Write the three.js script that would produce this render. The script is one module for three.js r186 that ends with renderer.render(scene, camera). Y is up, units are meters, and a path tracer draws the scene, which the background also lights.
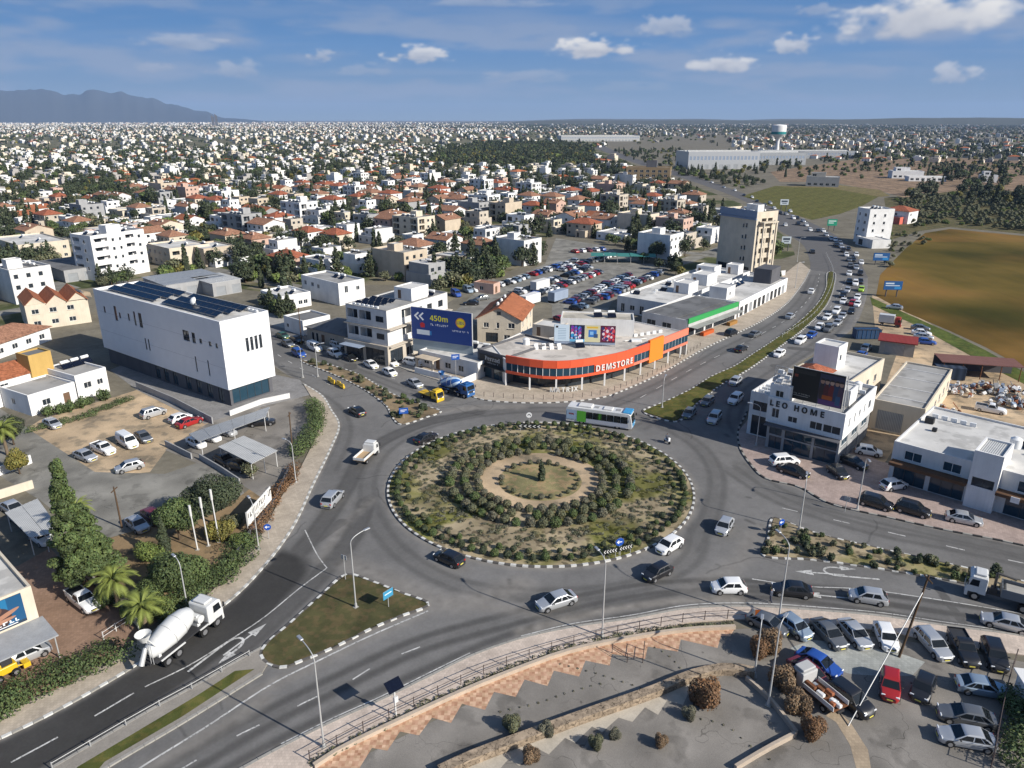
import * as THREE from 'three';
import { mergeGeometries, toCreasedNormals } from 'three/addons/utils/BufferGeometryUtils.js';
import { MarchingCubes } from 'three/addons/objects/MarchingCubes.js';
import { RoundedBoxGeometry } from 'three/addons/geometries/RoundedBoxGeometry.js';

// ---------------------------------------------------------------- camera, sky, sun, exposure
const scene = new THREE.Scene();
const camera = new THREE.PerspectiveCamera(55.1, 4 / 3, 0.5, 60000);
camera.position.set(0, 50, 0);
camera.rotation.x = -THREE.MathUtils.degToRad(19.802);
const renderer = new THREE.WebGLRenderer({ antialias: true });
renderer.toneMapping = THREE.LinearToneMapping;
renderer.toneMappingExposure = 1.32;
renderer.shadowMap.enabled = true;
const SUN = new THREE.Vector3(0.747, 0.5, 0.439).normalize();
const sun = new THREE.DirectionalLight(new THREE.Color(1.0, 0.95, 0.87), 5.0);
sun.position.copy(SUN).multiplyScalar(400).add(new THREE.Vector3(0, 0, -120));
sun.target.position.set(0, 0, -120);
sun.castShadow = true;
sun.shadow.mapSize.set(4096, 4096);
Object.assign(sun.shadow.camera, { left: -260, right: 260, top: 260, bottom: -260, near: 10, far: 1200 });
sun.shadow.radius = 1;
scene.add(sun, sun.target);
scene.fog = new THREE.FogExp2(new THREE.Color(0.46, 0.66, 1.0), 0.00005);

// ---------------------------------------------------------------- small tools
function rng(seed) { let a = seed >>> 0; return () => { a = (a + 0x6D2B79F5) | 0; let t = Math.imul(a ^ (a >>> 15), 1 | a); t = (t + Math.imul(t ^ (t >>> 7), 61 | t)) ^ t; return ((t ^ (t >>> 14)) >>> 0) / 4294967296; }; }
const hash2 = (x, y, s) => { let h = Math.imul(x | 0, 374761393) ^ Math.imul(y | 0, 668265263) ^ Math.imul(s | 0, 974711); h = Math.imul(h ^ (h >>> 13), 1274126177); return ((h ^ (h >>> 16)) >>> 0) / 4294967296; };
const smooth = (t) => t * t * (3 - 2 * t);
const lerp = (a, b, t) => a + (b - a) * t;
const clamp = (v, a = 0, b = 1) => Math.min(b, Math.max(a, v));
const sstep = (a, b, v) => smooth(clamp((v - a) / (b - a)));
function vnoise(x, y, s = 0, per = 0) {
  const xi = Math.floor(x), yi = Math.floor(y), fx = smooth(x - xi), fy = smooth(y - yi);
  const w = per ? (v) => ((v % per) + per) % per : (v) => v;
  return lerp(lerp(hash2(w(xi), w(yi), s), hash2(w(xi + 1), w(yi), s), fx), lerp(hash2(w(xi), w(yi + 1), s), hash2(w(xi + 1), w(yi + 1), s), fx), fy);
}
function fbm(x, y, o = 4, s = 0, per = 0) { let v = 0, a = 0.5, n = 0; for (let i = 0; i < o; i++) { v += a * vnoise(x, y, s + i * 17, per); n += a; a *= 0.5; x *= 2; y *= 2; per *= 2; } return v / n; }

// ---------------------------------------------------------------- the sky: air and clouds
{
  const W = 4096, Hh = 2048, data = new Float32Array(W * Hh * 4);
  const puffs = [], r = rng(77);
  const put = (az, el, w, h, dens) => puffs.push({ az, el, w, h, dens, seed: puffs.length * 31 + 5 });
  const D = Math.PI / 180;
  // cumulus in the direction of view (azimuth from straight ahead, elevation, half sizes in degrees, density)
  for (const [az, el, w, h, d] of [[-7.5, 4.7, 2.5, 0.75, 0.9], [6.6, 5.2, 3.2, 0.9, 1], [16.6, 3.9, 2.8, 0.8, 0.95], [12.4, 6.7, 2.1, 0.8, 0.55], [21.8, 5.1, 2.0, 0.8, 0.75], [30, 6.4, 5.4, 2.1, 1.1], [32.8, 2.8, 1.8, 0.85, 0.7], [-15.2, 4.6, 1.2, 0.5, 0.5], [-21.5, 3.4, 2.2, 0.7, 0.42], [-25.5, 5.3, 3.8, 0.6, 0.45], [-11.5, 3.6, 2.4, 0.5, 0.3], [-27.5, 3.5, 1.5, 0.4, 0.3], [1.0, 3.2, 3.6, 0.6, 0.3], [23, 7.6, 1.5, 0.5, 0.35], [9, 2.4, 4, 0.5, 0.2], [-2, 8.6, 5, 0.5, 0.35]]) put(az * D * 0.88, el * D * 0.87, w * D * 0.95, h * D, d);
  for (let i = 0; i < 70; i++) { const az = (38 + r() * 284) * D; put(az, (2.5 + r() * r() * 26) * D, (1.5 + r() * 4) * D, (0.5 + r() * 1.1) * D, 0.3 + r() * 0.8); }
  for (let j = 0; j < Hh; j++) {
    const el = ((j + 0.5) / Hh - 0.5) * Math.PI, se = Math.sin(el), deg = el / D;
    const near = puffs.filter((p) => Math.abs(p.el - el) < p.h * 2.4);
    for (let i = 0; i < W; i++) {
      const k = (j * W + i) * 4;
      const ang = ((i + 0.5) / W - 0.5) * 2 * Math.PI, dx = Math.cos(ang) * Math.cos(el), dz = Math.sin(ang) * Math.cos(el);
      const sd = clamp(dx * SUN.x + se * SUN.y + dz * SUN.z, -1, 1);
      const a = Math.max(0, deg);
      const t = Math.pow(clamp((a - 5) / 60), 0.6), q = Math.exp(-a / 4.2);
      let R = lerp(0.026, 0.018, t) + 0.195 * q, Gc = lerp(0.165, 0.055, t) + 0.12 * q, B = lerp(0.44, 0.145, t) - 0.11 * q;
      const glow = Math.pow(Math.max(0, sd), 6) * 0.22 + Math.pow(Math.max(0, sd), 40) * 0.9;
      R += glow; Gc += glow * 0.95; B += glow * 0.85;
      if (deg > -1) {
        // thin high streaks on a flat layer
        const hgt = Math.max(0.03, se + 0.05), px = dx / hgt, pz = dz / hgt;
        const c = fbm(px * 0.55 + 9, pz * 1.25 + 3, 5, 401), c2 = fbm(px * 0.2, pz * 0.35, 3, 77);
        let s = sstep(0.5, 0.8, c * 0.7 + c2 * 0.35) * 0.5 * sstep(0.8, 4.5, deg);
        const low = fbm(ang * 11, deg * 1.0, 5, 33); s = Math.max(s, sstep(0.4, 0.72, low) * 0.7 * sstep(0.2, 1.5, deg) * (1 - sstep(5, 12, deg)));
        R = lerp(R, 0.24, s); Gc = lerp(Gc, 0.29, s); B = lerp(B, 0.40, s);
        for (const p of near) {
          let da = ang + Math.PI / 2 - p.az; da = ((da + 3 * Math.PI) % (2 * Math.PI)) - Math.PI;
          const u = da / p.w, v = (el - p.el) / p.h;
          if (u * u > 2.2) continue;
          const n = fbm(u * 2.6 + p.seed, v * 2.2 + p.seed * 0.7, 5, p.seed);
          const base = v < 0 ? v * 1.75 : v * 0.85;
          const m = 1 - Math.sqrt(u * u + base * base) + (n - 0.5) * 1.5;
          const al = sstep(0.05, 0.55, m) * Math.min(1, p.dens);
          if (al > 0.003) {
            const lit = clamp(0.55 + 0.5 * v + (n - 0.5) * 0.8) * Math.min(1, 0.35 + p.dens * 0.6);
            R = lerp(R, lerp(0.22, 0.66, lit), al); Gc = lerp(Gc, lerp(0.25, 0.645, lit), al); B = lerp(B, lerp(0.33, 0.63, lit), al);
          }
        }
      }
      data[k] = R; data[k + 1] = Gc; data[k + 2] = B; data[k + 3] = 1;
    }
  }
  const t = new THREE.DataTexture(data, W, Hh, THREE.RGBAFormat, THREE.FloatType);
  t.mapping = THREE.EquirectangularReflectionMapping; t.magFilter = THREE.LinearFilter; t.minFilter = THREE.LinearFilter; t.needsUpdate = true;
  scene.background = t; scene.environment = t;
}

// ---------------------------------------------------------------- textures (grain, stains, wear) and materials
function tex(n, fn, rep = 1, srgb = true, m = n) {
  const d = new Uint8Array(n * m * 4);
  for (let y = 0; y < m; y++) for (let x = 0; x < n; x++) { const c = fn(x / n, y / m, x, y), k = (y * n + x) * 4; const a = Array.isArray(c) ? c : [c, c, c]; d[k] = clamp(a[0]) * 255; d[k + 1] = clamp(a[1]) * 255; d[k + 2] = clamp(a[2]) * 255; d[k + 3] = 255; }
  const t = new THREE.DataTexture(d, n, m); t.wrapS = t.wrapT = THREE.RepeatWrapping; t.magFilter = THREE.LinearFilter; t.minFilter = THREE.LinearMipmapLinearFilter; t.generateMipmaps = true;
  if (srgb) t.colorSpace = THREE.SRGBColorSpace; t.repeat.set(rep, rep); t.needsUpdate = true; return t;
}
const T = {
  grain: tex(512, (u, v) => 0.80 + 0.13 * fbm(u * 8, v * 8, 4, 3, 8) + 0.12 * (hash2(u * 512, v * 512, 5) - 0.5) + 0.08 * fbm(u * 60, v * 60, 2, 8, 60), 1 / 7),
  stucco: tex(512, (u, v) => { const s = fbm(u * 40, v * 3, 3, 12, 40) ; return 0.86 + 0.11 * fbm(u * 5, v * 5, 5, 31, 5) + 0.05 * s + 0.03 * (hash2(u * 512, v * 512, 9) - 0.5); }, 1 / 9),
  roof: tex(512, (u, v) => { const b = fbm(u * 4, v * 4, 5, 51, 4), st = sstep(0.55, 0.72, fbm(u * 7, v * 7, 4, 61, 7)); return 0.80 + 0.2 * b - 0.1 * st + 0.05 * (hash2(u * 512, v * 512, 19) - 0.5); }, 1 / 13),
  soil: tex(1024, (u, v) => { const b = fbm(u * 6, v * 6, 6, 71, 6), p = sstep(0.5, 0.75, fbm(u * 20, v * 20, 4, 81, 20)), q = 0.2 * (hash2(u * 1024, v * 1024, 2) - 0.5); return [0.62 + 0.4 * b - 0.16 * p + q, 0.62 + 0.38 * b - 0.14 * p + q, 0.62 + 0.36 * b - 0.12 * p + q]; }, 1 / 30),
  grass: tex(1024, (u, v) => { const b = fbm(u * 9, v * 9, 5, 91, 9), p = sstep(0.47, 0.66, fbm(u * 26 + b, v * 26, 4, 95, 26)), q = 0.28 * (hash2(u * 1024, v * 1024, 6) - 0.5); return [0.52 + 0.42 * b + 0.12 * p + q, 0.56 + 0.38 * b + 0.05 * p + q, 0.5 + 0.34 * b + 0.08 * p + q]; }, 1 / 16),
  tiles: tex(256, (u, v) => { const row = Math.abs(((v * 16) % 1) - 0.5) * 2, col = Math.abs(((u * 16) % 1) - 0.5) * 2; return 0.72 + 0.14 * row * (0.6 + 0.4 * col) + 0.22 * (hash2(Math.floor(u * 16), Math.floor(v * 16), 44) - 0.5) + 0.12 * fbm(u * 4, v * 4, 3, 5, 4); }, 1 / 4.6),
  paver: tex(512, (u, v) => { const X = u * 32, Y = v * 32, o = Math.floor(Y) % 2 ? 0.5 : 0, fx = (X + o) % 1, fy = Y % 1, j = fx < 0.08 || fy < 0.1 ? -0.12 : 0; return 0.80 + 0.08 * (hash2(Math.floor(X + o), Math.floor(Y), 7) - 0.5) + j * 0.5 + 0.2 * fbm(u * 5, v * 5, 4, 21, 5); }, 1 / 9.6),
  corr: tex(256, (u, v) => 0.8 + 0.12 * Math.sin(u * Math.PI * 2 * 16) + 0.1 * fbm(u * 3, v * 6, 4, 15, 3), 1 / 4),
  corrBump: tex(256, (u) => 0.5 + 0.5 * Math.sin(u * Math.PI * 2 * 16), 1 / 4, false),
  solar: tex(256, (u, v) => { const a = (u * 6) % 1, b = (v * 10) % 1; return a < 0.05 || b < 0.05 ? [0.5, 0.55, 0.62] : [0.30, 0.33, 0.42]; }, 1),
};
T.field = tex(1024, (u, v) => 0.68 + 0.24 * fbm(u * 10, v * 10, 6, 171, 10) + 0.12 * fbm(u * 80, v * 80, 2, 175, 80) + 0.08 * (hash2(u * 1024, v * 1024, 24) - 0.5), 1 / 61);
T.lot = tex(1024, (u, v) => { const w = fbm(u * 5, v * 5, 3, 311, 5), c = Math.abs(fbm(u * 4 + w * 0.12, v * 4, 5, 317, 4) - 0.5), c2 = Math.abs(fbm(u * 9, v * 9 + w * 0.1, 4, 331, 9) - 0.5), st = sstep(0.56, 0.7, fbm(u * 11, v * 11, 4, 337, 11)); return 0.74 + 0.3 * (fbm(u * 7, v * 7, 5, 341, 7) - 0.5) + 0.14 * (hash2(u * 1024, v * 1024, 4) - 0.5) - (c < 0.0022 ? 0.16 : 0) - (c2 < 0.0014 && w > 0.5 ? 0.14 : 0) - 0.1 * st; }, 1 / 26);
T.bump = tex(512, (u, v) => 0.5 * fbm(u * 30, v * 30, 4, 131, 30) + 0.5 * hash2(u * 512, v * 512, 14), 1 / 7, false);
const lin = (r, g, b) => new THREE.Color().setRGB(r, g, b);
function mat(color, o = {}) { const c = Array.isArray(color) ? lin(...color) : new THREE.Color(color); const q = { color: c, roughness: 0.9, side: THREE.DoubleSide, ...o }; return q.roughness >= 0.85 ? new THREE.MeshPhysicalMaterial({ ...q, specularIntensity: 0.25 }) : new THREE.MeshStandardMaterial(q); }
const M = {
  white: mat([0.82, 0.81, 0.79], { map: T.stucco }), white2: mat([0.72, 0.71, 0.69], { map: T.stucco }), cream: mat([0.66, 0.58, 0.46], { map: T.stucco }), sand: mat([0.56, 0.47, 0.36], { map: T.stucco }), beige: mat([0.52, 0.46, 0.38], { map: T.stucco }),
  grey: mat([0.36, 0.36, 0.36], { map: T.stucco }), dgrey: mat([0.12, 0.12, 0.13], { map: T.stucco }), ochre: mat([0.55, 0.36, 0.12], { map: T.stucco }), pink: mat([0.58, 0.40, 0.32], { map: T.stucco }), bluegrey: mat([0.30, 0.36, 0.46], { map: T.stucco }),
  redwall: mat([0.30, 0.07, 0.045], { map: T.stucco }), brown: mat([0.13, 0.075, 0.045], { map: T.stucco }),
  roofw: mat([0.70, 0.68, 0.64], { map: T.roof }), roofg: mat([0.42, 0.41, 0.39], { map: T.roof }), roofd: mat([0.20, 0.20, 0.20], { map: T.roof }), roofs: mat([0.60, 0.55, 0.46], { map: T.roof }),
  tile: mat([0.46, 0.17, 0.085], { map: T.tiles }), tile2: mat([0.42, 0.22, 0.14], { map: T.tiles }), tile3: mat([0.44, 0.15, 0.085], { map: T.tiles }),
  glass: mat([0.025, 0.032, 0.04], { roughness: 0.08, metalness: 0.0 }), glassb: mat([0.02, 0.05, 0.075], { roughness: 0.06 }), shutter: mat([0.24, 0.20, 0.16], { roughness: 0.7 }), frame: mat([0.72, 0.72, 0.70], { roughness: 0.5 }), dframe: mat([0.05, 0.05, 0.055], { roughness: 0.5 }), door: mat([0.14, 0.08, 0.045], { roughness: 0.6 }),
  steel: mat([0.48, 0.49, 0.50], { roughness: 0.45, metalness: 0.6 }), galv: mat([0.50, 0.50, 0.49], { roughness: 0.5, metalness: 0.35 }), black: mat([0.02, 0.02, 0.02], { roughness: 0.6 }), rust: mat([0.16, 0.07, 0.035]), tank: mat([0.78, 0.78, 0.76], { roughness: 0.4 }), pv: mat([0.045, 0.055, 0.09], { roughness: 0.12, map: T.solar }), corr: mat([0.42, 0.44, 0.46], { map: T.corr, bumpMap: T.corrBump, bumpScale: 0.03, roughness: 0.5, metalness: 0.2 }), corrw: mat([0.62, 0.62, 0.60], { map: T.corr, bumpMap: T.corrBump, bumpScale: 0.03, roughness: 0.6 }),
  conc: mat([0.44, 0.42, 0.38], { map: T.grain }), wood: mat([0.10, 0.065, 0.04]), paintw: mat([0.74, 0.73, 0.70], { roughness: 0.7, map: T.grain }), kerbw: mat([0.72, 0.71, 0.67], { map: T.grain }), kerbb: mat([0.06, 0.06, 0.06], { map: T.grain }), kerbg: mat([0.40, 0.38, 0.34], { map: T.grain }),
};

// ---------------------------------------------------------------- naming and placing
const taken = new Map();
function numbered(name) { const k = taken.get(name) || 0; taken.set(name, k + 1); return k ? name + '_' + String(k).padStart(3, '0') : name; }
function tag(o, label, category, group) { if (label) o.userData.label = label; if (category) o.userData.category = category; if (group) o.userData.group = group; return o; }
function thing(name, label, category, x = 0, y = 0, z = 0, turn = 0, group) { const o = new THREE.Group(); o.name = numbered(name); o.position.set(x, y, z); o.rotation.y = turn; scene.add(o); return tag(o, label, category, group); }
function mesh(name, geo, m, parent) { const g = Array.isArray(geo) ? join(geo) : geo; const o = new THREE.Mesh(g, m); o.name = name; o.castShadow = o.receiveShadow = true; if (parent) parent.add(o); return o; }
function struct(name, geo, m, parent) { const o = mesh(parent ? name : numbered(name), geo, m, parent || scene); if (!parent) o.userData.kind = 'structure'; return o; }
function stuff(o) { o.userData.kind = 'stuff'; return o; }
function clean(g) { g = g.index ? g.toNonIndexed() : g; for (const k of Object.keys(g.attributes)) if (!['position', 'normal', 'uv', 'color'].includes(k)) g.deleteAttribute(k); g.morphAttributes = {}; g.clearGroups(); return g; }
function join(list) { list = list.flat(3).map(clean); const c = list.some((g) => g.attributes.color); return list.length === 1 ? list[0] : mergeGeometries(c ? list.map((g) => (g.attributes.color ? g : paint(g, [1, 1, 1]))) : list); }
function paint(g, c) { const n = g.attributes.position.count, a = new Float32Array(n * 3); for (let i = 0; i < n; i++) { a[3 * i] = c[0]; a[3 * i + 1] = c[1]; a[3 * i + 2] = c[2]; } g.setAttribute('color', new THREE.BufferAttribute(a, 3)); return g; }
// uv in metres from the face's own plane
function boxUV(g) { g = clean(g); const p = g.attributes.position, n = g.attributes.normal, uv = new Float32Array(p.count * 2); for (let i = 0; i < p.count; i++) { const ax = Math.abs(n.getX(i)), ay = Math.abs(n.getY(i)), az = Math.abs(n.getZ(i)); if (ay >= ax && ay >= az) { uv[2 * i] = p.getX(i); uv[2 * i + 1] = p.getZ(i); } else if (ax >= az) { uv[2 * i] = p.getZ(i); uv[2 * i + 1] = p.getY(i); } else { uv[2 * i] = p.getX(i); uv[2 * i + 1] = p.getY(i); } } g.setAttribute('uv', new THREE.BufferAttribute(uv, 2)); return g; }
const B = (w, h, d, x = 0, y = 0, z = 0, ry = 0) => { const g = new THREE.BoxGeometry(w, h, d); g.translate(0, h / 2, 0); if (ry) g.rotateY(ry); g.translate(x, y, z); return boxUV(g); };
const RB = (w, h, d, r, x = 0, y = 0, z = 0) => { const g = new RoundedBoxGeometry(w, h, d, 1, r); g.translate(x, y + h / 2, z); return clean(g); };
const CY = (r0, r1, h, x = 0, y = 0, z = 0, n = 10) => { const g = new THREE.CylinderGeometry(r1, r0, h, n); g.translate(x, y + h / 2, z); return clean(g); };
const HC = (r, len, x, y, z, axis = 'x', n = 12) => { const g = new THREE.CylinderGeometry(r, r, len, n); if (axis === 'x') g.rotateZ(Math.PI / 2); else g.rotateX(Math.PI / 2); g.translate(x, y, z); return clean(g); };
function rod(a, b, r0, r1 = r0, n = 6) { const A = new THREE.Vector3(...a), Bv = new THREE.Vector3(...b), d = Bv.clone().sub(A), g = new THREE.CylinderGeometry(r1, r0, d.length(), n); g.applyQuaternion(new THREE.Quaternion().setFromUnitVectors(new THREE.Vector3(0, 1, 0), d.clone().normalize())); const m = A.add(Bv).multiplyScalar(0.5); g.translate(m.x, m.y, m.z); return clean(g); }
function tri(list) { const g = new THREE.BufferGeometry(); g.setAttribute('position', new THREE.BufferAttribute(new Float32Array(list.flat()), 3)); g.computeVertexNormals(); g.setAttribute('uv', new THREE.BufferAttribute(new Float32Array(list.length * 2), 2)); return boxUV(g); }
const quad = (a, b, c, d) => tri([a, b, c, a, c, d]);
// flat sheet and slab from ground points [x, z]
function shapeOf(pts, holes = []) { const s = new THREE.Shape(pts.map(([x, z]) => new THREE.Vector2(x, -z))); for (const h of holes) s.holes.push(new THREE.Path(h.map(([x, z]) => new THREE.Vector2(x, -z)))); return s; }
function sheet(pts, y, holes) { const g = new THREE.ShapeGeometry(shapeOf(pts, holes)); g.rotateX(-Math.PI / 2); g.translate(0, y, 0); return boxUV(g); }
function slab(pts, y0, y1, holes) { const g = new THREE.ExtrudeGeometry(shapeOf(pts, holes), { depth: y1 - y0, bevelEnabled: false }); g.rotateX(-Math.PI / 2); g.translate(0, y0, 0); return boxUV(g); }
const inPoly = (x, z, p) => { let c = false; for (let i = 0, j = p.length - 1; i < p.length; j = i++) if ((p[i][1] > z) !== (p[j][1] > z) && x < ((p[j][0] - p[i][0]) * (z - p[i][1])) / (p[j][1] - p[i][1]) + p[i][0]) c = !c; return c; };
function spline(pts, step = 1.5, closed = false) { const c = new THREE.CatmullRomCurve3(pts.map(([x, z]) => new THREE.Vector3(x, 0, z)), closed, 'centripetal'); const n = Math.max(2, Math.round(c.getLength() / step)); return c.getSpacedPoints(n).map((p) => [p.x, p.z]).slice(0, closed ? -1 : undefined); }
function offset(line, d) { return line.map((p, i) => { const a = line[Math.max(0, i - 1)], b = line[Math.min(line.length - 1, i + 1)], l = Math.hypot(b[0] - a[0], b[1] - a[1]) || 1; return [p[0] - ((b[1] - a[1]) / l) * d, p[1] + ((b[0] - a[0]) / l) * d]; }); }
function ribbon(line, w, y) { const L = offset(line, w / 2), R = offset(line, -w / 2), t = []; for (let i = 0; i + 1 < line.length; i++) t.push([L[i][0], y, L[i][1]], [R[i][0], y, R[i][1]], [R[i + 1][0], y, R[i + 1][1]], [L[i][0], y, L[i][1]], [R[i + 1][0], y, R[i + 1][1]], [L[i + 1][0], y, L[i + 1][1]]); return tri(t); }


// ---------------------------------------------------------------- ground, roads, islands
const CENTRE = [4.1, -96.7], RB_R = 22.0;
const ringPts = (r, n = 96, c = CENTRE) => Array.from({ length: n }, (_, i) => [c[0] + r * Math.cos((i / n) * 2 * Math.PI), c[1] + r * Math.sin((i / n) * 2 * Math.PI)]);
{
  const g = new THREE.CircleGeometry(24000, 96); g.rotateX(-Math.PI / 2);
  struct('ground', boxUV(g), mat([0.235, 0.21, 0.16], { map: T.field, roughness: 1 }));
}
const roadEdge = {
  swLeft: [[-47.96,-45.37],[-43.89,-49.05],[-41.74,-51.17],[-39.07,-54.42],[-36.34,-58.41],[-33.87,-63.03],[-31.05,-68.42],[-29.27,-75.84],[-28.52,-83.89],[-28.91,-96.2],[-29.24,-108.35],[-30.04,-117.85],[-33.05,-124.85],[-36.45,-132.07],[-41.91,-138.87],[-47.7,-145.66],[-53.14,-152.37],[-75.02,-170.1],[-107.94,-197.39]],
  north: [[-127.16,-229.44],[-88.19,-203.12],[-58.23,-180.9],[-48,-173.57],[-35.66,-161.96],[-21,-146.31],[-14.6,-140.66],[-9.73,-134.27],[-6.45,-130.46],[-2.25,-128.89],[7.3,-128.37],[16.95,-131],[23.8,-137.11],[31.38,-145.66],[45.02,-163.53],[64.92,-186.78],[78,-205.5],[94.3,-235.48],[104.88,-257.3]],
  east: [[118.99,-243.45],[104.51,-212.95],[86.04,-179.95],[74.78,-165.94],[62.98,-153.07],[53.96,-142.5],[47.17,-132.62],[42.62,-123.88],[38.37,-114.81],[36.83,-108.35],[36.66,-102.49],[37.49,-97.47],[41.3,-94.96],[43.89,-89.97],[50.21,-86.18],[56.24,-82.9],[60.61,-80.98],[63.72,-79.35],[71.25,-75.21],[92.53,-63.51]],
  south: [[78.65,-51.28],[59.29,-59.55],[52.53,-62.25],[44.64,-64.15],[39.7,-65.47],[32.94,-66.49],[25.92,-67.18],[19.09,-66.84],[12.75,-65.14],[6.16,-63.67],[0.92,-61.94],[-4.15,-59.27],[-7.55,-56.76],[-11.89,-53.55],[-15.93,-50.82],[-19.52,-48.09],[-22.51,-45.56],[-27.52,-41.47]],
};
// asphalt with tyre wear, pale dust along the edges, patches and cracks
const RX0 = -140, RX1 = 170, RZ0 = -262, RZ1 = -36;
const l2s = (v) => (v <= 0.0031308 ? v * 12.92 : 1.055 * Math.pow(v, 1 / 2.4) - 0.055);
{
  const W = 2048, Hh = 1493, mx = (RX1 - RX0) / W, mz = (RZ1 - RZ0) / Hh, dark = new Float32Array(W * Hh), pale = new Float32Array(W * Hh), crack = new Float32Array(W * Hh);
  const splat = (f, line, w, k, soft = 0.5) => { for (let s = 0; s + 1 < line.length; s++) { const [ax, az] = line[s], [bx, bz] = line[s + 1], i0 = Math.max(0, Math.floor((Math.min(ax, bx) - w - RX0) / mx)), i1 = Math.min(W - 1, Math.ceil((Math.max(ax, bx) + w - RX0) / mx)), j0 = Math.max(0, Math.floor((Math.min(az, bz) - w - RZ0) / mz)), j1 = Math.min(Hh - 1, Math.ceil((Math.max(az, bz) + w - RZ0) / mz)), dx = bx - ax, dz = bz - az, l2 = dx * dx + dz * dz || 1; for (let j = j0; j <= j1; j++) for (let i = i0; i <= i1; i++) { const x = RX0 + (i + 0.5) * mx, z = RZ0 + (j + 0.5) * mz, t = clamp(((x - ax) * dx + (z - az) * dz) / l2), d = Math.hypot(x - ax - t * dx, z - az - t * dz); if (d < w) { const v = k * (1 - sstep(1 - soft, 1, d / w)); if (v > f[j * W + i]) f[j * W + i] = v; } } } };
  const sp = (p) => spline(p, 2);
  // wheel tracks rubbed dark
  const tracks = [[[-45.3,-43.95],[-40.72,-49.48],[-36.48,-54.8],[-31.95,-62.1],[-28.43,-70.26],[-25.5,-80.74],[-23.92,-94.05],[-22.8,-107.59],[-15.98,-117.85],[-5.8,-123.88]], [[-38.97,-43.95],[-35.26,-48.94],[-30.07,-55.06],[-26.72,-61.79],[-23.04,-71.2],[-20.45,-80.74],[-20.09,-91.11]], [[-33.78,-40.47],[-27.19,-46.05],[-22.21,-50.94],[-16.24,-55.84],[-9.29,-61.03],[-1.27,-64.64],[5.24,-67.36],[14.44,-70.26],[23.72,-71.2],[34.6,-69.88],[45.61,-67.36],[57.55,-64.15]], [[-27.25,-40.88],[-20.89,-46.85],[-15.26,-51.4],[-8.71,-56.1],[-1.21,-61.03],[5.04,-64.15],[13.97,-67.36],[25.62,-69.88],[35.13,-68.42],[56.33,-62.4]], [[66.19,-73.16],[55.5,-78.9],[45.33,-83.89],[37.38,-91.11],[33.01,-100.43]], [[67.68,-75.21],[56.82,-81.21],[46.7,-86.97],[39.08,-91.97],[35.02,-102.14]], [[24.91,-85.66],[21.45,-76.26],[14.6,-71.2],[5.36,-69.33],[-4.76,-70.63],[-12.29,-76.26],[-18.16,-85.66],[-21.2,-97.15],[-20.39,-107.59],[-14.24,-117.85],[-2.18,-123.88],[10.59,-124.85],[22.75,-121.03],[29.47,-111.5],[30.73,-100.43],[27.18,-88.32],[21.95,-78.45]], [[22.01,-116.53],[34.27,-132.62],[49.25,-150.98],[69.36,-177.16],[89.84,-211.67],[105.6,-248.48]], [[16.07,-124.85],[29.57,-138.28],[47.44,-160.41],[65.92,-181.86],[83.18,-207.93],[102.88,-248.48]], [[-27.56,-100.43],[-28.54,-115.67],[-32.55,-125.84],[-42.35,-138.28],[-60.27,-161.96]], [[-15.51,-129.94],[-26.88,-141.27],[-40.13,-154.49],[-63.47,-179.01]], [[39.82,-107.59],[38.73,-117.85],[44.86,-132.62],[60.8,-153.07],[81.35,-179.01],[99.24,-211.67],[113.55,-240.2]]];
  tracks.forEach((t, i) => { const c = sp(t); for (const o of [-0.95, 0.95]) splat(dark, offset(c, o), 0.95, i < 4 ? 0.62 : 0.4, 0.9); splat(dark, c, 2.4, i < 2 ? 0.55 : 0.22, 0.8); });
  // newer, darker asphalt on the south-west approach
  splat(dark, sp([[-46.13,-45.08],[-41.39,-50.6],[-37,-55.84],[-32.45,-63.35],[-29.14,-73.16]]), 6.5, 1.12, 0.35);
  // dust collected where nobody drives
  for (const [l, w, k] of [[[[-19.3,-75.21],[-12.77,-71.2],[-7.91,-67.89],[-3.54,-68.42],[0.91,-71.2]], 3.2, 0.5], [[[-8.91,-67.01],[-3.49,-67.36],[3.02,-66.32]], 2.0, 0.45], [[[-25.24,-53.55],[-20.37,-57.17],[-14.6,-62.4],[-9.38,-66.32]], 1.6, 0.5], [[[0.83,-63.03],[9.49,-66.32],[19.67,-68.42],[25.19,-68.42]], 1.3, 0.7], [[[-13.06,-123.88],[-7.72,-125.84],[1.48,-126.34]], 2.2, 0.5], [[[27.47,-76.26],[24.24,-73.16],[20.08,-70.26]], 2.6, 0.35], [[[32.07,-83.14],[29.44,-79.58],[27.72,-76.26]], 2.4, 0.4], [[[22.6,-120.11],[19.59,-123.88],[16.18,-125.84]], 1.8, 0.45], [[[-23.14,-76.26],[-21.86,-84.39],[-19.53,-91.11]], 1.5, 0.35], [[[-29.64,-46.05],[-24.85,-50.94],[-22.87,-53.55]], 1.8, 0.5]]) splat(pale, sp(l), w, k, 1);
  for (const e of Object.values(roadEdge)) splat(pale, e, 0.9, 0.55, 1);
  splat(pale, [...ringPts(RB_R + 0.3), ringPts(RB_R + 0.3)[0]], 1.0, 0.45, 1);
  const r = rng(5);
  for (let n = 0; n < 150; n++) { let x = lerp(RX0, RX1, r()), z = lerp(RZ0 + 80, RZ1, r()), a = r() * 7, l = []; for (let k = 0; k < 14; k++) { l.push([x, z]); a += (r() - 0.5) * 0.9; x += Math.cos(a) * 0.9; z += Math.sin(a) * 0.9; } splat(crack, l, 0.16, 0.5, 0.7); }
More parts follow.
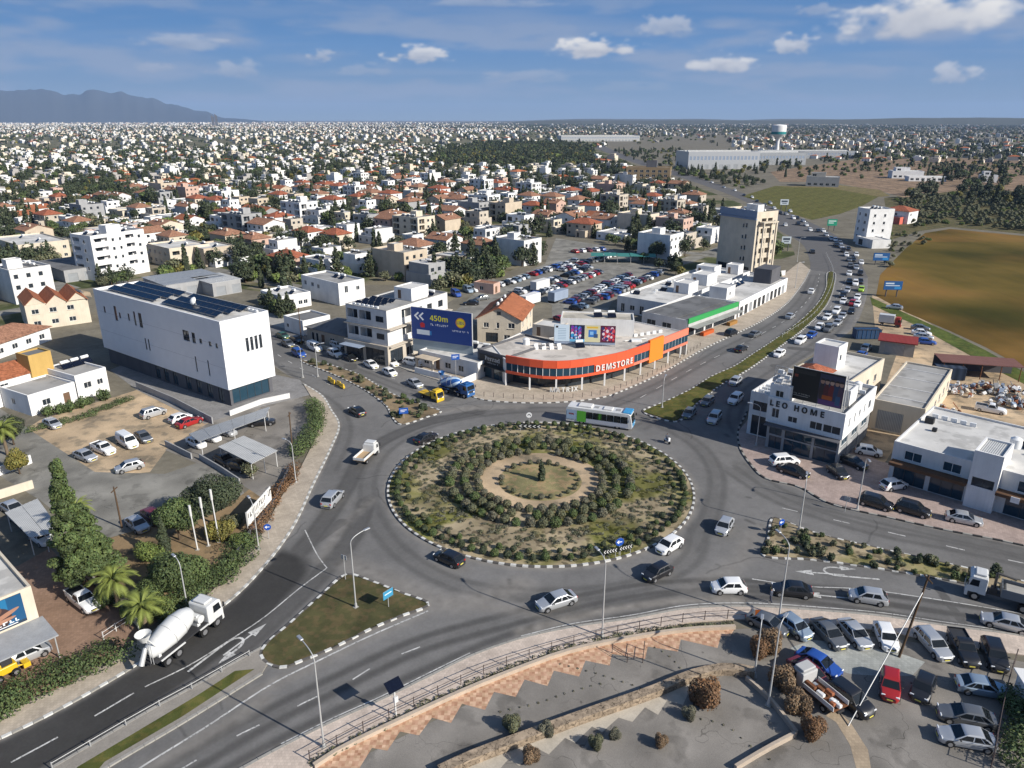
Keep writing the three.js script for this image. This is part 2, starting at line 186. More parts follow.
  for (let n = 0; n < 60; n++) { const x = lerp(RX0, RX1, r()), z = lerp(RZ0, RZ1, r()), a = r() * 3, l = 2 + r() * 9; splat(dark, [[x, z], [x + l * Math.cos(a), z + l * Math.sin(a)]], 0.5 + r() * 1.1, 0.35 + r() * 0.3, 0.12); }
  for (let n = 0; n < 160; n++) { const x = lerp(RX0, RX1, r()), z = lerp(RZ0, RZ1, r()); splat(dark, [[x, z], [x + r(), z + r()]], 0.3 + r() * 0.5, 0.5, 0.9); }
  const d = new Uint8Array(W * Hh * 4);
  for (let j = 0; j < Hh; j++) for (let i = 0; i < W; i++) {
    const k = j * W + i, x = RX0 + (i + 0.5) * mx, z = RZ0 + (j + 0.5) * mz, n = fbm(x * 0.12, z * 0.12, 4, 3), f = fbm(x * 1.1, z * 1.1, 3, 9), h = hash2(i, j, 3);
    let v = 0.17 * (0.72 + 0.5 * n) * (0.9 + 0.2 * f) * (0.93 + 0.14 * h);
    v *= Math.max(0.3, 1 - dark[k] * (0.62 + 0.5 * (n - 0.3))); v = lerp(v, 0.235 * (0.85 + 0.3 * f), clamp(pale[k] * (0.45 + 1.1 * (f - 0.15)))); v *= 1 - crack[k] * 0.6;
    const a = clamp(pale[k]) * 0.12; d[4 * k] = 255 * l2s(v * (1 + a)); d[4 * k + 1] = 255 * l2s(v * (0.965 + a * 0.4)); d[4 * k + 2] = 255 * l2s(v * (0.925 - a * 0.4)); d[4 * k + 3] = 255;
  }
  const t = new THREE.DataTexture(d, W, Hh); t.colorSpace = THREE.SRGBColorSpace; t.magFilter = THREE.LinearFilter; t.wrapS = t.wrapT = THREE.ClampToEdgeWrapping; t.needsUpdate = true;
  M.road = mat([1, 1, 1], { map: t, roughness: 0.92, bumpMap: null });
}
const roadUV = (g) => { const p = g.attributes.position, u = g.attributes.uv; for (let i = 0; i < p.count; i++) u.setXY(i, (p.getX(i) - RX0) / (RX1 - RX0), (p.getZ(i) - RZ0) / (RZ1 - RZ0)); return g; };
const nearRoad = [...spline(roadEdge.swLeft, 2), ...spline(roadEdge.north, 2), ...spline(roadEdge.east, 2), ...spline(roadEdge.south, 2), ...[[-45.05,-35.22]]];
struct('road', roadUV(sheet(nearRoad, 0.012)), M.road);
M.asph = mat([0.155, 0.15, 0.148], { map: T.grain, roughness: 0.95 });
M.asph2 = mat([0.43, 0.41, 0.36], { map: T.lot, roughness: 0.95 });
const farRoad = [...spline([[104.88,-257.3],[110.74,-272.7],[123.86,-317.25],[127.83,-356.51],[137.64,-397.7],[146.75,-454.39],[151.93,-514.96],[153.7,-621.55],[151.25,-781.43],[147.16,-1047.91],[150.86,-1322.99],[153.52,-1521.65]], 8), ...spline([[181.08,-1521.65],[167.02,-1169.73],[166.07,-848.05],[168.14,-663.48],[165.1,-536.27],[159.43,-449.08],[154.64,-397.7],[149.55,-349.88],[143.14,-317.25],[129.33,-272.7],[118.99,-243.45]], 8)];
struct('road', sheet(farRoad, 0.012), M.asph);

// kerbs: separate stones, painted white and black in turn
const HAS = {};
function kerb(line, { closed = false, a: ca = M.kerbw, b: cb = M.kerbb, len = 0.95, w = 0.3, h = 0.15, y = 0, dash = 1, plain = false } = {}) {
  const pts = spline(line, len, closed); if (closed) pts.push(pts[0]);
  const a = [], b = [];
  for (let i = 0; i + 1 < pts.length; i++) { const [x0, z0] = pts[i], [x1, z1] = pts[i + 1], l = Math.hypot(x1 - x0, z1 - z0); (Math.floor(i / dash) % 2 ? a : b).push(B(l - 0.03, h + 0.006 * (i % 3), w, (x0 + x1) / 2, y, (z0 + z1) / 2, Math.atan2(-(z1 - z0), x1 - x0))); }
  const g = new THREE.Group(); g.name = numbered('kerb'); g.userData.kind = 'structure'; scene.add(g);
  if (plain) stuff(mesh('kerb_stones', [...a, ...b], M.kerbg, g)); else { stuff(mesh('pale_kerb_stones', a, ca, g)); stuff(mesh('other_kerb_stones', b, cb, g)); }
  return g;
}
M.kerbd = mat([0.14, 0.13, 0.12], { map: T.grain }); M.pave = mat([0.53, 0.45, 0.355], { map: T.paver }); M.pavep = mat([0.46, 0.36, 0.315], { map: T.paver }); M.paveg = mat([0.66, 0.55, 0.46], { map: T.paver }); M.brickp = mat([0.50, 0.31, 0.20], { map: T.paver }); M.yard = mat([0.33, 0.215, 0.15], { map: T.paver });
M.grass = mat([0.13, 0.15, 0.05], { map: T.grass, roughness: 1 }); M.dry = mat([0.30, 0.25, 0.14], { map: T.grass, roughness: 1 }); M.soil = mat([0.38, 0.29, 0.18], { map: T.soil, roughness: 1 }); M.dirt = mat([0.66, 0.51, 0.34], { map: T.soil, roughness: 1 }); M.greenf = mat([0.15, 0.19, 0.055], { map: T.grass, roughness: 1 }); M.lot = mat([0.43, 0.395, 0.35], { map: T.lot });

// pavements
const pavement = (pts, m, y = 0.13) => struct('pavement', slab(pts, 0, y), m);
pavement([...spline(roadEdge.swLeft.slice(0, 15), 2), ...[[-35.67,-125.84],[-33,-117.85],[-32.61,-111.5],[-32.1,-100.43],[-32.36,-91.11],[-31.94,-81.93],[-32.56,-75.63],[-33.71,-69.88],[-35.72,-66.15],[-37.94,-61.79],[-38.99,-59.41],[-41.57,-55.57],[-45.5,-51.51],[-49.86,-47.88]]], M.pave);
pavement([...spline(roadEdge.north.slice(5), 2), ...[[107.03,-272.7],[82.59,-232.42],[66.94,-211.67],[49.22,-186.78],[33.95,-174.45],[11.29,-165.94],[-9.66,-161.96],[-18.46,-158.14]]], M.pave);
pavement([...spline(roadEdge.north.slice(0, 6), 2), ...[[-18.46,-158.14],[-32.48,-174.45],[-47.64,-186.78],[-59.28,-190.9],[-93.15,-215.54],[-134.36,-243.45]]], M.conc, 0.1);
pavement([...spline(roadEdge.east.slice(8), 2), ...[[101.27,-71.2],[79.25,-85.66],[71.41,-91.11],[67.95,-95.58],[57.02,-103.19],[49.08,-120.11],[47.85,-129.94]]], M.pavep);
pavement([...spline(roadEdge.south, 2), ...[[-27.61,-40.06],[-16.76,-45.66],[-13.26,-48.94],[-7.19,-53.18],[-2.1,-56.63],[5.9,-60.28],[14.12,-63.19],[18.77,-64.48],[23.65,-64.97],[26.25,-64.81],[32.35,-64.15],[39.16,-63.03],[42.47,-61.48],[50.67,-59.41],[57.47,-57.17],[76.24,-49.16]]], M.paveg);
kerb(roadEdge.swLeft.slice(0, 15), { len: 0.8, b: M.kerbg }); kerb(roadEdge.north.slice(6), { len: 0.8, b: M.kerbd }); kerb(roadEdge.east.slice(7), { len: 1.1, a: M.kerbg }); kerb(roadEdge.south, { plain: true, len: 1.2 });
kerb(roadEdge.north.slice(2, 7), { plain: true });

// roundabout island
function islandMat(base, base2, scaleSeed) { return mat(base, { map: tex(1024, (u, v) => { const n = fbm(u * 14, v * 14, 5, scaleSeed, 14), p = sstep(0.42, 0.62, fbm(u * 6, v * 6, 4, scaleSeed + 7, 6)), q = 0.22 * (hash2(u * 1024, v * 1024, 11) - 0.5), s = sstep(0.55, 0.7, fbm(u * 48, v * 48, 3, scaleSeed + 3, 48)) * 0.25; return [0, 1, 2].map((i) => lerp(base2[i], 1, p) * (0.6 + 0.55 * n) + q * 0.6 - s); }, 1 / 38), roughness: 1 }); }
M.isl = islandMat([0.42, 0.34, 0.22], [0.74, 0.8, 0.58], 301);
struct('roundabout_island', slab(ringPts(RB_R - 0.1), 0, 0.16), M.isl);
struct('ground_ring', sheet(ringPts(9.4), 0.166), M.dirt).name = 'bare_earth_ring';
struct('inner_bed', sheet(ringPts(6.1), 0.172), mat([0.42, 0.35, 0.22], { map: T.grass, roughness: 1 }));
kerb(ringPts(RB_R, 72), { closed: true, len: 0.72, w: 0.32, h: 0.2, b: M.kerbd });
// traffic islands
const isl = {
  sw: [[-19.23,-73.16],[-16.07,-71.78],[-12.56,-69.7],[-9.08,-67.53],[-11.95,-65.47],[-14.77,-63.35],[-17.88,-60.58],[-20.75,-58.55],[-22.17,-57.72],[-23.79,-58.27],[-24.89,-59.55],[-24.85,-61.03],[-23.36,-64.32],[-21.35,-68.97]],
  nw: [[-46.33,-153.78],[-41.82,-152.37],[-32.3,-145.02],[-23.19,-133.16],[-15.5,-126.34],[-12.88,-123.88],[-15.46,-121.03],[-19.28,-117.85],[-21.4,-121.5],[-23.07,-126.34],[-26.19,-131.53],[-30.34,-137.11],[-36.95,-144.38]],
  ne: [[23.76,-123.88],[28.73,-128.89],[34.91,-135.39],[40.99,-143.12],[47.98,-150.3],[53.37,-157.4],[61.21,-167.58],[75.77,-187.79],[88.38,-207.93],[98.74,-227.98],[110.11,-253.7],[111.49,-253.7],[102.47,-230.92],[89.23,-204.3],[75.11,-181.86],[62.47,-164.33],[49.97,-147.62],[41.4,-137.69],[34.5,-127.86],[28.59,-119.19]],
  east: [[34.9,-86.18],[36,-85.15],[39.06,-82.17],[45.87,-78.45],[53.5,-74.58],[58.77,-71.78],[66.07,-68.42],[86.59,-58.27],[83.82,-55.84],[64.2,-65.98],[57.16,-69.33],[52.91,-71.01],[46.48,-73.36],[41.02,-75],[36.03,-76.26],[30.52,-77.12],[32.31,-80.74]],
};
struct('traffic_island', slab(isl.sw, 0, 0.15), mat([0.15, 0.135, 0.075], { map: T.grass, roughness: 1 }));
struct('traffic_island', slab(isl.nw, 0, 0.15), M.soil);
struct('traffic_island', slab(isl.ne, 0, 0.15), mat([0.16, 0.16, 0.055], { map: T.grass, roughness: 1 }));
struct('traffic_island', slab(isl.east, 0, 0.15), M.isl);
for (const k of ['sw', 'nw', 'ne', 'east']) kerb(isl[k], { closed: true, len: 0.75, b: M.kerbd });
// the long median of the south-west road and the paved end beside it
struct('median_strip', slab([[-25.11,-60.58],[-27.54,-57.86],[-29.48,-55.44],[-32.37,-52.34],[-37.58,-46.05],[-41.26,-40.47],[-34.31,-38.87],[-33.16,-46.05],[-28.95,-50.82],[-23.94,-56.9],[-23.79,-58.27]], 0, 0.13), mat([0.33, 0.30, 0.26], { map: T.grain }));
struct('median_grass', sheet([[-24.79,-57.44],[-26.62,-57.17],[-28.79,-54.17],[-31.75,-50.6],[-35.54,-46.05],[-35.8,-43.95],[-34.1,-43.04],[-33.59,-46.55],[-29.28,-51.4]], 0.136), mat([0.15, 0.16, 0.055], { map: T.grass, roughness: 1 }));
kerb([[-25.11,-60.58],[-27.54,-57.86],[-29.48,-55.44],[-32.37,-52.34],[-37.58,-46.05]], { plain: true }); kerb([[-23.94,-56.9],[-28.95,-50.82],[-33.16,-46.05],[-35.38,-43.22]], { plain: true });

// painted markings
M.mark = mat([0.62, 0.61, 0.58], { map: tex(256, (u, v) => 0.72 + 0.35 * fbm(u * 8, v * 8, 4, 41, 8) - 0.25 * sstep(0.6, 0.7, fbm(u * 30, v * 30, 3, 47, 30)), 1 / 5), roughness: 0.8 });
const markings = [];
function dashed(line, on, off, w = 0.16) { const p = spline(line, 0.5); let s = 0; while (s < p.length - 2) { const e = Math.min(p.length - 1, s + Math.round(on / 0.5)); markings.push(ribbon(p.slice(s, e + 1), w, 0.02)); s = e + Math.round(off / 0.5); } }
const solid = (line, w = 0.16) => markings.push(ribbon(spline(line, 1.2), w, 0.02));
solid([[-21.9,-74.58],[-24.02,-70.63],[-26.57,-65.14],[-28.76,-61.79],[-31.34,-58.13],[-34.34,-55.19]]); dashed([[-35,-54.42],[-36.86,-51.98],[-38.93,-49.37],[-41.42,-46.55],[-43.72,-43.95]], 3.4, 3.2, 0.18);
dashed([[-9.26,-60.73],[-12.89,-58.41],[-15.71,-55.57],[-18.48,-53.55],[-21.4,-51.17],[-23.82,-49.26],[-25.95,-47.05],[-28.21,-44.7]], 2.2, 3.6);
solid([[-9.07,-66.49],[-14.6,-62.4],[-18.86,-58.84],[-22.57,-55.57],[-26.92,-50.15],[-30.46,-46.05],[-32.39,-43.49]], 0.2); solid([[-21.9,-74.58],[-23.59,-77.12],[-26.77,-83.14]], 0.14);
dashed([[36.89,-88.86],[42.25,-85.92],[49.57,-81.93],[58.13,-77.12],[66.19,-73.16],[88.37,-61.63]], 2.0, 4.5, 0.18); solid([[27.73,-72.37],[32.77,-71.01],[39.35,-70.45],[45.36,-68.97],[54.97,-65.98],[61.39,-63.67],[80.78,-54.8]], 0.16);
dashed([[-36.36,-138.28],[-45.25,-148.95],[-55.67,-161.96],[-77.2,-188.82]], 2, 4); dashed([[-15.96,-134.27],[-22.72,-140.66],[-32.84,-150.98],[-44.17,-161.96],[-60.1,-176.25]], 2.4, 3);
dashed([[25.42,-121.03],[36.6,-134.27],[47.89,-146.31],[66.85,-170.1],[87.92,-199.65],[110.25,-240.2]], 2.5, 4); dashed([[24.38,-131],[37.69,-147.62],[53.61,-165.94],[74.61,-191.95],[94.16,-225.1],[106.98,-253.7]], 2.5, 4);
solid([[0.93,-62.4],[6.21,-64.32],[12.86,-65.81],[19.24,-67.53],[26.13,-67.89],[33.21,-67.18],[40.02,-66.15],[44.99,-64.81],[52.94,-62.87]], 0.13); solid([[-4.18,-59.85],[-7.61,-57.31],[-11.97,-54.04],[-16.03,-51.28],[-19.64,-48.51]], 0.13);
// direction arrows: straight and U-turn, drawn in their own frame (x forward)
function arrow(x, z, a, kind) {
  const out = [], c = Math.cos(a), s = Math.sin(a), put = (px, pz) => [x + px * c + pz * s, z - px * s + pz * c];
  const T3 = (p) => out.push(sheet(p.map((q) => put(...q)), 0.022));
  if (kind === 'ahead') { T3([[-3, -0.1], [0.6, -0.1], [0.6, 0.1], [-3, 0.1]]); T3([[0.6, -0.55], [2.6, 0], [0.6, 0.55]]); }
  else { T3([[-3.0, -0.13], [1.6, -0.13], [1.6, 0.13], [-3.0, 0.13]]); const arc = []; for (let k = 0; k <= 12; k++) { const t = -Math.PI / 2 + (k / 12) * Math.PI; arc.push([1.6 + 1.3 * Math.cos(t), 0.85 + 0.85 * Math.sin(t)]); } markings.push(ribbon(arc.map((q) => put(...q)), 0.27, 0.024)); T3([[1.6, 1.57], [1.6, 1.83], [0.9, 1.83], [0.9, 1.57]]); T3([[0.9, 1.2], [0.9, 2.2], [-0.9, 1.7]]); }
  markings.push(...out);
}
arrow(-27.13,-62.1,1.06, 'ahead'); arrow(-29.76,-59.85,1.09, 'uturn'); arrow(35.82,-73.56,3.01, 'ahead'); arrow(39.45,-72.76,2.98, 'uturn'); arrow(34.98,-69.15,2.97, 'ahead');
struct('road_markings', join(markings), M.mark);


// ---------------------------------------------------------------- how walls, openings and roofs are put together
function wallPanel(w, h, t, ops) { // outer face at z = 0, x from 0, y from 0; each opening is cut through
  const s = new THREE.Shape([new THREE.Vector2(0, 0), new THREE.Vector2(w, 0), new THREE.Vector2(w, h), new THREE.Vector2(0, h)]);
  for (const o of ops) { const x0 = clamp(o.x, 0.06, w - 0.12), x1 = clamp(o.x + o.w, x0 + 0.05, w - 0.06), y0 = Math.max(0.04, o.y), y1 = Math.min(h - 0.05, o.y + o.h); s.holes.push(new THREE.Path([new THREE.Vector2(x0, y0), new THREE.Vector2(x0, y1), new THREE.Vector2(x1, y1), new THREE.Vector2(x1, y0)])); }
  const g = new THREE.ExtrudeGeometry(s, { depth: t, bevelEnabled: false }); g.translate(0, 0, -t); return boxUV(g);
}
const W = (x, y, w, h, k = 'w') => ({ x, y, w, h, k });
const rowOf = (n, x0, dx, y, w, h, k = 'w') => Array.from({ length: n }, (_, i) => W(x0 + i * dx, y, w, h, k));
const geoCache = new Map();
const cached = (key, f) => { if (!geoCache.has(key)) geoCache.set(key, f()); return geoCache.get(key); };
const paneGeo = (w, h) => cached(`p${w.toFixed(2)},${h.toFixed(2)}`, () => B(w, h, 0.03, 0, 0, 0));
const frameGeo = (w, h, n) => cached(`f${w.toFixed(2)},${h.toFixed(2)},${n}`, () => { const f = 0.07, l = [B(w, f, 0.09, 0, 0, 0), B(w, f, 0.09, 0, h - f, 0), B(f, h - 2 * f, 0.09, -w / 2 + f / 2, f, 0), B(f, h - 2 * f, 0.09, w / 2 - f / 2, f, 0)]; for (let i = 1; i < n; i++) l.push(B(f * 0.8, h - 2 * f, 0.08, -w / 2 + (w * i) / n, f, 0)); return join(l); });
const sillGeo = (w) => cached(`s${w.toFixed(2)}`, () => B(w + 0.2, 0.08, 0.2, 0, -0.08, 0.12));
const FACES = { front: (w, d) => [-w / 2, d / 2, 0, w], right: (w, d) => [w / 2, d / 2, Math.PI / 2, d], back: (w, d) => [w / 2, -d / 2, Math.PI, w], left: (w, d) => [-w / 2, -d / 2, -Math.PI / 2, d] };
// a storeyed box with cut openings; children: wall, roof, window (> frame, sill), door, shutter ...
function block(parent, o) {
  const { w, d, h, x = 0, y = 0, z = 0, turn = 0, t = 0.25, parapet = 0.5, wall = M.white, roof = M.roofg, simple = false, roofName = 'roof', wallName = 'wall', glass = M.glass, frame = M.frame, coping = null } = o;
  const base = new THREE.Matrix4().makeRotationY(turn).setPosition(x, y, z), walls = [];
  for (const f of ['front', 'right', 'back', 'left']) {
    const [fx, fz, a, len] = FACES[f](w, d), side = f === 'left' || f === 'right', ops = o[f] || [];
    const g = wallPanel(side ? len - 2 * t : len, h + parapet, t, side ? ops.map((q) => ({ ...q, x: q.x - t })) : ops);
    if (side) g.translate(t, 0, 0);
    const m = new THREE.Matrix4().makeRotationY(a).setPosition(fx, 0, fz); g.applyMatrix4(m); walls.push(boxUV(g));
    for (const q of ops) {
      const mm = base.clone().multiply(m).multiply(new THREE.Matrix4().setPosition(q.x + q.w / 2, q.y, 0));
      const at = (ob, dz) => { ob.applyMatrix4(mm.clone().multiply(new THREE.Matrix4().setPosition(0, 0, dz))); return ob; };
      if (q.k === 'w' || q.k === 's') { const n = q.k === 's' ? Math.max(2, Math.round(q.w / 1.6)) : q.w > 1.1 ? 2 : 1; const p = mesh('window', paneGeo(q.w, q.h), q.m || glass, parent); at(p, -0.14); if (!simple) { mesh('frame', frameGeo(q.w, q.h, n), q.k === 's' ? M.dframe : frame, p).position.z = 0.04; if (q.k === 'w' && q.y > 1.5) mesh('sill', sillGeo(q.w), wall, p).position.z = 0.06; } }
      else if (q.k === 'd') at(mesh('door', paneGeo(q.w, q.h), q.m || M.door, parent), -0.12);
      else if (q.k === 'r') at(mesh('roller_shutter', paneGeo(q.w, q.h), q.m || M.corr, parent), -0.1);
      else if (q.k === 'b') { const dp = q.dp || 1.6; at(mesh('balcony', [B(q.w, q.h, 0.1, 0, 0, -dp), B(q.w, 0.12, dp - 0.2, 0, -0.06, -dp / 2), B(0.1, q.h, dp - 0.2, -q.w / 2 - 0.05, 0, -dp / 2), B(0.1, q.h, dp - 0.2, q.w / 2 + 0.05, 0, -dp / 2), B(q.w, 0.1, dp - 0.2, 0, q.h, -dp / 2)], q.m || wall, parent), -0.02); at(mesh('balcony_rail', [B(q.w - 0.04, 0.9, 0.08, 0, 0.06, 0)], q.rm || wall, parent), -0.1); const dr = mesh('window', paneGeo(Math.min(2.2, q.w * 0.7), q.h * 0.8), glass, parent); at(dr, -dp + 0.1); }
    }
  }
  const wm = mesh(wallName, walls, wall, parent); wm.applyMatrix4(base);
  if (!o.noRoof) { const rm = mesh(roofName, B(w - 2 * t - 0.01, 0.22, d - 2 * t - 0.01, 0, h - 0.22, 0), roof, parent); rm.applyMatrix4(base); }
  if (coping) { const c = mesh('coping', [B(w + 0.1, 0.08, t + 0.12, 0, h + parapet, d / 2 - t / 2), B(w + 0.1, 0.08, t + 0.12, 0, h + parapet, -d / 2 + t / 2), B(t + 0.12, 0.08, d - 2 * t - 0.14, w / 2 - t / 2, h + parapet, 0), B(t + 0.12, 0.08, d - 2 * t - 0.14, -w / 2 + t / 2, h + parapet, 0)], coping, parent); c.applyMatrix4(base); }
  return wm;
}
// tiled roofs over a box w x d; eaves at h
function hipGeo(w, d, rise, over = 0.5) { const X = w / 2 + over, Z = d / 2 + over, r = w >= d ? X - Z : 0, q = w >= d ? 0 : Z - X, e = 0.12; const a = [-X, 0, Z], b = [X, 0, Z], c = [X, 0, -Z], f = [-X, 0, -Z], p = [-r, rise, q], s = [r, rise, -q], lo = ([x, y, z]) => [x, y - e, z]; const P = w >= d ? [quad(a, b, s, p), tri([b, c, s]), quad(c, f, p, s), tri([f, a, p])] : [tri([a, b, p]), quad(b, c, s, p), tri([c, f, s]), quad(f, a, p, s)]; return join([...P, quad(lo(f), lo(c), lo(b), lo(a)), quad(lo(a), lo(b), b, a), quad(lo(b), lo(c), c, b), quad(lo(c), lo(f), f, c), quad(lo(f), lo(a), a, f)]); }
function gableGeo(w, d, rise, over = 0.4) { const X = w / 2 + over, Z = d / 2 + over, e = 0.16, s = rise / (d / 2), y0 = -over * s; const up = (l) => l.map(([x, y, z]) => [x, y + e, z]); const A = [[-X, y0, Z], [X, y0, Z], [X, rise, 0], [-X, rise, 0]], C = [[X, y0, -Z], [-X, y0, -Z], [-X, rise, 0], [X, rise, 0]]; const out = []; for (const q of [A, C]) { const u = up(q); out.push(quad(...u), quad(q[3], q[2], q[1], q[0]), quad(q[0], q[1], u[1], u[0]), quad(q[1], q[2], u[2], u[1]), quad(q[3], q[0], u[0], u[3])); } return join(out); }
const gableEnd = (w, d, rise, side = 0, t = 0.25) => join([side ? 1 : -1].map((s) => { const x0 = (s * w) / 2, x1 = x0 - s * t; const a = [x0, 0, d / 2], b = [x0, 0, -d / 2], c = [x0, rise, 0], e = [x1, 0, d / 2], f = [x1, 0, -d / 2], h = [x1, rise, 0]; return [tri([a, b, c]), tri([e, f, h]), quad(a, c, h, e), quad(b, c, h, f), quad(a, b, f, e)]; }).flat());
// solar water heater: white tank and slanted collector on a frame
const heater = { tank: join([HC(0.32, 1.5, 0, 1.15, 0, 'x', 10)]), panel: (() => { const g = B(1.9, 0.08, 1.3); g.rotateX(0.6); g.translate(0, 0.45, 0.75); return boxUV(g); })(), frame: join([rod([-0.6, 0, -0.2], [-0.6, 0.9, 0], 0.04), rod([0.6, 0, -0.2], [0.6, 0.9, 0], 0.04), rod([-0.6, 0, 1.2], [-0.6, 0.95, 0.1], 0.03), rod([0.6, 0, 1.2], [0.6, 0.95, 0.1], 0.03)]) };
function addHeater(parent, x, y, z, a = 0, frame = true) { const t = mesh('water_tank', heater.tank, M.tank, parent); t.position.set(x, y, z); t.rotation.y = a; const p = mesh('solar_panel', heater.panel, M.pv, parent); p.position.copy(t.position); p.rotation.y = a; if (frame) { const f = mesh('tank_stand', heater.frame, M.galv, parent); f.position.copy(t.position); f.rotation.y = a; } }
const acGeo = join([B(0.85, 0.6, 0.35), CY(0.22, 0.22, 0.04, 0, 0, 0).rotateX(Math.PI / 2).translate(0, 0.3, 0.17)]);
function addAC(parent, x, y, z, a = 0) { const m = mesh('air_conditioner', acGeo, M.tank, parent); m.position.set(x, y, z); m.rotation.y = a; }
function addTank(parent, x, y, z, r = 0.6, h = 1.2) { const m = mesh('water_tank', [CY(r, r, h, 0, 0, 0, 14), CY(r, r * 0.3, 0.25, 0, h, 0, 14)], M.tank, parent); m.position.set(x, y, z); }
// front edge from A to B on the ground (A on the viewer's left when looking at it from outside)
function site(A, Bp, d) { const dx = Bp[0] - A[0], dz = Bp[1] - A[1], w = Math.hypot(dx, dz), th = Math.atan2(-dz, dx); return { w, th, x: (A[0] + Bp[0]) / 2 - Math.sin(th) * d / 2, z: (A[1] + Bp[1]) / 2 - Math.cos(th) * d / 2 }; }
function building(name, label, cat, A, Bp, d, group) { const s = site(A, Bp, d); const g = thing(name, label, cat, s.x, 0, s.z, s.th, group); g.userData.size = undefined; delete g.userData.size; return [g, s.w]; }
// lettering and print computed on a canvas
function canvasMat(w, h, draw, o = {}) { const c = document.createElement('canvas'); c.width = w; c.height = h; const x = c.getContext('2d'); draw(x, w, h); const t = new THREE.CanvasTexture(c); t.colorSpace = THREE.SRGBColorSpace; t.magFilter = THREE.LinearFilter; return mat([0.85, 0.85, 0.85], { map: t, roughness: 0.55, ...o }); }
// small print that cannot be read: short uneven strokes
function strokes(x, x0, y0, w, h) { const r = rng(Math.round(x0 * 7 + y0)); let p = x0; while (p < x0 + w) { const l = h * (0.25 + 0.4 * r()); if (r() > 0.16) { x.fillRect(p, y0 + h * 0.2 * r(), l * 0.4, h * (0.6 + 0.3 * r())); if (r() > 0.4) x.fillRect(p, y0 + h * (r() > 0.5 ? 0.1 : 0.7), l, h * 0.2); } p += l * 1.35; } }
function board(w, h, m, back = M.galv, parent, name = 'sign_panel', t = 0.12) { // flat printed face toward +z on a panel with thickness
  const f = new THREE.PlaneGeometry(w, h); f.translate(0, h / 2, t / 2 + 0.004); const g = mesh(name, B(w, h, t, 0, 0, 0), back, parent); mesh('print', clean(f), m, g); return g;
}


// ---------------------------------------------------------------- the buildings round the junction
const EX = []; // ground taken by what is built by hand (no random houses or trees there)
const rH = rng(991);
{ // white office block with the solar roof
  const A = [-88.55,-153.07], Bp = [-51.69,-125.99], d = 10.2;
  const [g, w] = building('office_block', 'long white office block with solar panels on its flat roof', 'office building', A, Bp, d);
  block(g, { w: w - 1.2, d: d - 1.0, h: 3.4, parapet: 0, wall: M.dgrey, glass: M.glassb, wallName: 'ground_floor_wall', noRoof: true, front: [...rowOf(3, 19, 3.2, 0.3, 1.6, 2.8, 's'), ...rowOf(4, 30, 3.6, 0.3, 1.7, 2.8, 's')], right: [W(0.5, 0.3, d - 2.2, 2.8, 's')] });
  const up = { w, d, h: 12.4, y: 3.4, parapet: 0.5, wall: M.wpan, roof: M.roofw, frame: M.dframe };
  M.wpan = mat([0.80, 0.80, 0.80], { roughness: 0.7, map: tex(256, (u, v) => 0.95 + 0.04 * fbm(u * 6, v * 6, 4, 3, 6), 1 / 9) }); up.wall = M.wpan;
  up.front = [W(3.2, 8.2, 0.7, 1.4), W(7.6, 7.2, 1.0, 3.1), W(9.4, 8.0, 0.7, 1.2), W(13, 8.0, 0.7, 1.5), W(15.4, 7.4, 0.7, 2.9), W(17.3, 7.3, 1.2, 3.0), W(18.2, 2.8, 0.5, 2.4), W(19.4, 2.8, 0.5, 2.4), W(33, 7.4, 2.1, 2.0), W(36, 7.4, 1.1, 2.0), W(38.4, 7.7, 0.8, 0.9), W(41.4, 7.7, 0.8, 0.9), W(43.5, 7.7, 0.7, 0.9), W(35.9, 1.7, 0.4, 3.0), W(40, 1.7, 0.4, 3.0)];
  up.right = [0, 1, 2, 3].map((i) => W(4.7 + i * 0.95, 6.2, 0.62, 2.6));
  block(g, up);
  stuff(mesh('panel_joints', [4.1, 8.3].flatMap((y) => [B(w - 0.5, 0.03, 0.01, 0, 3.4 + y, d / 2 + 0.002), B(0.01, 0.03, d - 0.5, w / 2 + 0.002, 3.4 + y, 0)]), M.grey, g));
  const soffit = mesh('soffit', B(w - 0.52, 0.15, d - 0.52, 0, 3.42, 0), M.white, g); soffit.position.y = 0;
  for (let i = 0; i < 3; i++) for (let k = 0; k < 2; k++) for (let n = 0; n < 9; n++) { const p = mesh('solar_panel', cached('pvrow', () => { const q = B(1.9, 0.06, 1.6); q.rotateX(0.3); return boxUV(q); }), M.pv, g); p.position.set(-w / 2 + 3.2 + k * (w * 0.46) + n * 2.05, 15.85 + 0.6, -d / 2 + 2.0 + i * 2.7); }
  for (let i = 0; i < 6; i++) mesh('panel_rail', cached('rail', () => join([B(18.6, 0.06, 0.06, 0, 0.35, 0.7), B(18.6, 0.06, 0.06, 0, 0.95, -0.7), ...[-9, -4.5, 0, 4.5, 9].flatMap((x) => [rod([x, 0, 0.7], [x, 0.4, 0.7], 0.03), rod([x, 0, -0.7], [x, 1.0, -0.7], 0.03)])])), M.galv, g).position.set(-w / 2 + 3.2 + 8.2 + (i % 2) * w * 0.46, 15.8, -d / 2 + 2.0 + Math.floor(i / 2) * 2.7);
  const dish = new THREE.SphereGeometry(0.9, 12, 6, 0, 6.3, 0, 1.1); dish.rotateX(1.1); const dm = mesh('satellite_dish', clean(dish), M.tank, g); dm.position.set(w / 2 - 14, 17.2, 1); mesh('mast', rod([0, -1.4, -0.3], [0, 0, 0], 0.06), M.galv, dm);
  for (let i = 0; i < 5; i++) addAC(g, w / 2 - 2 - i * 1.2, 15.8, -d / 2 + 1.2, 0);
  for (const e of [-18, -6, 6, 18]) EX.push([g.position.x + e * Math.cos(g.rotation.y), g.position.z - e * Math.sin(g.rotation.y), 9]);
}
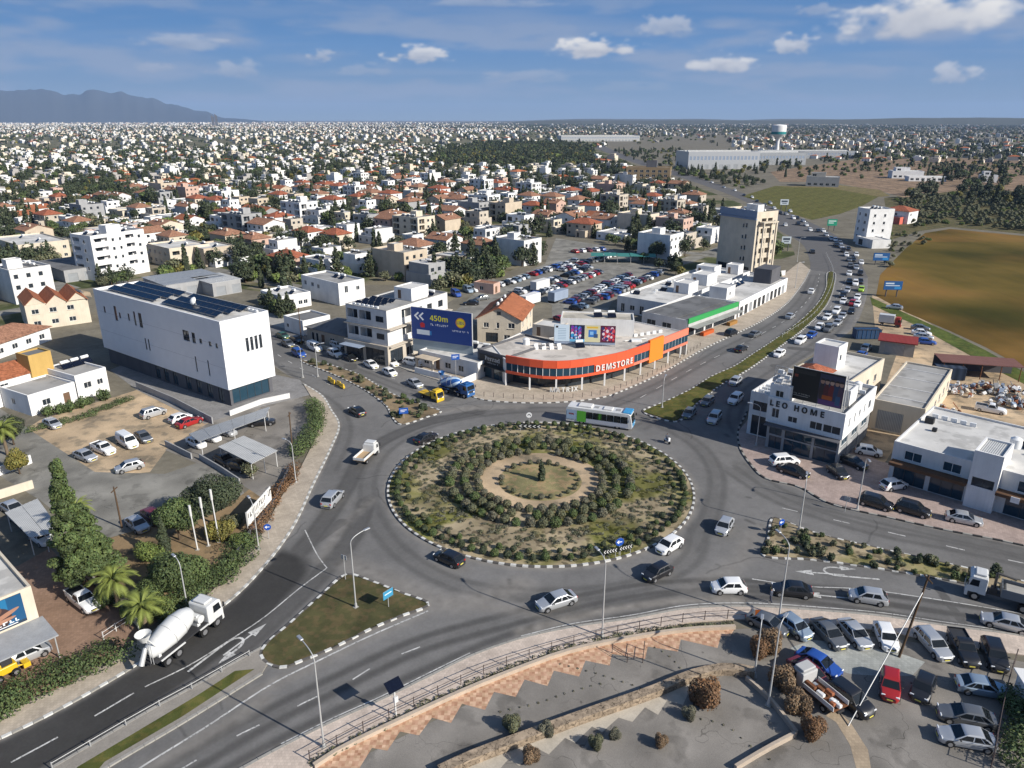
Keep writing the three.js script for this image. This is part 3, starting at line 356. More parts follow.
{ // three-storey commercial block with open corner balconies
  const A = [-36.28,-156.64], Bp = [-26.36,-150.31], d = 21;
  const [g, w] = building('commercial_block', 'three-storey white commercial block with dark corner balconies behind the billboard', 'building', A, Bp, d);
  block(g, { w: w + 1, d: d + 1.6, h: 4.2, parapet: 0.25, wall: M.beige, roof: M.roofg, front: [W(0.6, 0.2, 5, 3.4, 's'), W(6.4, 0.2, 5.4, 3.4, 's')], right: [W(0.8, 0.3, 4, 3.2, 's'), W(6, 1, 2.4, 2), W(11, 1, 2.4, 2)], back: [W(3, 1, 2, 1.5)], left: [W(4, 1, 2, 1.5)] });
  const st = { w, d, h: 3.6, wall: M.white2, parapet: 0.0, frame: M.dframe };
  for (const [i, y] of [[0, 4.4], [1, 8.2]]) block(g, { ...st, y, noRoof: i === 0, parapet: i ? 0.35 : 0, coping: i ? M.roofg : null, front: [W(0.4, 0.3, 3.0, 2.9, 'b'), W(3.9, 0.3, 3.4, 2.9, 'b'), W(8.6, 1.2, 2.2, 1.3)], right: [W(4.8, 0.4, 3, 2.8, 'b'), W(10, 1.1, 1.7, 1.5), W(13.5, 1.1, 1.7, 1.5), W(17.5, 1.1, 1.7, 1.5)], left: [W(3, 1, 2, 1.5), W(9, 1, 2, 1.5)], back: [W(2, 1, 2, 1.5), W(7, 1, 2, 1.5)] });
  for (const y of [4.4, 8.15]) mesh('floor_band', B(w + 1.7, 0.22, d + 0.8, 0.3, y - 0.2, 0), M.beige, g);
  block(g, { w: 5, d: 6, h: 2.6, x: 1.5, y: 11.85, z: -3, parapet: 0.2, wall: M.white, wallName: 'stair_house', roof: M.roofw, front: [W(1, 0.2, 1, 2, 'd')] });
  for (let i = 0; i < 12; i++) mesh('solar_panel', cached('pv2', () => { const q = B(1.6, 0.06, 1.0); q.rotateX(0.5); return boxUV(q); }), M.pv, g).position.set(-w / 2 + 1.6 + (i % 4) * 1.75, 12.3, 8 - Math.floor(i / 4) * 2.4);
  for (let i = 0; i < 5; i++) addHeater(g, -w / 2 + 2 + i * 2.0, 11.8, -7 + (i % 2) * 2, 0.1);
  for (let i = 0; i < 6; i++) addAC(g, -w / 2 + 1.5 + i * 1.3, 11.8, d / 2 - 1.2);
  mesh('awning', B(w * 0.5, 0.1, 2.2, -w / 4, 3.7, d / 2 + 1.8), M.bluegrey, g);
  EX.push([g.position.x, g.position.z, 17]);
}
{ // low house and walls under the billboard
  const [g, w] = building('low_house', 'low grey flat-roofed house below the blue billboard', 'house', [-19.79,-150.3], [-6.92,-141.27], 12);
  block(g, { w, d: 12, h: 3.4, wall: M.white2, roof: M.roofw, parapet: 0.25, front: [W(1.2, 0.9, 1.4, 1.3), W(4.5, 0.2, 1.1, 2.2, 'd'), W(7, 0.9, 1.6, 1.3), W(10.6, 0.9, 1.4, 1.3)], right: [W(2, 1, 1.2, 1.2), W(6.5, 1, 1.2, 1.2)] });
  mesh('porch_roof', B(5, 0.2, 2.6, -w / 2 + 3.4, 2.7, 7.3), M.sand, g); for (const e of [1.2, 5.6]) mesh('porch_pillar', B(0.4, 2.7, 0.4, -w / 2 + e, 0, 8.3), M.beige, g); mesh('porch_gable', B(1.4, 2.2, 1.6, -1.2, 3.4, 1.5), M.white, g);
  mesh('garden_wall', [B(w * 0.62, 1.3, 0.25, -w * 0.05, 0, 10.0), B(0.25, 1.5, 7, w / 2 - 0.4, 0, 9)], M.white, g); for (let i = 0; i < 3; i++) addHeater(g, -3 + i * 3.2, 3.4, -3, 0.2);
}
{ // blue roadside billboard
  const A = [-21.65,-153.07], Bp = [-8.33,-146.96], s = site(A, Bp, 0.6);
  const g = thing('billboard', 'large blue roadside billboard reading 450m with yellow round logo', 'billboard', s.x, 0, s.z, s.th);
  const pm = canvasMat(1024, 512, (x, W0, H0) => {
    x.fillStyle = '#0d3a86'; x.fillRect(0, 0, W0, H0); x.strokeStyle = '#fff'; x.lineWidth = 26; for (const o of [70, 150]) { x.beginPath(); x.moveTo(o + 62, 78); x.lineTo(o, 135); x.lineTo(o + 62, 192); x.stroke(); }
    x.fillStyle = '#f2e72a'; x.font = 'bold 120px sans-serif'; x.fillText('450m', 325, 185); x.fillStyle = '#f4f6fa'; strokes(x, 335, 228, 300, 40);
    x.fillStyle = '#c21f2c'; x.beginPath(); x.moveTo(190, 228); x.lineTo(235, 250); x.lineTo(230, 310); x.lineTo(160, 314); x.lineTo(148, 255); x.fill(); x.fillStyle = '#dfe7f0'; x.fillRect(92, 350, 220, 78); x.fillStyle = '#2e86c8'; x.fillRect(318, 356, 26, 66); x.fillStyle = '#ffe11a'; x.beginPath(); x.arc(838, 170, 80, 0, 7); x.fill(); x.strokeStyle = '#d3272f'; x.lineWidth = 7; x.beginPath(); x.arc(838, 170, 74, 0, 7); x.stroke();
    x.fillStyle = '#12408f'; x.font = 'bold 62px sans-serif'; x.textAlign = 'center'; x.fillText('LIDL', 838, 192); x.textAlign = 'left'; x.fillStyle = '#fff'; strokes(x, 700, 290, 260, 30);
  });
  const b = board(s.w, 7.0, pm, M.galv, g, 'sign_panel', 0.4); b.position.y = 5.4;
  const lower = mesh('lower_sheet', B(s.w, 2.9, 0.12, 0, 2.5, -0.1), mat([0.45, 0.52, 0.55], { map: T.corr }), g);
  for (let i = 0; i < 4; i++) mesh('post', [B(0.3, 12.2, 0.3, -s.w / 2 + 1.2 + (i * (s.w - 2.4)) / 3, 0, -0.4), rod([-s.w / 2 + 1.2 + (i * (s.w - 2.4)) / 3, 0, -3], [-s.w / 2 + 1.2 + (i * (s.w - 2.4)) / 3, 8, -0.5], 0.1)], M.galv, g);
}
{ // house with the terracotta gable roof
  const [g, w] = building('gabled_house', 'two-storey cream house with terracotta gable roof beside the car park', 'house', [-7.52,-167.99], [1.4,-166.16], 15.5);
  block(g, { w: 10.5, d: 15.5, h: 6, wall: M.cream, parapet: 0, noRoof: true, front: [W(1.5, 3.8, 1.3, 1.2), W(4.6, 3.7, 0.7, 1.4), W(7.4, 3.8, 1.6, 1.3), W(2.0, 0.3, 3, 2.3, 's'), W(6.4, 0.9, 1.5, 1.3), W(8.7, 0.8, 1.2, 1.3)], right: [W(2.0, 3.8, 1.4, 1.2), W(6.6, 3.4, 1.7, 2.2, 'b'), W(12, 3.8, 1.5, 1.2), W(1.6, 0.2, 1.2, 2.2, 'd'), W(4.5, 0.9, 1.3, 1.2), W(8, 0.9, 1.3, 1.2), W(12, 0.9, 1.3, 1.2)], back: rowOf(3, 1.5, 3, 3.6, 1.3, 1.3), left: rowOf(3, 2, 4.5, 3.6, 1.3, 1.3) });
  const rf = mesh('roof', gableGeo(15.5, 10.5, 2.7, 0.5).rotateY(Math.PI / 2), M.tile, g); rf.position.y = 6.02; for (const sd of [0, 1]) { const ge = mesh('gable_wall', gableEnd(15.5, 10.5, 2.7, sd).rotateY(Math.PI / 2), M.cream, g); ge.position.y = 6; } mesh('attic_window', paneGeo(0.9, 0.9), M.glass, g).position.set(0, 6.9, 7.77); 
  for (let i = 0; i < 3; i++) { const p = mesh('solar_panel', cached('pvroof', () => { const q = B(3.6, 0.08, 1.1); q.rotateY(Math.PI / 2); q.rotateZ(0.5); return boxUV(q); }), M.pv, g); p.position.set(-2.4, 7.6, 3.5 - i * 4); addTank(g, -1.2, 8.1, 3.5 - i * 4, 0.35, 0.7); }
  EX.push([g.position.x, g.position.z, 14]);
}
{ // orange corner shop: curved front on columns
  const top = [[-1.18,-137.86],[3.48,-135.32],[7.67,-134.08],[12.12,-134.7],[16.79,-136.9],[21.25,-139.5],[26.14,-143.91],[32.31,-150.44],[39.1,-157.94]];
  const cx = 18, cz = -150, g = thing('corner_shop', 'orange fronted corner shop with curved facade on white columns', 'shop', cx, 0, cz);
  const P = top.map(([x, z]) => [x - cx, z - cz]);
  const line = spline(P, 2.6);
  const inner = offset(line, -2.6), backL = [[11, -17], [2, -22], [-12, -14], [-22, 2]].map((p) => p);
  M.orange = mat([0.72, 0.10, 0.035], { roughness: 0.5 }); M.orange2 = mat([0.85, 0.22, 0.02], { roughness: 0.5 }); M.salmon = mat([0.74, 0.2, 0.12], { roughness: 0.5 });
  const ext = (l, y0, y1, t) => { const o = offset(l, t / 2), q = offset(l, -t / 2); return slab([...o, ...[...q].reverse()], y0, y1); };
  const n = line.length;
  // each bay of the front: band above, glass or solid orange panel, sill band below, shop glass behind columns
  for (let i = 0; i + 1 < n; i++) {
    const s = [line[i], line[i + 1]], u = i / (n - 1), solidBay = (u > 0.36 && u < 0.56), orangeBay = u > 0.68 && u < 0.78;
    mesh('fascia_panel', ext(s, 4.9, 6.4, 0.35), u > 0.78 ? M.salmon : M.orange, g);
    if (orangeBay) mesh('display_panel', ext(s, 2.0, 6.9, 0.55), M.orange2, g);
    else if (solidBay) mesh('display_panel', ext(s, 3.3, 4.9, 0.4), M.orange, g);
    else { const p = mesh('window', ext(s, 3.3, 4.9, 0.12), M.glassb, g); mesh('frame', [B(0.1, 1.6, 0.2, s[0][0], 3.3, s[0][1]), B(0.07, 1.6, 0.18, (s[0][0] + s[1][0]) / 2, 3.3, (s[0][1] + s[1][1]) / 2)], M.frame, p); }
    mesh('sill_band', ext(s, 2.75, 3.28, 0.36), u > 0.56 ? M.salmon : M.orange, g);
    const si = [inner[i], inner[i + 1]]; mesh('shop_window', ext(si, 0, 2.9, 0.1), M.glass, g);
    if (i % 2 === 0) mesh('column', B(0.32, 2.75, 0.32, s[0][0], 0, s[0][1]), M.white, g);
  }
  mesh('ceiling', sheet([...line, ...[...inner].reverse()], 2.74), M.white2, g);
  const poly = [...line, ...backL];
  mesh('roof', slab(poly, 5.0, 5.25), mat([0.68, 0.62, 0.55], { map: T.roof }), g);
  mesh('wall', [ext([line[n - 1], ...backL, line[0]], 0, 5.4, 0.25)], M.white2, g);
  // lettering on the solid orange bays, built as raised letters
  globalThis.__shop = { g, line, n };
  // roof house and hoarding
  block(g, { w: 16, d: 6.5, h: 3.4, x: 1.0, y: 5.25, z: -9.0, turn: -0.12, parapet: 0.25, wall: M.white2, wallName: 'roof_house_wall', roof: M.roofs, front: [W(4, 1.2, 0.8, 0.8), W(11, 1.2, 0.8, 0.8)], right: [W(2, 0.1, 1, 2.1, 'd')] });
  block(g, { w: 6.5, d: 5, h: 2.4, x: -9.5, y: 5.25, z: -6.5, turn: -0.5, parapet: 0.2, wall: M.beige, wallName: 'roof_store_wall', roof: M.roofw, front: [W(1, 0.1, 1, 2, 'd')] });
  for (let i = 0; i < 5; i++) addAC(g, 9 + i * 1.5, 5.25, -5 - i * 0.8, 0.4); for (let i = 0; i < 8; i++) addAC(g, -13 + (i % 4) * 1.6, 5.25, 4.5 - Math.floor(i / 4) * 2.2, 0.3); addTank(g, -15, 5.25, 1, 0.7, 1.2); addHeater(g, -4, 5.25, 2.5, 0.2); addHeater(g, 4, 8.65, -9, 0.1); addHeater(g, 1, 8.65, -9.5, 0.1); for (let i = 0; i < 3; i++) mesh('roof_duct', rod([-10 + i * 8, 5.4, -3 + i], [-5 + i * 8, 5.4, -5 + i], 0.14), M.galv, g); mesh('skylight', RB(2.2, 0.5, 1.4, 0.1, 8.5, 5.25, -1), M.tank, g); mesh('roof_parapet', ext(offset(line, -0.4), 5.2, 6.1, 0.2), M.white2, g);
  EX.push([cx - 4, cz - 6, 15], [cx + 12, cz - 12, 17]);
}
{ // printed hoarding standing on the shop's roof
  const A = [8.83,-148.41], Bp = [21.46,-146.96], s = site(A, Bp, 0.4);
  const g = thing('roof_hoarding', 'wide printed hoarding with four coloured panels on corner shop roof', 'billboard', s.x, 5.25, s.z, s.th);
  const pm = [
    canvasMat(256, 256, (x) => { x.fillStyle = '#cfe0ec'; x.fillRect(0, 0, 256, 256); x.fillStyle = '#8fa9bd'; for (let i = 0; i < 7; i++) x.fillRect(60, 60 + i * 26, 140, 8); x.fillStyle = '#20242c'; x.fillRect(24, 20, 40, 30); }),
    canvasMat(256, 256, (x) => { x.fillStyle = '#141a3a'; x.fillRect(0, 0, 256, 256); for (let i = 0; i < 60; i++) { x.fillStyle = ['#4a63c8', '#b03a86', '#2a9bd0', '#e8e8ee', '#7b2fa0'][i % 5]; x.beginPath(); x.arc(30 + ((i * 67) % 200), 30 + ((i * 41) % 170), 8 + ((i * 7) % 20), 0, 7); x.fill(); } x.fillStyle = '#6fb6dc'; x.fillRect(0, 215, 256, 41); }),
    canvasMat(256, 256, (x) => { x.fillStyle = '#d9d2a8'; x.fillRect(0, 0, 256, 256); x.fillStyle = '#2f74c4'; x.fillRect(60, 70, 140, 110); x.fillStyle = '#8fc0ea'; x.fillRect(85, 95, 60, 50); x.fillStyle = '#e3b93c'; x.fillRect(30, 20, 190, 26); x.fillStyle = '#35507a'; x.fillRect(150, 130, 70, 60); }),
    canvasMat(256, 256, (x) => { x.fillStyle = '#5a1530'; x.fillRect(0, 0, 256, 256); for (let i = 0; i < 46; i++) { x.fillStyle = ['#c22a38', '#e0525a', '#7f2a6a', '#f0d8dc', '#30306a'][i % 5]; x.beginPath(); x.arc(40 + ((i * 53) % 200), 30 + ((i * 71) % 200), 9 + ((i * 5) % 22), 0, 7); x.fill(); } }),
  ];
  const pw = s.w / 4; pm.forEach((m, i) => { const b = board(pw - 0.06, 3.6, m, M.galv, g, 'sign_panel', 0.15); b.position.set(-s.w / 2 + pw * (i + 0.5), 0.9, 0); });
  mesh('lower_strip', B(s.w, 0.5, 0.12, 0, 0.38, -0.05), M.bluegrey, g); for (let i = 0; i < 6; i++) mesh('strut', [rod([-s.w / 2 + (i * s.w) / 5, 0, -0.2], [-s.w / 2 + (i * s.w) / 5, 4.4, -0.2], 0.07), rod([-s.w / 2 + (i * s.w) / 5, 0, -2], [-s.w / 2 + (i * s.w) / 5, 3.4, -0.25], 0.05)], M.galv, g);
}
{ // dark shop next to it
  const [g, w] = building('dark_shop', 'dark grey shop with white lettering beside the orange corner shop', 'shop', [-7.06,-144.38], [-0.8,-138.87], 15);
  block(g, { w, d: 15, h: 5.2, parapet: 0.5, wall: M.dgrey, roof: M.roofw, glass: M.glassb, front: [W(0.5, 0.15, w / 2 - 0.8, 2.6, 's'), W(w / 2 + 0.2, 0.15, w / 2 - 0.8, 2.6, 's')], left: [W(3, 1, 2, 1.4), W(8, 1, 2, 1.4)] });
  const lm = canvasMat(512, 160, (x) => { x.fillStyle = '#17181c'; x.fillRect(0, 0, 512, 160); x.fillStyle = '#e6e6e6'; x.font = '92px serif'; x.textAlign = 'center'; x.fillText('Perrad', 256, 88); strokes(x, 160, 114, 200, 26); });
  const b = board(w - 1.2, 2.0, lm, M.dgrey, g, 'sign_panel', 0.1); b.position.set(0, 3.0, 7.56); mesh('canopy', B(w + 0.2, 0.12, 1.2, 0, 2.86, 8.2), M.black, g);
  EX.push([g.position.x, g.position.z, 12]);
}
{ // row of low white shops along the north-east road
  const [g, w] = building('shop_row', 'long low white shop row with cluttered flat roof behind corner shop', 'shop', [28.3, -197.4], [40, -188], 58);
  block(g, { w: 15, d: 56, h: 4, wall: M.white2, roof: M.roofw, parapet: 0.5, front: [W(1.2, 0.2, 1.2, 2.4), W(4, 1, 1.5, 1.4), W(7, 0.2, 1.3, 2.4), W(10.5, 0.9, 1.3, 1.5)], right: Array.from({ length: 11 }, (_, i) => W(2.4 + i * 4.8, 0.3, 3.2, 2.7, i % 3 ? 's' : 'r')) });
  for (const [x, z, a, b, h] of [[4, 10, 4.5, 6, 2.8], [3, -4, 5, 7, 3.0], [-2, -18, 6, 5, 2.6], [4, -24, 4, 4, 2.8]]) block(g, { w: a, d: b, h, x, y: 4, z, parapet: 0.2, wall: M.white, wallName: 'roof_house_wall', roof: M.roofw, front: [W(0.6, 0.1, 0.9, 2, 'd')] });
  for (let i = 0; i < 16; i++) { const x = -6 + rH() * 8, z = 20 - i * 2.6 + rH(); if (i % 3 === 0) addHeater(g, x, 4, z, rH() * 0.4, false); else addAC(g, x, 4, z, rH() * 3); }
  EX.push([g.position.x, g.position.z, 14], [g.position.x + 14, g.position.z - 16, 14], [g.position.x - 12, g.position.z + 16, 13]);
}
{ // green-fronted shop
  const [g, w] = building('green_sign_shop', 'small shop with green sign band and dark sheet roof by the road', 'shop', [42.22,-171.82], [59.52,-189.85], 13);
  M.green = mat([0.03, 0.28, 0.07], { roughness: 0.5 });
  block(g, { w, d: 13, h: 4.2, parapet: 0.2, wall: M.white2, roof: M.roofd, front: [W(0.6, 0.15, 3, 2.6, 's'), W(4.2, 0.15, 4, 2.6, 's'), W(9, 0.15, 3.4, 2.6, 's'), W(13, 0.15, Math.max(1.5, w - 14), 2.6, 's')], left: [W(1.5, 1, 2.6, 1.8), W(6, 1, 2.6, 1.8)] });
  const b = board(w - 0.2, 1.3, M.green, M.green, g, 'sign_band', 0.3); b.position.set(0, 3.5, 6.7); const b2 = mesh('white_band', B(w - 0.2, 0.8, 0.25, 0, 2.7, 6.7), M.corrw, g); mesh('awning', [B(w - 1, 0.08, 2.2, 0, 2.6, 7.8)], M.roofg, g);
  mesh('produce_stand', B(5, 0.9, 1, -w / 4, 0.13, 8.6), mat([0.45, 0.1, 0.03]), g); mesh('produce_stand', B(4, 0.9, 1, w / 4, 0.13, 8.6), mat([0.3, 0.16, 0.05]), g);
  for (let i = 0; i < 3; i++) mesh('roof_sheet', B(w / 3 - 0.1, 0.1, 9, -w / 3 + (i * w) / 3, 4.3, -1.2), M.roofd, g);
  EX.push([g.position.x, g.position.z, 12]);
}
{ // continuing white shops with the dark cube
  const [g, w] = building('white_roadside_shop', 'narrow white roadside shop row with arched openings past the green sign', 'shop', [60.35,-190.9], [84.17,-222.29], 12);
  block(g, { w, d: 12, h: 3.9, parapet: 0.5, wall: M.white, roof: M.roofw, front: Array.from({ length: Math.floor(w / 3.4) }, (_, i) => W(0.8 + i * 3.4, 0.15, 2.3, 2.6, i % 4 === 2 ? 'r' : 's')) });
  block(g, { w: 6, d: 5, h: 3, x: -w / 2 + 5, y: 3.9, z: -1, parapet: 0.2, wall: M.white2, wallName: 'roof_house_wall', roof: M.roofw, front: [W(2, 0.8, 1, 1)] });
  const cube = mesh('screen_wall', [B(8, 4.2, 0.3, w / 2 - 6, 3.9, 4.0), B(0.3, 4.2, 5, w / 2 - 10, 3.9, 1.4), B(0.3, 4.2, 5, w / 2 - 2, 3.9, 1.4), B(8, 0.15, 5, w / 2 - 6, 8.0, 1.6)], M.dgrey, g);
  for (let i = 0; i < 4; i++) addHeater(g, -4 + i * 3, 3.9, -3.5, 0, false);
  EX.push([g.position.x, g.position.z, 14]);
}
{ // beige residential tower
  const [g, w] = building('residential_tower', 'beige six-storey residential tower with blue-grey roof and tall lit balconies', 'apartment block', [72.44,-260.31], [80.54,-246.34], 10);
  block(g, { w, d: 10, h: 20, parapet: 1.2, wall: M.cream, roof: M.roofg, front: [0, 1, 2, 3].flatMap((i) => [W(10.4, 4.6 + i * 3.7, 0.8, 1.3), W(11.7, 4.6 + i * 3.7, 0.9, 1.6)]).concat([W(0.8, 0.2, 5, 2.6, 's'), W(7, 0.2, 8, 2.6, 's')]), right: [0, 1, 2, 3, 4].flatMap((i) => [W(0.9, 3.6 + i * 3.3, 0.8, 1.4), W(2.5, 3.2 + i * 3.3, 2.2, 2.6, 'b'), W(5.4, 3.2 + i * 3.3, 2.2, 2.6, 'b'), W(8.3, 3.6 + i * 3.3, 0.8, 1.4)]).concat([W(1.5, 0.2, 3, 2.4, 's'), W(5.5, 0.2, 3, 2.4, 's')]) });
  mesh('roof_band', [B(w + 0.6, 0.5, 0.5, 0, 18.6, 5.3), B(w + 0.4, 2.4, 0.12, 0, 19.2, 5.2)], mat([0.22, 0.27, 0.36]), g);
  mesh('pergola', [B(2.2, 0.4, 7, w / 2 + 0.9, 17.6, 0), B(0.5, 17.6, 0.5, w / 2 + 1.6, 0, 3), B(0.5, 17.6, 0.5, w / 2 + 1.6, 0, -3)], M.cream, g);
  for (let i = 0; i < 6; i++) addHeater(g, -4 + (i % 3) * 4, 20, 3 - Math.floor(i / 3) * 5.5, 0); block(g, { w: 5, d: 3, h: 2.8, x: 2, y: 20, z: -0.5, wall: M.white2, wallName: 'lift_house_wall', roof: M.roofw, parapet: 0.2 });
  mesh('boundary_wall', [B(0.3, 1.8, 12, w / 2 + 5, 0, 0), B(5, 1.8, 0.3, w / 2 + 2.4, 0, 6.2)], M.white2, g);
  EX.push([g.position.x, g.position.z, 22]);
}
{ // corner showroom with LEO HOME lettering
  const A = [40.5, -108.7], Bp = [49.5, -101.1], d = 16;
  const [g, w] = building('showroom', 'three-storey white showroom with black LEO HOME lettering along its top', 'shop', A, Bp, d);
  block(g, { w: w - 0.6, d: d - 0.6, h: 4.6, parapet: 0, noRoof: true, wall: M.grey, wallName: 'lower_wall', glass: M.glassb, front: [W(0.4, 2.6, 2.0, 1.4, 's'), W(2.9, 2.5, 4.2, 1.6, 's'), W(7.5, 2.5, 3.4, 1.6, 's'), W(0.5, 0.2, 2.0, 2.1, 's'), W(2.9, 0.2, 4.2, 2.1, 's'), W(7.5, 0.2, 3.4, 2.1, 's')], right: [W(1, 2.8, 3, 1.2), W(6, 2.8, 3, 1.2), W(11, 2.8, 3, 1.2), W(1.5, 0.3, 3, 2.1, 'r'), W(7, 0.3, 3, 2.1, 'r')], left: [W(1, 0.2, 5, 4.0, 's'), W(7, 0.2, 5, 4.0, 's')] });
  block(g, { w, d, h: 3.7, y: 4.6, parapet: 0.5, wall: M.white, roof: M.roofg, frame: M.frame, front: [W(0.8, 0.9, 1.2, 1.6), W(3.4, 0.8, 1.5, 1.0), W(6.8, 0.6, 1.9, 1.3), W(8.8, 0.6, 2.6, 1.3)], right: [W(2.4, 1.2, 0.6, 1.6), W(5, 1.2, 0.6, 1.6), W(7.4, 1.6, 0.8, 1.0), W(10, 1.2, 0.6, 1.6), W(12.4, 1.2, 1.4, 1.4)], left: [W(2, 1, 3, 2), W(7, 1, 3, 2)] });
  globalThis.__leo = { g, w, d };
  block(g, { w: 4.2, d: 11, h: 7.2, x: -8, z: -1, wall: M.white2, roof: M.roofw, parapet: 0.5, wallName: 'annex_wall', front: [W(0.6, 4.6, 3, 1.6, 's'), W(0.6, 0.3, 3, 3.4, 's')], left: [W(0.6, 0.3, 4.4, 3.6, 's'), W(5.6, 0.3, 4.4, 3.6, 's'), W(0.6, 4.6, 4.4, 1.6, 's'), W(5.6, 4.6, 4.4, 1.6, 's')] }); mesh('red_panel', B(0.1, 1.1, 10, -10.2, 3.9, -1), M.redwall, g);
  for (let i = 0; i < 9; i++) addAC(g, -9 + (i % 3) * 1.0, 7.25, 3 - Math.floor(i / 3) * 1.5, 0.2); for (let i = 0; i < 5; i++) addAC(g, 1 + i * 0.95, 8.35, -4 + (i % 2), 0); addTank(g, 3.5, 8.35, -6, 0.6, 1.1); addHeater(g, -1.5, 8.35, -5.5, 0.2); block(g, { w: 3.4, d: 3.6, h: 2.4, x: 3.2, y: 8.3, z: 1.5, wall: M.white, roof: M.roofw, parapet: 0.2, wallName: 'stair_house_wall', left: [W(1, 0.1, 0.9, 2, 'd')] });
  mesh('canopy', B(w - 0.4, 0.15, 1.3, 0, 4.35, d / 2 + 0.6), M.dgrey, g);
  // roof tower at the corner, air-conditioning frame
  block(g, { w: 3.2, d: 4.2, h: 2.4, x: -w / 2 + 1.62, y: 8.3, z: d / 2 - 2.4, parapet: 0.2, wall: M.white, wallName: 'roof_tower_wall', roof: M.roofw, front: [W(0.9, 0.6, 1.3, 1.1)], right: [W(1, 0.9, 0.6, 0.8), W(2, 0.9, 0.6, 0.8)] });
  for (let i = 0; i < 8; i++) addAC(g, -w / 2 + 0.8 + (i % 3) * 1.1, 10.8 + Math.floor(i / 3) * 0.75, d / 2 - 2.0 - (i % 2) * 1.2, 0);
  mesh('equipment_frame', [rod([-w / 2 + 0.3, 10.7, d / 2 - 0.8], [-w / 2 + 0.3, 13.8, d / 2 - 0.8], 0.05), rod([-w / 2 + 3.0, 10.7, d / 2 - 0.8], [-w / 2 + 3.0, 13.8, d / 2 - 0.8], 0.05), ...[0, 1, 2, 3, 4].map((i) => rod([-w / 2 + 0.3, 11 + i * 0.7, d / 2 - 0.8], [-w / 2 + 3.0, 11 + i * 0.7, d / 2 - 0.8], 0.035)), ...[0, 1, 2, 3].map((i) => rod([-w / 2 + 0.6 + i * 0.8, 10.7, d / 2 - 0.8], [-w / 2 + 0.6 + i * 0.8, 13.8, d / 2 - 0.8], 0.025))], M.galv, g);
  EX.push([g.position.x, g.position.z, 18]);
}
{ // hoarding on the showroom roof
  const L = globalThis.__leo, g = thing('roof_hoarding', 'large dark printed hoarding showing a group of people on showroom roof', 'billboard', L.g.position.x, 8.35, L.g.position.z, L.g.rotation.y);
  const f = new THREE.Group(); f.name = 'sign'; const pm = canvasMat(1024, 720, (x) => {
    x.fillStyle = '#15120f'; x.fillRect(0, 0, 1024, 720); x.fillStyle = '#4b4a46'; for (let i = 0; i < 5; i++) x.fillRect(40, 60 + i * 16, 420, 5); x.fillStyle = '#8c3a20'; x.fillRect(40, 160, 70, 60); x.fillStyle = '#b8b0a4'; strokes(x, 60, 570, 320, 34); x.fillRect(60, 625, 300, 10);
    const g2 = x.createLinearGradient(520, 0, 1024, 0); x.fillStyle = '#3b3b52'; x.fillRect(540, 40, 484, 680);
    const folk = [[600, '#3a2b2c', '#b98b70'], [690, '#5b2226', '#c49a80'], [785, '#7a2b2b', '#d0a78c'], [880, '#30405e', '#c39578'], [965, '#574050', '#caa084']];
    for (const [px, c, s] of folk) { x.fillStyle = c; x.beginPath(); x.ellipse(px, 430, 56, 190, 0, 0, 7); x.fill(); x.fillStyle = s; x.beginPath(); x.ellipse(px, 205, 40, 52, 0, 0, 7); x.fill(); x.fillStyle = '#2d2019'; x.beginPath(); x.arc(px, 180, 44, Math.PI, 0); x.fill(); }
    x.fillStyle = '#b4561c'; x.fillRect(620, 500, 200, 90); x.fillStyle = '#5d3670'; x.fillRect(560, 600, 430, 110); x.fillStyle = '#39587c'; x.fillRect(880, 470, 90, 200);
  });
  const b = board(7.8, 5.2, pm, M.galv, g, 'sign_panel', 0.25); b.position.set(0.9, 0.6, L.d / 2 - 1.4);
  for (let i = 0; i < 5; i++) mesh('strut', [rod([-3 + i * 2, 0, L.d / 2 - 1.7], [-3 + i * 2, 5.8, L.d / 2 - 1.7], 0.08), rod([-3 + i * 2, 0, L.d / 2 - 4.4], [-3 + i * 2, 4.4, L.d / 2 - 1.75], 0.06)], M.galv, g);
}
{ // buildings behind the showroom
  const [g, w] = building('rear_building', 'long pale two-storey building with red roof patch behind the showroom', 'building', [47.88,-119.97], [55.81,-119.97], 24);
  g.position.set(57.5, 0, -124.5); g.rotation.y = -0.75;
  block(g, { w: 10, d: 22, h: 8, wall: M.cream, roof: M.roofw, parapet: 0.5, front: [W(1, 5, 1.5, 1.4), W(5, 5, 1.5, 1.4)], right: [...rowOf(5, 1.5, 4, 5, 1.3, 1.4), ...rowOf(5, 1.5, 4, 1.2, 1.3, 1.4)] });
  mesh('red_roof', hipGeo(5.2, 6.5, 1.3, 0.2), M.tile3, g).position.set(-1.6, 8.6, 5.5); block(g, { w: 4.2, d: 4.2, h: 4.0, x: -1.6, y: 8, z: -1.5, wall: M.white, roof: M.roofw, parapet: 0.3, wallName: 'roof_tower_wall', right: [W(1, 1.4, 1, 1.2)] });
  EX.push([57, -124, 16]);
  const [s2, w2] = building('long_shed', 'long grey flat-roofed shed running back from the showroom', 'shed', [57.05,-109.51], [58.41,-106.83], 30);
  s2.position.set(72.5, 0, -124.6); s2.rotation.y = -0.66;
  block(s2, { w: 8, d: 26, h: 5, wall: M.cream, roof: M.roofg, parapet: 0.3, right: rowOf(6, 1.5, 4.2, 2.2, 1.6, 1.4), front: [W(1, 0.2, 4, 3.4, 'r')] });
  for (let i = 0; i < 4; i++) mesh('roof_seam', B(7.3, 0.08, 0.2, 0, 5.0, -9 + i * 6), M.white2, s2);
  EX.push([68, -119, 16]);
}
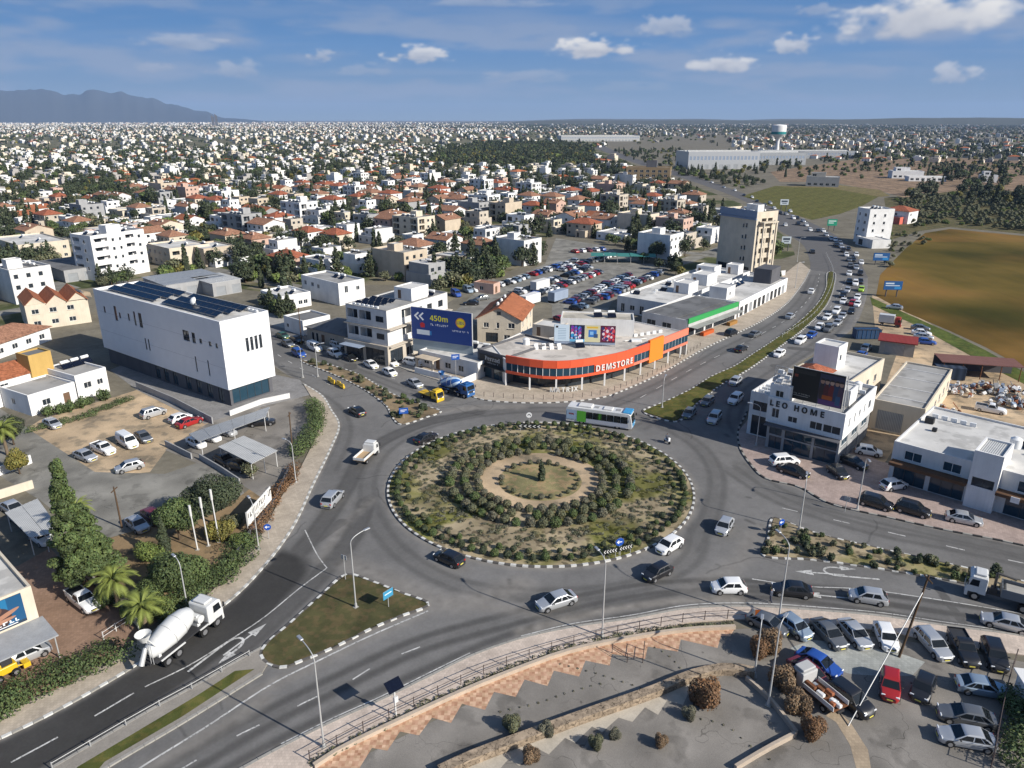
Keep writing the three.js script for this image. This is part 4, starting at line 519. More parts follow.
{ // parade of shops on the east road
  const A = [55.2,-97.15], Bp = [67.09,-85.92], dx = Bp[0] - A[0], dz = Bp[1] - A[1], far = [A[0] + dx * 1.7, A[1] + dz * 1.7];
  const [g, w] = building('shop_parade', 'two-storey white shop parade with brown canopy and flat roof', 'shop', A, far, 19);
  block(g, { w, d: 19, h: 6.0, wall: M.white2, roof: M.roofw, parapet: 0.3, glass: M.glassb, front: [W(1.6, 3.9, 2.3, 1.4), W(6.6, 3.9, 2.3, 1.4), W(15.5, 3.8, 2.6, 1.6), W(20, 3.8, 2.6, 1.6), W(25, 3.8, 2.2, 1.6), W(0.6, 0.2, 4.2, 2.7, 's'), W(5.4, 0.2, 4.3, 2.7, 's'), W(14.6, 0.2, 3.6, 2.7, 's'), W(19, 0.2, 4.2, 2.7, 's'), W(24, 0.2, 3, 2.7, 's')], left: [W(3, 4, 1.4, 1.4), W(9, 4, 1.4, 1.4)] });
  mesh('canopy', [B(9.8, 0.45, 1.8, -w / 2 + 5.1, 3.15, 10.3)], M.brown, g); mesh('canopy', B(w - 13.6, 0.45, 1.8, 6.7, 3.15, 10.3), M.brown, g);
  block(g, { w: 3.4, d: 6, h: 8.2, x: -w / 2 + 11.8, z: 7.6, parapet: 0.25, wall: M.white, wallName: 'stair_tower_wall', roof: M.corrw, front: [W(0.4, 3.4, 2.6, 1.3, 's')] });
  mesh('shop_sign', [B(4, 0.6, 0.15, -w / 2 + 3.2, 2.95, 9.72), B(4, 0.6, 0.15, -w / 2 + 7.6, 2.95, 9.72), B(1.0, 0.8, 0.1, -w / 2 + 15.8, 2.9, 11.3)], M.white, g);
  for (let i = 0; i < 3; i++) { const k = mesh('round_tank', [CY(0.75, 0.75, 1.3, 0, 0.5, 0, 14), CY(0.75, 0.25, 0.3, 0, 1.8, 0, 14)], M.tank, g); k.position.set(-w / 2 + 13.2 + i * 5.4, 7.0, 1 - i * 1.2); k.position.y = 6.1; }
  for (let i = 0; i < 5; i++) addHeater(g, -w / 2 + 14.5 + i * 2.8, 6.0, -2 + (i % 2) * 2.6, 0.3); for (let i = 0; i < 5; i++) addAC(g, -w / 2 + 1.5 + i * 1.3, 6.0, -5, 0.1);
  mesh('roof_pallet', [B(1.2, 0.9, 0.9, -w / 2 + 1.5, 6.05, -2), B(0.6, 0.5, 0.6, -w / 2 + 3, 6.05, 1)], M.black, g);
  EX.push([g.position.x, g.position.z, 18]);
}
{ // raised letters: each letter a mesh of its own
  const { FontLoader } = await import('three/addons/loaders/FontLoader.js'); const { TextGeometry } = await import('three/addons/geometries/TextGeometry.js');
  const font = await new FontLoader().loadAsync('fonts/droid/droid_sans_bold.typeface.json');
  globalThis.__letters = (parent, text, size, m, place, depth = 0.12, gap = 1.05) => { let x = 0; for (const ch of text) { if (ch !== ' ') { const g = new TextGeometry(ch, { font, size, depth, curveSegments: 3, bevelEnabled: false }); const o = mesh('letter', clean(g), m, parent); place(o, x); g.computeBoundingBox(); x += g.boundingBox.max.x * gap + size * 0.12; } else x += size * 0.5; } return x; };
  const put = globalThis.__letters, L = globalThis.__leo;
  put(L.g, 'LEO HOME', 0.95, M.black, (o, x) => o.position.set(-L.w / 2 + 0.3 + x * 1.2, 7.45, L.d / 2 + 0.01));
  const S = globalThis.__shop, run = (text, size, u0, y, m, out = 0.32) => put(S.g, text, size, m, (o, x) => { let i = 0, rest = u0 + x; while (i + 2 < S.n) { const l = Math.hypot(S.line[i + 1][0] - S.line[i][0], S.line[i + 1][1] - S.line[i][1]); if (rest < l) break; rest -= l; i++; } const [ax, az] = S.line[i], [bx, bz] = S.line[i + 1], l = Math.hypot(bx - ax, bz - az), ux = (bx - ax) / l, uz = (bz - az) / l; o.position.set(ax + ux * rest - uz * out, y, az + uz * rest + ux * out); o.rotation.y = Math.atan2(-uz, ux); });
  const tot = S.line.reduce((s, p, i) => (i ? s + Math.hypot(p[0] - S.line[i - 1][0], p[1] - S.line[i - 1][1]) : 0), 0);
  run('DEMSTORE', 1.25, tot * 0.37, 3.5, M.paintw); run('MATRIX', 0.95, tot * 0.185, 0.15, M.paintw, 0.3);
}


// ---------------------------------------------------------------- vehicles (x forward, y up)
const PAINT = { white: [0.78, 0.78, 0.77], silver: [0.50, 0.51, 0.52], grey: [0.17, 0.175, 0.18], black: [0.012, 0.012, 0.014], red: [0.32, 0.012, 0.012], maroon: [0.14, 0.02, 0.025], blue: [0.02, 0.07, 0.30], 'pale blue': [0.32, 0.40, 0.48], beige: [0.42, 0.36, 0.27], green: [0.04, 0.10, 0.06], yellow: [0.65, 0.42, 0.02], lime: [0.35, 0.55, 0.05] };
const paintMat = {}; for (const k in PAINT) paintMat[k] = new THREE.MeshPhysicalMaterial({ color: lin(...PAINT[k]), roughness: 0.38, metalness: k === 'silver' || k === 'grey' || k === 'pale blue' ? 0.45 : 0.0, clearcoat: 0.7, clearcoatRoughness: 0.08, side: THREE.DoubleSide });
M.carGlass = mat([0.012, 0.015, 0.018], { roughness: 0.05 }); M.tyre = mat([0.018, 0.018, 0.018], { roughness: 0.85 }); M.rim = mat([0.45, 0.45, 0.46], { roughness: 0.35, metalness: 0.7 }); M.lampw = mat([0.72, 0.74, 0.76], { roughness: 0.15 }); M.lampr = mat([0.34, 0.015, 0.01], { roughness: 0.2 }); M.trim = mat([0.03, 0.03, 0.032], { roughness: 0.6 }); M.plate = mat([0.7, 0.62, 0.12]);
const SHAPES = {
  sedan: { L: 4.5, hw: 0.89, belt: 0.93, roof: 1.46, hood: 0.86, boot: 1.0, cab: [1.18, -1.92, 0.22, -0.95] },
  hatchback: { L: 4.0, hw: 0.87, belt: 0.96, roof: 1.5, hood: 0.92, boot: 0.96, cab: [1.16, -1.92, 0.34, -1.25] },
  suv: { L: 4.5, hw: 0.92, belt: 1.08, roof: 1.70, hood: 1.04, boot: 1.06, cab: [1.2, -2.16, 0.45, -1.6] },
  estate: { L: 4.6, hw: 0.89, belt: 0.95, roof: 1.50, hood: 0.9, boot: 0.95, cab: [1.15, -2.2, 0.3, -1.75] },
  van: { L: 4.9, hw: 0.95, belt: 1.15, roof: 1.95, hood: 1.08, boot: 1.15, cab: [1.55, -2.36, 0.95, -2.26] },
  pickup: { L: 5.1, hw: 0.90, belt: 1.05, roof: 1.68, hood: 1.02, boot: 1.02, cab: [1.05, -0.55, 0.45, -0.35] },
};
function loftBody(s) {
  const h = s.L / 2, w = s.hw, st = [[h, 0.60, 0.60], [h - 0.1, 0.74, 0.76], [h - 0.32, s.hood - 0.1, 0.93], [h - 0.75, s.hood - 0.01, 0.985], [s.cab[0] - 0.05, s.belt, 1], [-h + 0.95, s.belt, 1], [-h + 0.5, s.boot, 0.98], [-h + 0.12, s.boot - 0.04, 0.9], [-h, 0.72, 0.80]].map(([x, y, k]) => [x, y, k * w]);
  const sec = ([x, y, q]) => [[x, y, 0], [x, y - 0.005, q * 0.6], [x, y - 0.03, q * 0.86], [x, y - 0.12, q * 0.97], [x, lerp(y, 0.3, 0.5), q], [x, 0.34, q * 0.985], [x, 0.2, q * 0.92], [x, 0.2, 0]];
  const R = st.map(sec), t = [];
  for (let i = 0; i + 1 < R.length; i++) for (let j = 0; j + 1 < 8; j++) for (const m of [1, -1]) { const f = ([x, y, z]) => [x, y, z * m], a = f(R[i][j]), b = f(R[i + 1][j]), c = f(R[i + 1][j + 1]), d = f(R[i][j + 1]); if (m > 0) t.push(a, b, c, a, c, d); else t.push(a, c, b, a, d, c); }
  for (const [r, m] of [[R[0], 1], [R[R.length - 1], -1]]) for (let j = 1; j + 1 < 8; j++) for (const k of [1, -1]) t.push([r[0][0], r[0][1], 0], [r[j][0], r[j][1], r[j][2] * k], [r[j + 1][0], r[j + 1][1], r[j + 1][2] * k]);
  const g = tri(t); return toCreasedNormals(g, 0.6);
}
function cabinRings(s) { const [bf, br, tf, tr] = s.cab, y0 = s.belt - 0.04, y1 = s.roof, wb = s.hw * 0.93, wt = s.hw * 0.70; return [[y0, bf, br, wb], [lerp(y0, y1, 0.82), lerp(bf, tf, 0.84), lerp(br, tr, 0.84), lerp(wb, wt, 0.72)], [y1 - 0.02, tf - 0.12, tr + 0.06, wt * 0.96], [y1, tf - 0.5, tr + 0.35, wt * 0.7]]; }
function cabinGeo(s) { const r = cabinRings(s), t = [], c = (k, i) => { const [y, f, b, w] = r[k]; return [[f, y, w], [f, y, -w], [b, y, -w], [b, y, w]][i]; }; for (let k = 0; k < 3; k++) for (let i = 0; i < 4; i++) { const j = (i + 1) % 4; t.push(c(k, i), c(k, j), c(k + 1, j), c(k, i), c(k + 1, j), c(k + 1, i)); } t.push(c(3, 0), c(3, 1), c(3, 2), c(3, 0), c(3, 2), c(3, 3)); return toCreasedNormals(tri(t), 0.7); }
// a pane lying 8 mm proud on one side of the cabin, between fractions u0..u1 along it
function panes(s) {
  const r = cabinRings(s), lo = r[0], hi = r[1], P = (k, f, z) => [lerp(k[1], k[2], f), k[0], z * k[3]], out = {};
  const mk = (a, b, c, d, n) => { const m = (p) => [p[0] + n[0], p[1] + n[1], p[2] + n[2]], L = (p, q, t) => p.map((v, i) => lerp(v, q[i], t)); const a2 = L(a, d, 0.1), b2 = L(b, c, 0.1), c2 = L(b, c, 0.95), d2 = L(a, d, 0.95); return quad(m(a2), m(b2), m(c2), m(d2)); };
  out.windshield = mk(P(lo, 0, 0.93), P(lo, 0, -0.93), P(hi, 0, -0.92), P(hi, 0, 0.92), [0.012, 0.01, 0]);
  out.rear = mk(P(lo, 1, -0.9), P(lo, 1, 0.9), P(hi, 1, 0.9), P(hi, 1, -0.9), [-0.012, 0.01, 0]);
  const cuts = s === SHAPES.pickup ? [[0.1, 0.92]] : s === SHAPES.van ? [[0.05, 0.24], [0.28, 0.5]] : s === SHAPES.hatchback ? [[0.07, 0.46], [0.5, 0.8]] : [[0.07, 0.44], [0.48, 0.74], [0.77, 0.93]];
  out.side = [1, -1].flatMap((z) => cuts.map(([a, b]) => mk(P(lo, a, z), P(lo, b, z), P(hi, b, z), P(hi, a + 0.015, z), [0, 0.006, z * 0.014])));
  return out;
}
const wheelGeo = cached('wheel', () => join([HC(0.31, 0.2, 0, 0, 0, 'z', 16)])), rimGeo = cached('rim', () => join([HC(0.2, 0.04, 0, 0, 0, 'z', 12)])), archGeo = cached('arch', () => join([HC(0.38, 0.05, 0, 0, 0, 'z', 16)]));
const carLib = new Map();
function carProto(kind, lod) {
  const key = kind + lod; if (carLib.has(key)) return carLib.get(key);
  const s = SHAPES[kind], g = new THREE.Group(), h = s.L / 2, p = panes(s);
  let bodyGeo = loftBody(s);
  if (kind === 'pickup') { // open load bed behind the cab
    bodyGeo = join([bodyGeo]);
  }
  if (lod === 2) { mesh('body', [bodyGeo, cabinGeo(s)], paintMat.white, g); stuff(mesh('windows', [p.windshield, p.rear, ...p.side], M.carGlass, g)); delete g.children[1].userData.kind; }
  else { mesh('body', bodyGeo, paintMat.white, g); mesh('cabin', cabinGeo(s), paintMat.white, g); mesh('windshield', p.windshield, M.carGlass, g); mesh('rear_window', p.rear, M.carGlass, g); p.side.forEach((q) => mesh('side_window', q, M.carGlass, g)); }
  if (kind === 'pickup') { const bw = s.hw * 2 - 0.3; mesh('load_bed', [B(1.75, 0.06, bw, -h + 1.05, s.boot + 0.02, 0)], M.trim, g); mesh('bed_side', [B(1.85, 0.22, 0.07, -h + 1.0, s.boot - 0.02, s.hw - 0.1)], paintMat.white, g); mesh('bed_side', [B(1.85, 0.22, 0.07, -h + 1.0, s.boot - 0.02, -s.hw + 0.1)], paintMat.white, g); mesh('tailgate', B(0.07, 0.24, bw, -h + 0.1, s.boot - 0.04, 0), paintMat.white, g); }
  const wx = [h - 0.82, -h + 0.84];
  for (const x of wx) for (const z of [1, -1]) { const w = mesh('wheel', wheelGeo, M.tyre, g); w.position.set(x, 0.31, z * (s.hw - 0.09)); if (lod < 2) { mesh('rim', rimGeo, M.rim, w).position.z = z * 0.1; } }
  if (lod === 0) {
    for (const x of wx) for (const z of [1, -1]) mesh('wheel_arch', archGeo, M.trim, g).position.set(x, 0.36, z * (s.hw - 0.03));
    for (const z of [1, -1]) { mesh('headlight', RB(0.12, 0.16, 0.36, 0.05, h - 0.16, 0.62, z * s.hw * 0.68), M.lampw, g); mesh('tail_light', RB(0.1, 0.2, 0.28, 0.04, -h + 0.06, 0.68, z * s.hw * 0.7), M.lampr, g); mesh('mirror', RB(0.14, 0.13, 0.2, 0.04, s.cab[0] - 0.42, s.belt, z * (s.hw + 0.06)), M.trim, g); }
    mesh('grille', B(0.05, 0.18, 0.8, h - 0.02, 0.42, 0), M.trim, g); mesh('number_plate', B(0.02, 0.11, 0.5, h + 0.015, 0.34, 0), M.plate, g); mesh('number_plate', B(0.02, 0.11, 0.5, -h - 0.01, 0.5, 0), M.plate, g); mesh('rear_bumper', RB(0.12, 0.16, s.hw * 1.5, 0.05, -h + 0.02, 0.3, 0), M.trim, g);
  }
  carLib.set(key, g); return g;
}
const fleet = [];
function addCar(kind, color, x, z, a, place, lod = 1, y = 0.014) {
  const g = carProto(kind, lod).clone(); g.name = numbered(kind === 'suv' ? 'suv_car' : kind === 'van' ? 'small_van' : kind === 'pickup' ? 'pickup_truck' : kind + '_car'); g.position.set(x, y, z); g.rotation.y = a; const r = rng(fleet.length + 3), k = 0.96 + r() * 0.08; g.scale.set(k, 0.98 + r() * 0.05, 1);
  g.traverse((o) => { if (o.material === paintMat.white) o.material = paintMat[color]; });
  scene.add(g); g.userData = { category: kind === 'van' ? 'van' : kind === 'pickup' ? 'pickup' : 'car' }; fleet.push({ g, kind, color, place, x, z }); return g;
}
const NTH = ['first', 'second', 'third', 'fourth', 'fifth', 'sixth', 'seventh', 'eighth', 'ninth', 'tenth', 'eleventh', 'twelfth', 'thirteenth', 'fourteenth', 'fifteenth', 'sixteenth', 'seventeenth', 'eighteenth', 'nineteenth', 'twentieth'];
function labelFleet() { const by = {}; for (const f of fleet) { const k = f.place + '|' + f.color + ' ' + f.kind; (by[k] ||= []).push(f); } for (const k in by) { const l = by[k].sort((a, b) => a.x / -a.z - b.x / -b.z); l.forEach((f, i) => { const what = `${f.color} ${f.kind === 'suv' ? 'SUV' : f.kind}`; f.g.userData.label = l.length === 1 ? `${what} ${f.place}` : `${NTH[Math.min(i, 19)]} ${what} from the left ${f.place}`; f.g.userData.group = 'cars ' + f.place; }); } }
// --- moving cars: [kind, colour, x, z, heading]
const onRing = 'driving on the roundabout';
for (const c of [
  ['hatchback', 'black', -7.56,-75.84,2.5, 'leaving the near left side of the roundabout', 0], ['sedan', 'silver', 4.81,-67.53,-2.69, 'driving on the near side of roundabout', 0], ['hatchback', 'white', 19.4,-78.67,-2.42, 'beside the roundabout kerb below the blue sign', 0], ['hatchback', 'black', 16.86,-72.96,-2.51, 'driving behind the white hatchback at the roundabout', 0], ['hatchback', 'silver', 27.41,-83.14,-2.12, 'entering the roundabout from the showroom side', 0],
  ['hatchback', 'white', 24.32,-70.07,-3.14, 'leading the queue from the east road', 0], ['sedan', 'black', 31.21,-69.51,2.96, 'driving in from the east road', 0], ['hatchback', 'silver', 39.14,-68.24,2.86, 'driving in from the east road', 0], ['sedan', 'silver', 51.47,-63.83,2.67, 'beside the tipper truck on the east road', 0],
  ['suv', 'silver', -24.84,-90.54,1.36, 'driving up beside the roundabout', 0], ['sedan', 'black', -14.19,-111.1,0.9, 'driving along the far side of roundabout', 0], ['sedan', 'black', -27.92,-122.91,2.25, 'leaving beside the office block', 0],
  ['sedan', 'grey', 31.67,-121.97,-2.08, 'in the shade left of the showroom', 0], ['suv', 'silver', 35.55,-119.65,-2.08, 'in the shade left of the showroom', 0], ['hatchback', 'grey', 36.36,-127.86,-2.16, 'in the shade left of the showroom', 0], ['suv', 'white', 41.88,-128.89,-2.21, 'in the shade left of the showroom', 0], ['hatchback', 'silver', 44.72,-138.87,-2.2, 'in the shade left of the showroom', 0],
  ['sedan', 'black', 52.46,-161.18,0.88, 'driving away past the green sign shop', 0], ['suv', 'black', 53.88,-174.45,0.84, 'parked by the green sign shop kerb', 1], ['sedan', 'grey', 59.51,-173.57,0.82, 'driving away past the green sign shop', 1], ['sedan', 'silver', 74.24,-190.9,0.95, 'on the rising road beyond the shop row', 1], ['sedan', 'white', 91.32,-220.91,1.08, 'on the rising road beyond the shop row', 1], ['sedan', 'black', 118.98,-292.23,1.36, 'on the rising road beyond the shop row', 1], ['hatchback', 'white', 135.59,-370.51,1.43, 'on the rising road beyond the shop row', 1],
]) addCar(c[0], c[1], c[2], c[3], c[4], c[5], c[6]);
{ // the queue coming down the north-east road
  const q = [['hatchback', 'white', 59.87,-157.4,-2.24], ['suv', 'white', 68.33,-167.58,-2.24], ['sedan', 'blue', 72.89,-172.69,-2.25], ['hatchback', 'white', 77.69,-179.95,-2.15], ['suv', 'white', 88.75,-196.28,-2.13], ['sedan', 'silver', 83.84,-183.8,-2.2], ['sedan', 'white', 95.6,-207.93,-2.08], ['sedan', 'black', 92.86,-196.28,-2.09], ['hatchback', 'silver', 102.91,-222.29,-2.07], ['sedan', 'white', 101.86,-212.95,-2.08], ['hatchback', 'white', 98.04,-204.3,-2.11], ['hatchback', 'lime', 107.83,-223.69,-2.05], ['sedan', 'black', 109.2,-235.48,-2.01], ['sedan', 'white', 114.8,-248.48,-2.01], ['suv', 'black', 118.55,-248.48,-1.99], ['sedan', 'black', 112.77,-235.48,-1.99], ['hatchback', 'grey', 121.37,-262.88,-1.95], ['sedan', 'black', 127.62,-274.75,-1.92], ['sedan', 'white', 129.56,-285.43,-1.88], ['suv', 'silver', 135.53,-304.25,-1.85], ['sedan', 'black', 136.3,-299.33,-1.89], ['hatchback', 'white', 140.7,-322.74,-1.82], ['sedan', 'grey', 139.45,-314.56,-1.86], ['sedan', 'silver', 142.62,-337.3,-1.78], ['sedan', 'black', 143.91,-349.88,-1.78], ['hatchback', 'white', 141.4,-353.16,-1.77], ['sedan', 'white', 146.02,-370.51,-1.74], ['sedan', 'black', 143.38,-374.17,-1.67], ['suv', 'white', 149.33,-397.7,-1.67], ['sedan', 'silver', 151.68,-415.03,-1.68], ['sedan', 'black', 149.92,-419.58,-1.67], ['sedan', 'white', 154.7,-443.89,-1.68], ['hatchback', 'grey', 154.54,-459.82,-1.67], ['sedan', 'black', 156.87,-482.85,-1.67]];
  for (const [k, c, x, z, a] of [['sedan', 'white', 83.7,-189.85,-2.18], ['suv', 'grey', 79.21,-178.09,-2.19], ['sedan', 'silver', 88.13,-190.9,-2.14], ['hatchback', 'red', 97.14,-205.5,-2.11], ['sedan', 'black', 98.82,-215.54,-2.09], ['suv', 'white', 109.81,-232.42,-1.98], ['sedan', 'silver', 121.87,-259.14,-1.95], ['hatchback', 'white', 127.91,-268.69,-1.96], ['sedan', 'grey', 126.12,-274.75,-1.91], ['sedan', 'white', 133.44,-285.43,-1.92], ['suv', 'black', 132.26,-294.56,-1.88], ['hatchback', 'silver', 140.1,-325.56,-1.82], ['sedan', 'black', 135.58,-309.33,-1.82], ['sedan', 'white', 146.26,-349.88,-1.78], ['sedan', 'silver', 150.14,-385.6,-1.68], ['hatchback', 'black', 151.46,-397.7,-1.68], ['sedan', 'white', 158.86,-428.99,-1.69], ['suv', 'silver', 161.3,-471.06,-1.68], ['sedan', 'white', 161.44,-508.21,-1.68], ['sedan', 'black', 160.12,-521.88,-1.67], ['hatchback', 'white', 164.59,-559.37,-1.67], ['sedan', 'silver', 163.28,-584.47,-1.58], ['sedan', 'white', 166.07,-631.54,-1.58]].concat(q)) addCar(k, c, x, z, a, 'in the long queue down the road', 1);
}
// --- beside the east shops and the showroom
for (const [k, c, x, z, a, p] of [['hatchback', 'white', 54.72,-94.35,0.29, 'parked in front of the shop parade'], ['suv', 'black', 49.72,-89.14,-0.67, 'parked along the east road kerb'], ['suv', 'black', 53.81,-87.24,-0.67, 'parked along the east road kerb'], ['sedan', 'silver', 59.32,-84.9,-0.46, 'parked along the east road kerb'], ['suv', 'white', 41.78,-102.14,0.16, 'parked before the showroom windows'], ['sedan', 'black', 41.95,-98.77,-0.78, 'parked before the showroom windows'], ['hatchback', 'black', 48.38,-98.44,-1.38, 'parked at the showroom corner'], ['sedan', 'black', 52.07,-101.8,-0.98, 'parked at the showroom corner'], ['hatchback', 'white', 56.31,-105.72,-0.44, 'in the lane beside the showroom']]) addCar(k, c, x, z, a, p, 0, 0.135);
// --- car park by the camera
for (const [k, c, x, z, a, p] of [['hatchback', 'pale blue', 29.27,-63.19,-1.1, ''], ['sedan', 'grey', 26.62,-63.67,-0.75, ''], ['sedan', 'grey', 32.36,-62.1,-1.32, ''], ['sedan', 'silver', 35.02,-62.1,-1.41, ''], ['hatchback', 'white', 37.97,-61.63,-1.74, ''], ['estate', 'silver', 42.19,-60.58,-1.49, ''], ['pickup', 'black', 44.78,-59.85,-1.77, ''], ['suv', 'black', 47.25,-58.84,-1.89, ''], ['sedan', 'blue', 29.62,-57.72,-0.87, ''], ['sedan', 'maroon', 28.18,-56.23,-1.12, ''], ['suv', 'black', 30.61,-53.06,-1.06, ''], ['hatchback', 'red', 35.15,-54.93,-2.02, ''], ['hatchback', 'black', 38.02,-54.55,-2.26, ''], ['sedan', 'pale blue', 43.5,-54.55,-0.27, ''], ['sedan', 'grey', 39.99,-51.05,2.84, ''], ['sedan', 'silver', 38.58,-48.62,2.89, '']]) addCar(k, c, x, z, a, 'in the fenced car park by the east road', 0, 0.02);
// --- lots beside the office block
for (const [k, c, x, z, a] of [['sedan', 'silver', -66.58,-104.26,-0.55], ['pickup', 'white', -65.11,-106.83,-0.56], ['van', 'white', -62.6,-109.51,-0.71], ['sedan', 'grey', -60.92,-111.5,-0.78], ['hatchback', 'silver', -57.84,-100.43,-2.49], ['hatchback', 'silver', -79.2,-116.97,-0.59], ['suv', 'silver', -64.06,-121.97,0.89], ['sedan', 'red', -55.92,-117.85,0.98], ['hatchback', 'white', -58.25,-119.65,0.94], ['sedan', 'silver', -48.59,-83.64,-0.71], ['sedan', 'maroon', -47.44,-85.66,-0.72], ['pickup', 'white', -46.9,-67.71,-0.64], ['hatchback', 'silver', -47.52,-59.12,0.79]]) addCar(k, c, x, z, a, 'in the lots below the office block', 0, 0.02);
for (const [k, c, x, z, a] of [['hatchback', 'white', -51.19,-109.12,-0.64], ['hatchback', 'white', -49.83,-111.5,-0.52], ['sedan', 'silver', -48.25,-113.97,-0.53], ['sedan', 'black', -43.42,-117.85,0.27], ['sedan', 'black', -44.34,-102.84,-0.71], ['hatchback', 'black', -41.18,-100.43,-0.5], ['sedan', 'silver', -64.61,-85.15,-0.62], ['hatchback', 'grey', -62.06,-83.14,-0.62], ['sedan', 'white', -59.19,-80.51,-0.62], ['sedan', 'silver', -67.34,-87.78,-0.61]]) addCar(k, c, x, z, a, 'sheltered under the carports', 1, 0.03);
// --- north-west road and forecourts
for (const [k, c, x, z, a] of [['sedan', 'green', -55.57,-171.82,-0.77], ['sedan', 'grey', -52.44,-165.13,-0.86], ['suv', 'blue', -47.76,-157.4,-0.85], ['van', 'white', -45.32,-161.96,-0.83], ['sedan', 'black', -51.24,-168.41,-0.82], ['suv', 'white', -40.38,-163.53,-0.78], ['sedan', 'black', -37.18,-160.41,-0.78], ['suv', 'white', -39.69,-157.4,-0.83], ['sedan', 'black', -35.72,-154.49,-0.84], ['sedan', 'white', -30.21,-149.62,-0.89], ['sedan', 'white', -26.14,-150.98,-0.86], ['suv', 'white', -21.39,-150.98,-0.53], ['hatchback', 'white', -25.33,-144.38,-0.84], ['sedan', 'silver', -19.31,-137.69,-0.93]]) addCar(k, c, x, z, a, 'on the road by the commercial block', 0, 0.02);
// --- yard behind the showroom
for (const [k, c, x, z, a] of [['sedan', 'silver', 106.84,-200.79,2.67], ['sedan', 'grey', 102.76,-179.01,-0.43], ['sedan', 'white', 100.63,-174.45,-0.42], ['sedan', 'silver', 99.28,-170.96,-0.41], ['sedan', 'blue', 97.55,-166.76,-0.36], ['pickup', 'white', 86.7,-123.88,-0.6], ['sedan', 'blue', 77.93,-156.66,0.85], ['suv', 'black', 74.23,-150.3,0.85], ['hatchback', 'silver', 81.44,-161.96,0.89]]) addCar(k, c, x, z, a, 'in the dusty yard behind the showroom', 1, 0.03);


// ---------------------------------------------------------------- lorries, bus and machines
const bigWheel = cached('bigwheel', () => HC(0.52, 0.34, 0, 0, 0, 'z', 18)), bigRim = cached('bigrim', () => HC(0.28, 0.05, 0, 0, 0, 'z', 12));
function truckWheels(g, xs, hw, r = 1) { for (const x of xs) for (const z of [1, -1]) { const w = mesh('wheel', bigWheel, M.tyre, g); w.position.set(x, 0.52 * r, z * hw); w.scale.setScalar(r); mesh('rim', bigRim, M.rim, w).position.z = z * 0.17; } }
function truckCab(g, x, paint, hw = 1.22, y = 0.95, len = 1.9, h = 2.0) {
  const s = new THREE.Shape([[0, 0], [len, 0], [len, h * 0.42], [len - 0.22, h * 0.92], [len - 0.45, h], [0.05, h], [0, h - 0.1]].map((p) => new THREE.Vector2(...p))); const b = new THREE.ExtrudeGeometry(s, { depth: 2 * hw - 0.16, bevelEnabled: true, bevelSize: 0.06, bevelThickness: 0.08, bevelSegments: 2 }); b.translate(x, y, -hw + 0.08);
  const c = mesh('cab', clean(b), paint, g); const f = (u) => [x + len - 0.22 * u + 0.085, y + h * (0.42 + 0.5 * u)];
  const [x0, y0] = f(0.06), [x1, y1] = f(0.94); mesh('windshield', quad([x0, y0, hw - 0.12], [x0, y0, -hw + 0.12], [x1, y1, -hw + 0.16], [x1, y1, hw - 0.16]), M.carGlass, c);
  for (const z of [1, -1]) { mesh('side_window', quad([x + 0.7, y + h * 0.45, z * (hw + 0.012)], [x + len - 0.2, y + h * 0.45, z * (hw + 0.012)], [x + len - 0.4, y + h * 0.86, z * (hw + 0.012)], [x + 0.7, y + h * 0.86, z * (hw + 0.012)]), M.carGlass, c); mesh('mirror', RB(0.12, 0.6, 0.22, 0.05, x + len - 0.05, y + h * 0.5, z * (hw + 0.24)), M.trim, c); mesh('headlight', RB(0.1, 0.22, 0.4, 0.04, x + len + 0.06, y + 0.08, z * (hw - 0.35)), M.lampw, c); mesh('step', B(0.8, 0.5, 0.25, x + len - 0.6, y - 0.45, z * (hw - 0.12)), M.trim, c); }
  mesh('bumper', RB(0.35, 0.55, 2 * hw, 0.08, x + len - 0.08, y - 0.55, 0), paint, c); mesh('grille', B(0.06, 0.5, 1.5, x + len + 0.05, y + 0.2, 0), M.trim, c); mesh('roof_deflector', RB(1.1, 0.25, 1.6, 0.1, x + 0.65, y + h + 0.08, 0), paint, c);
  return c;
}
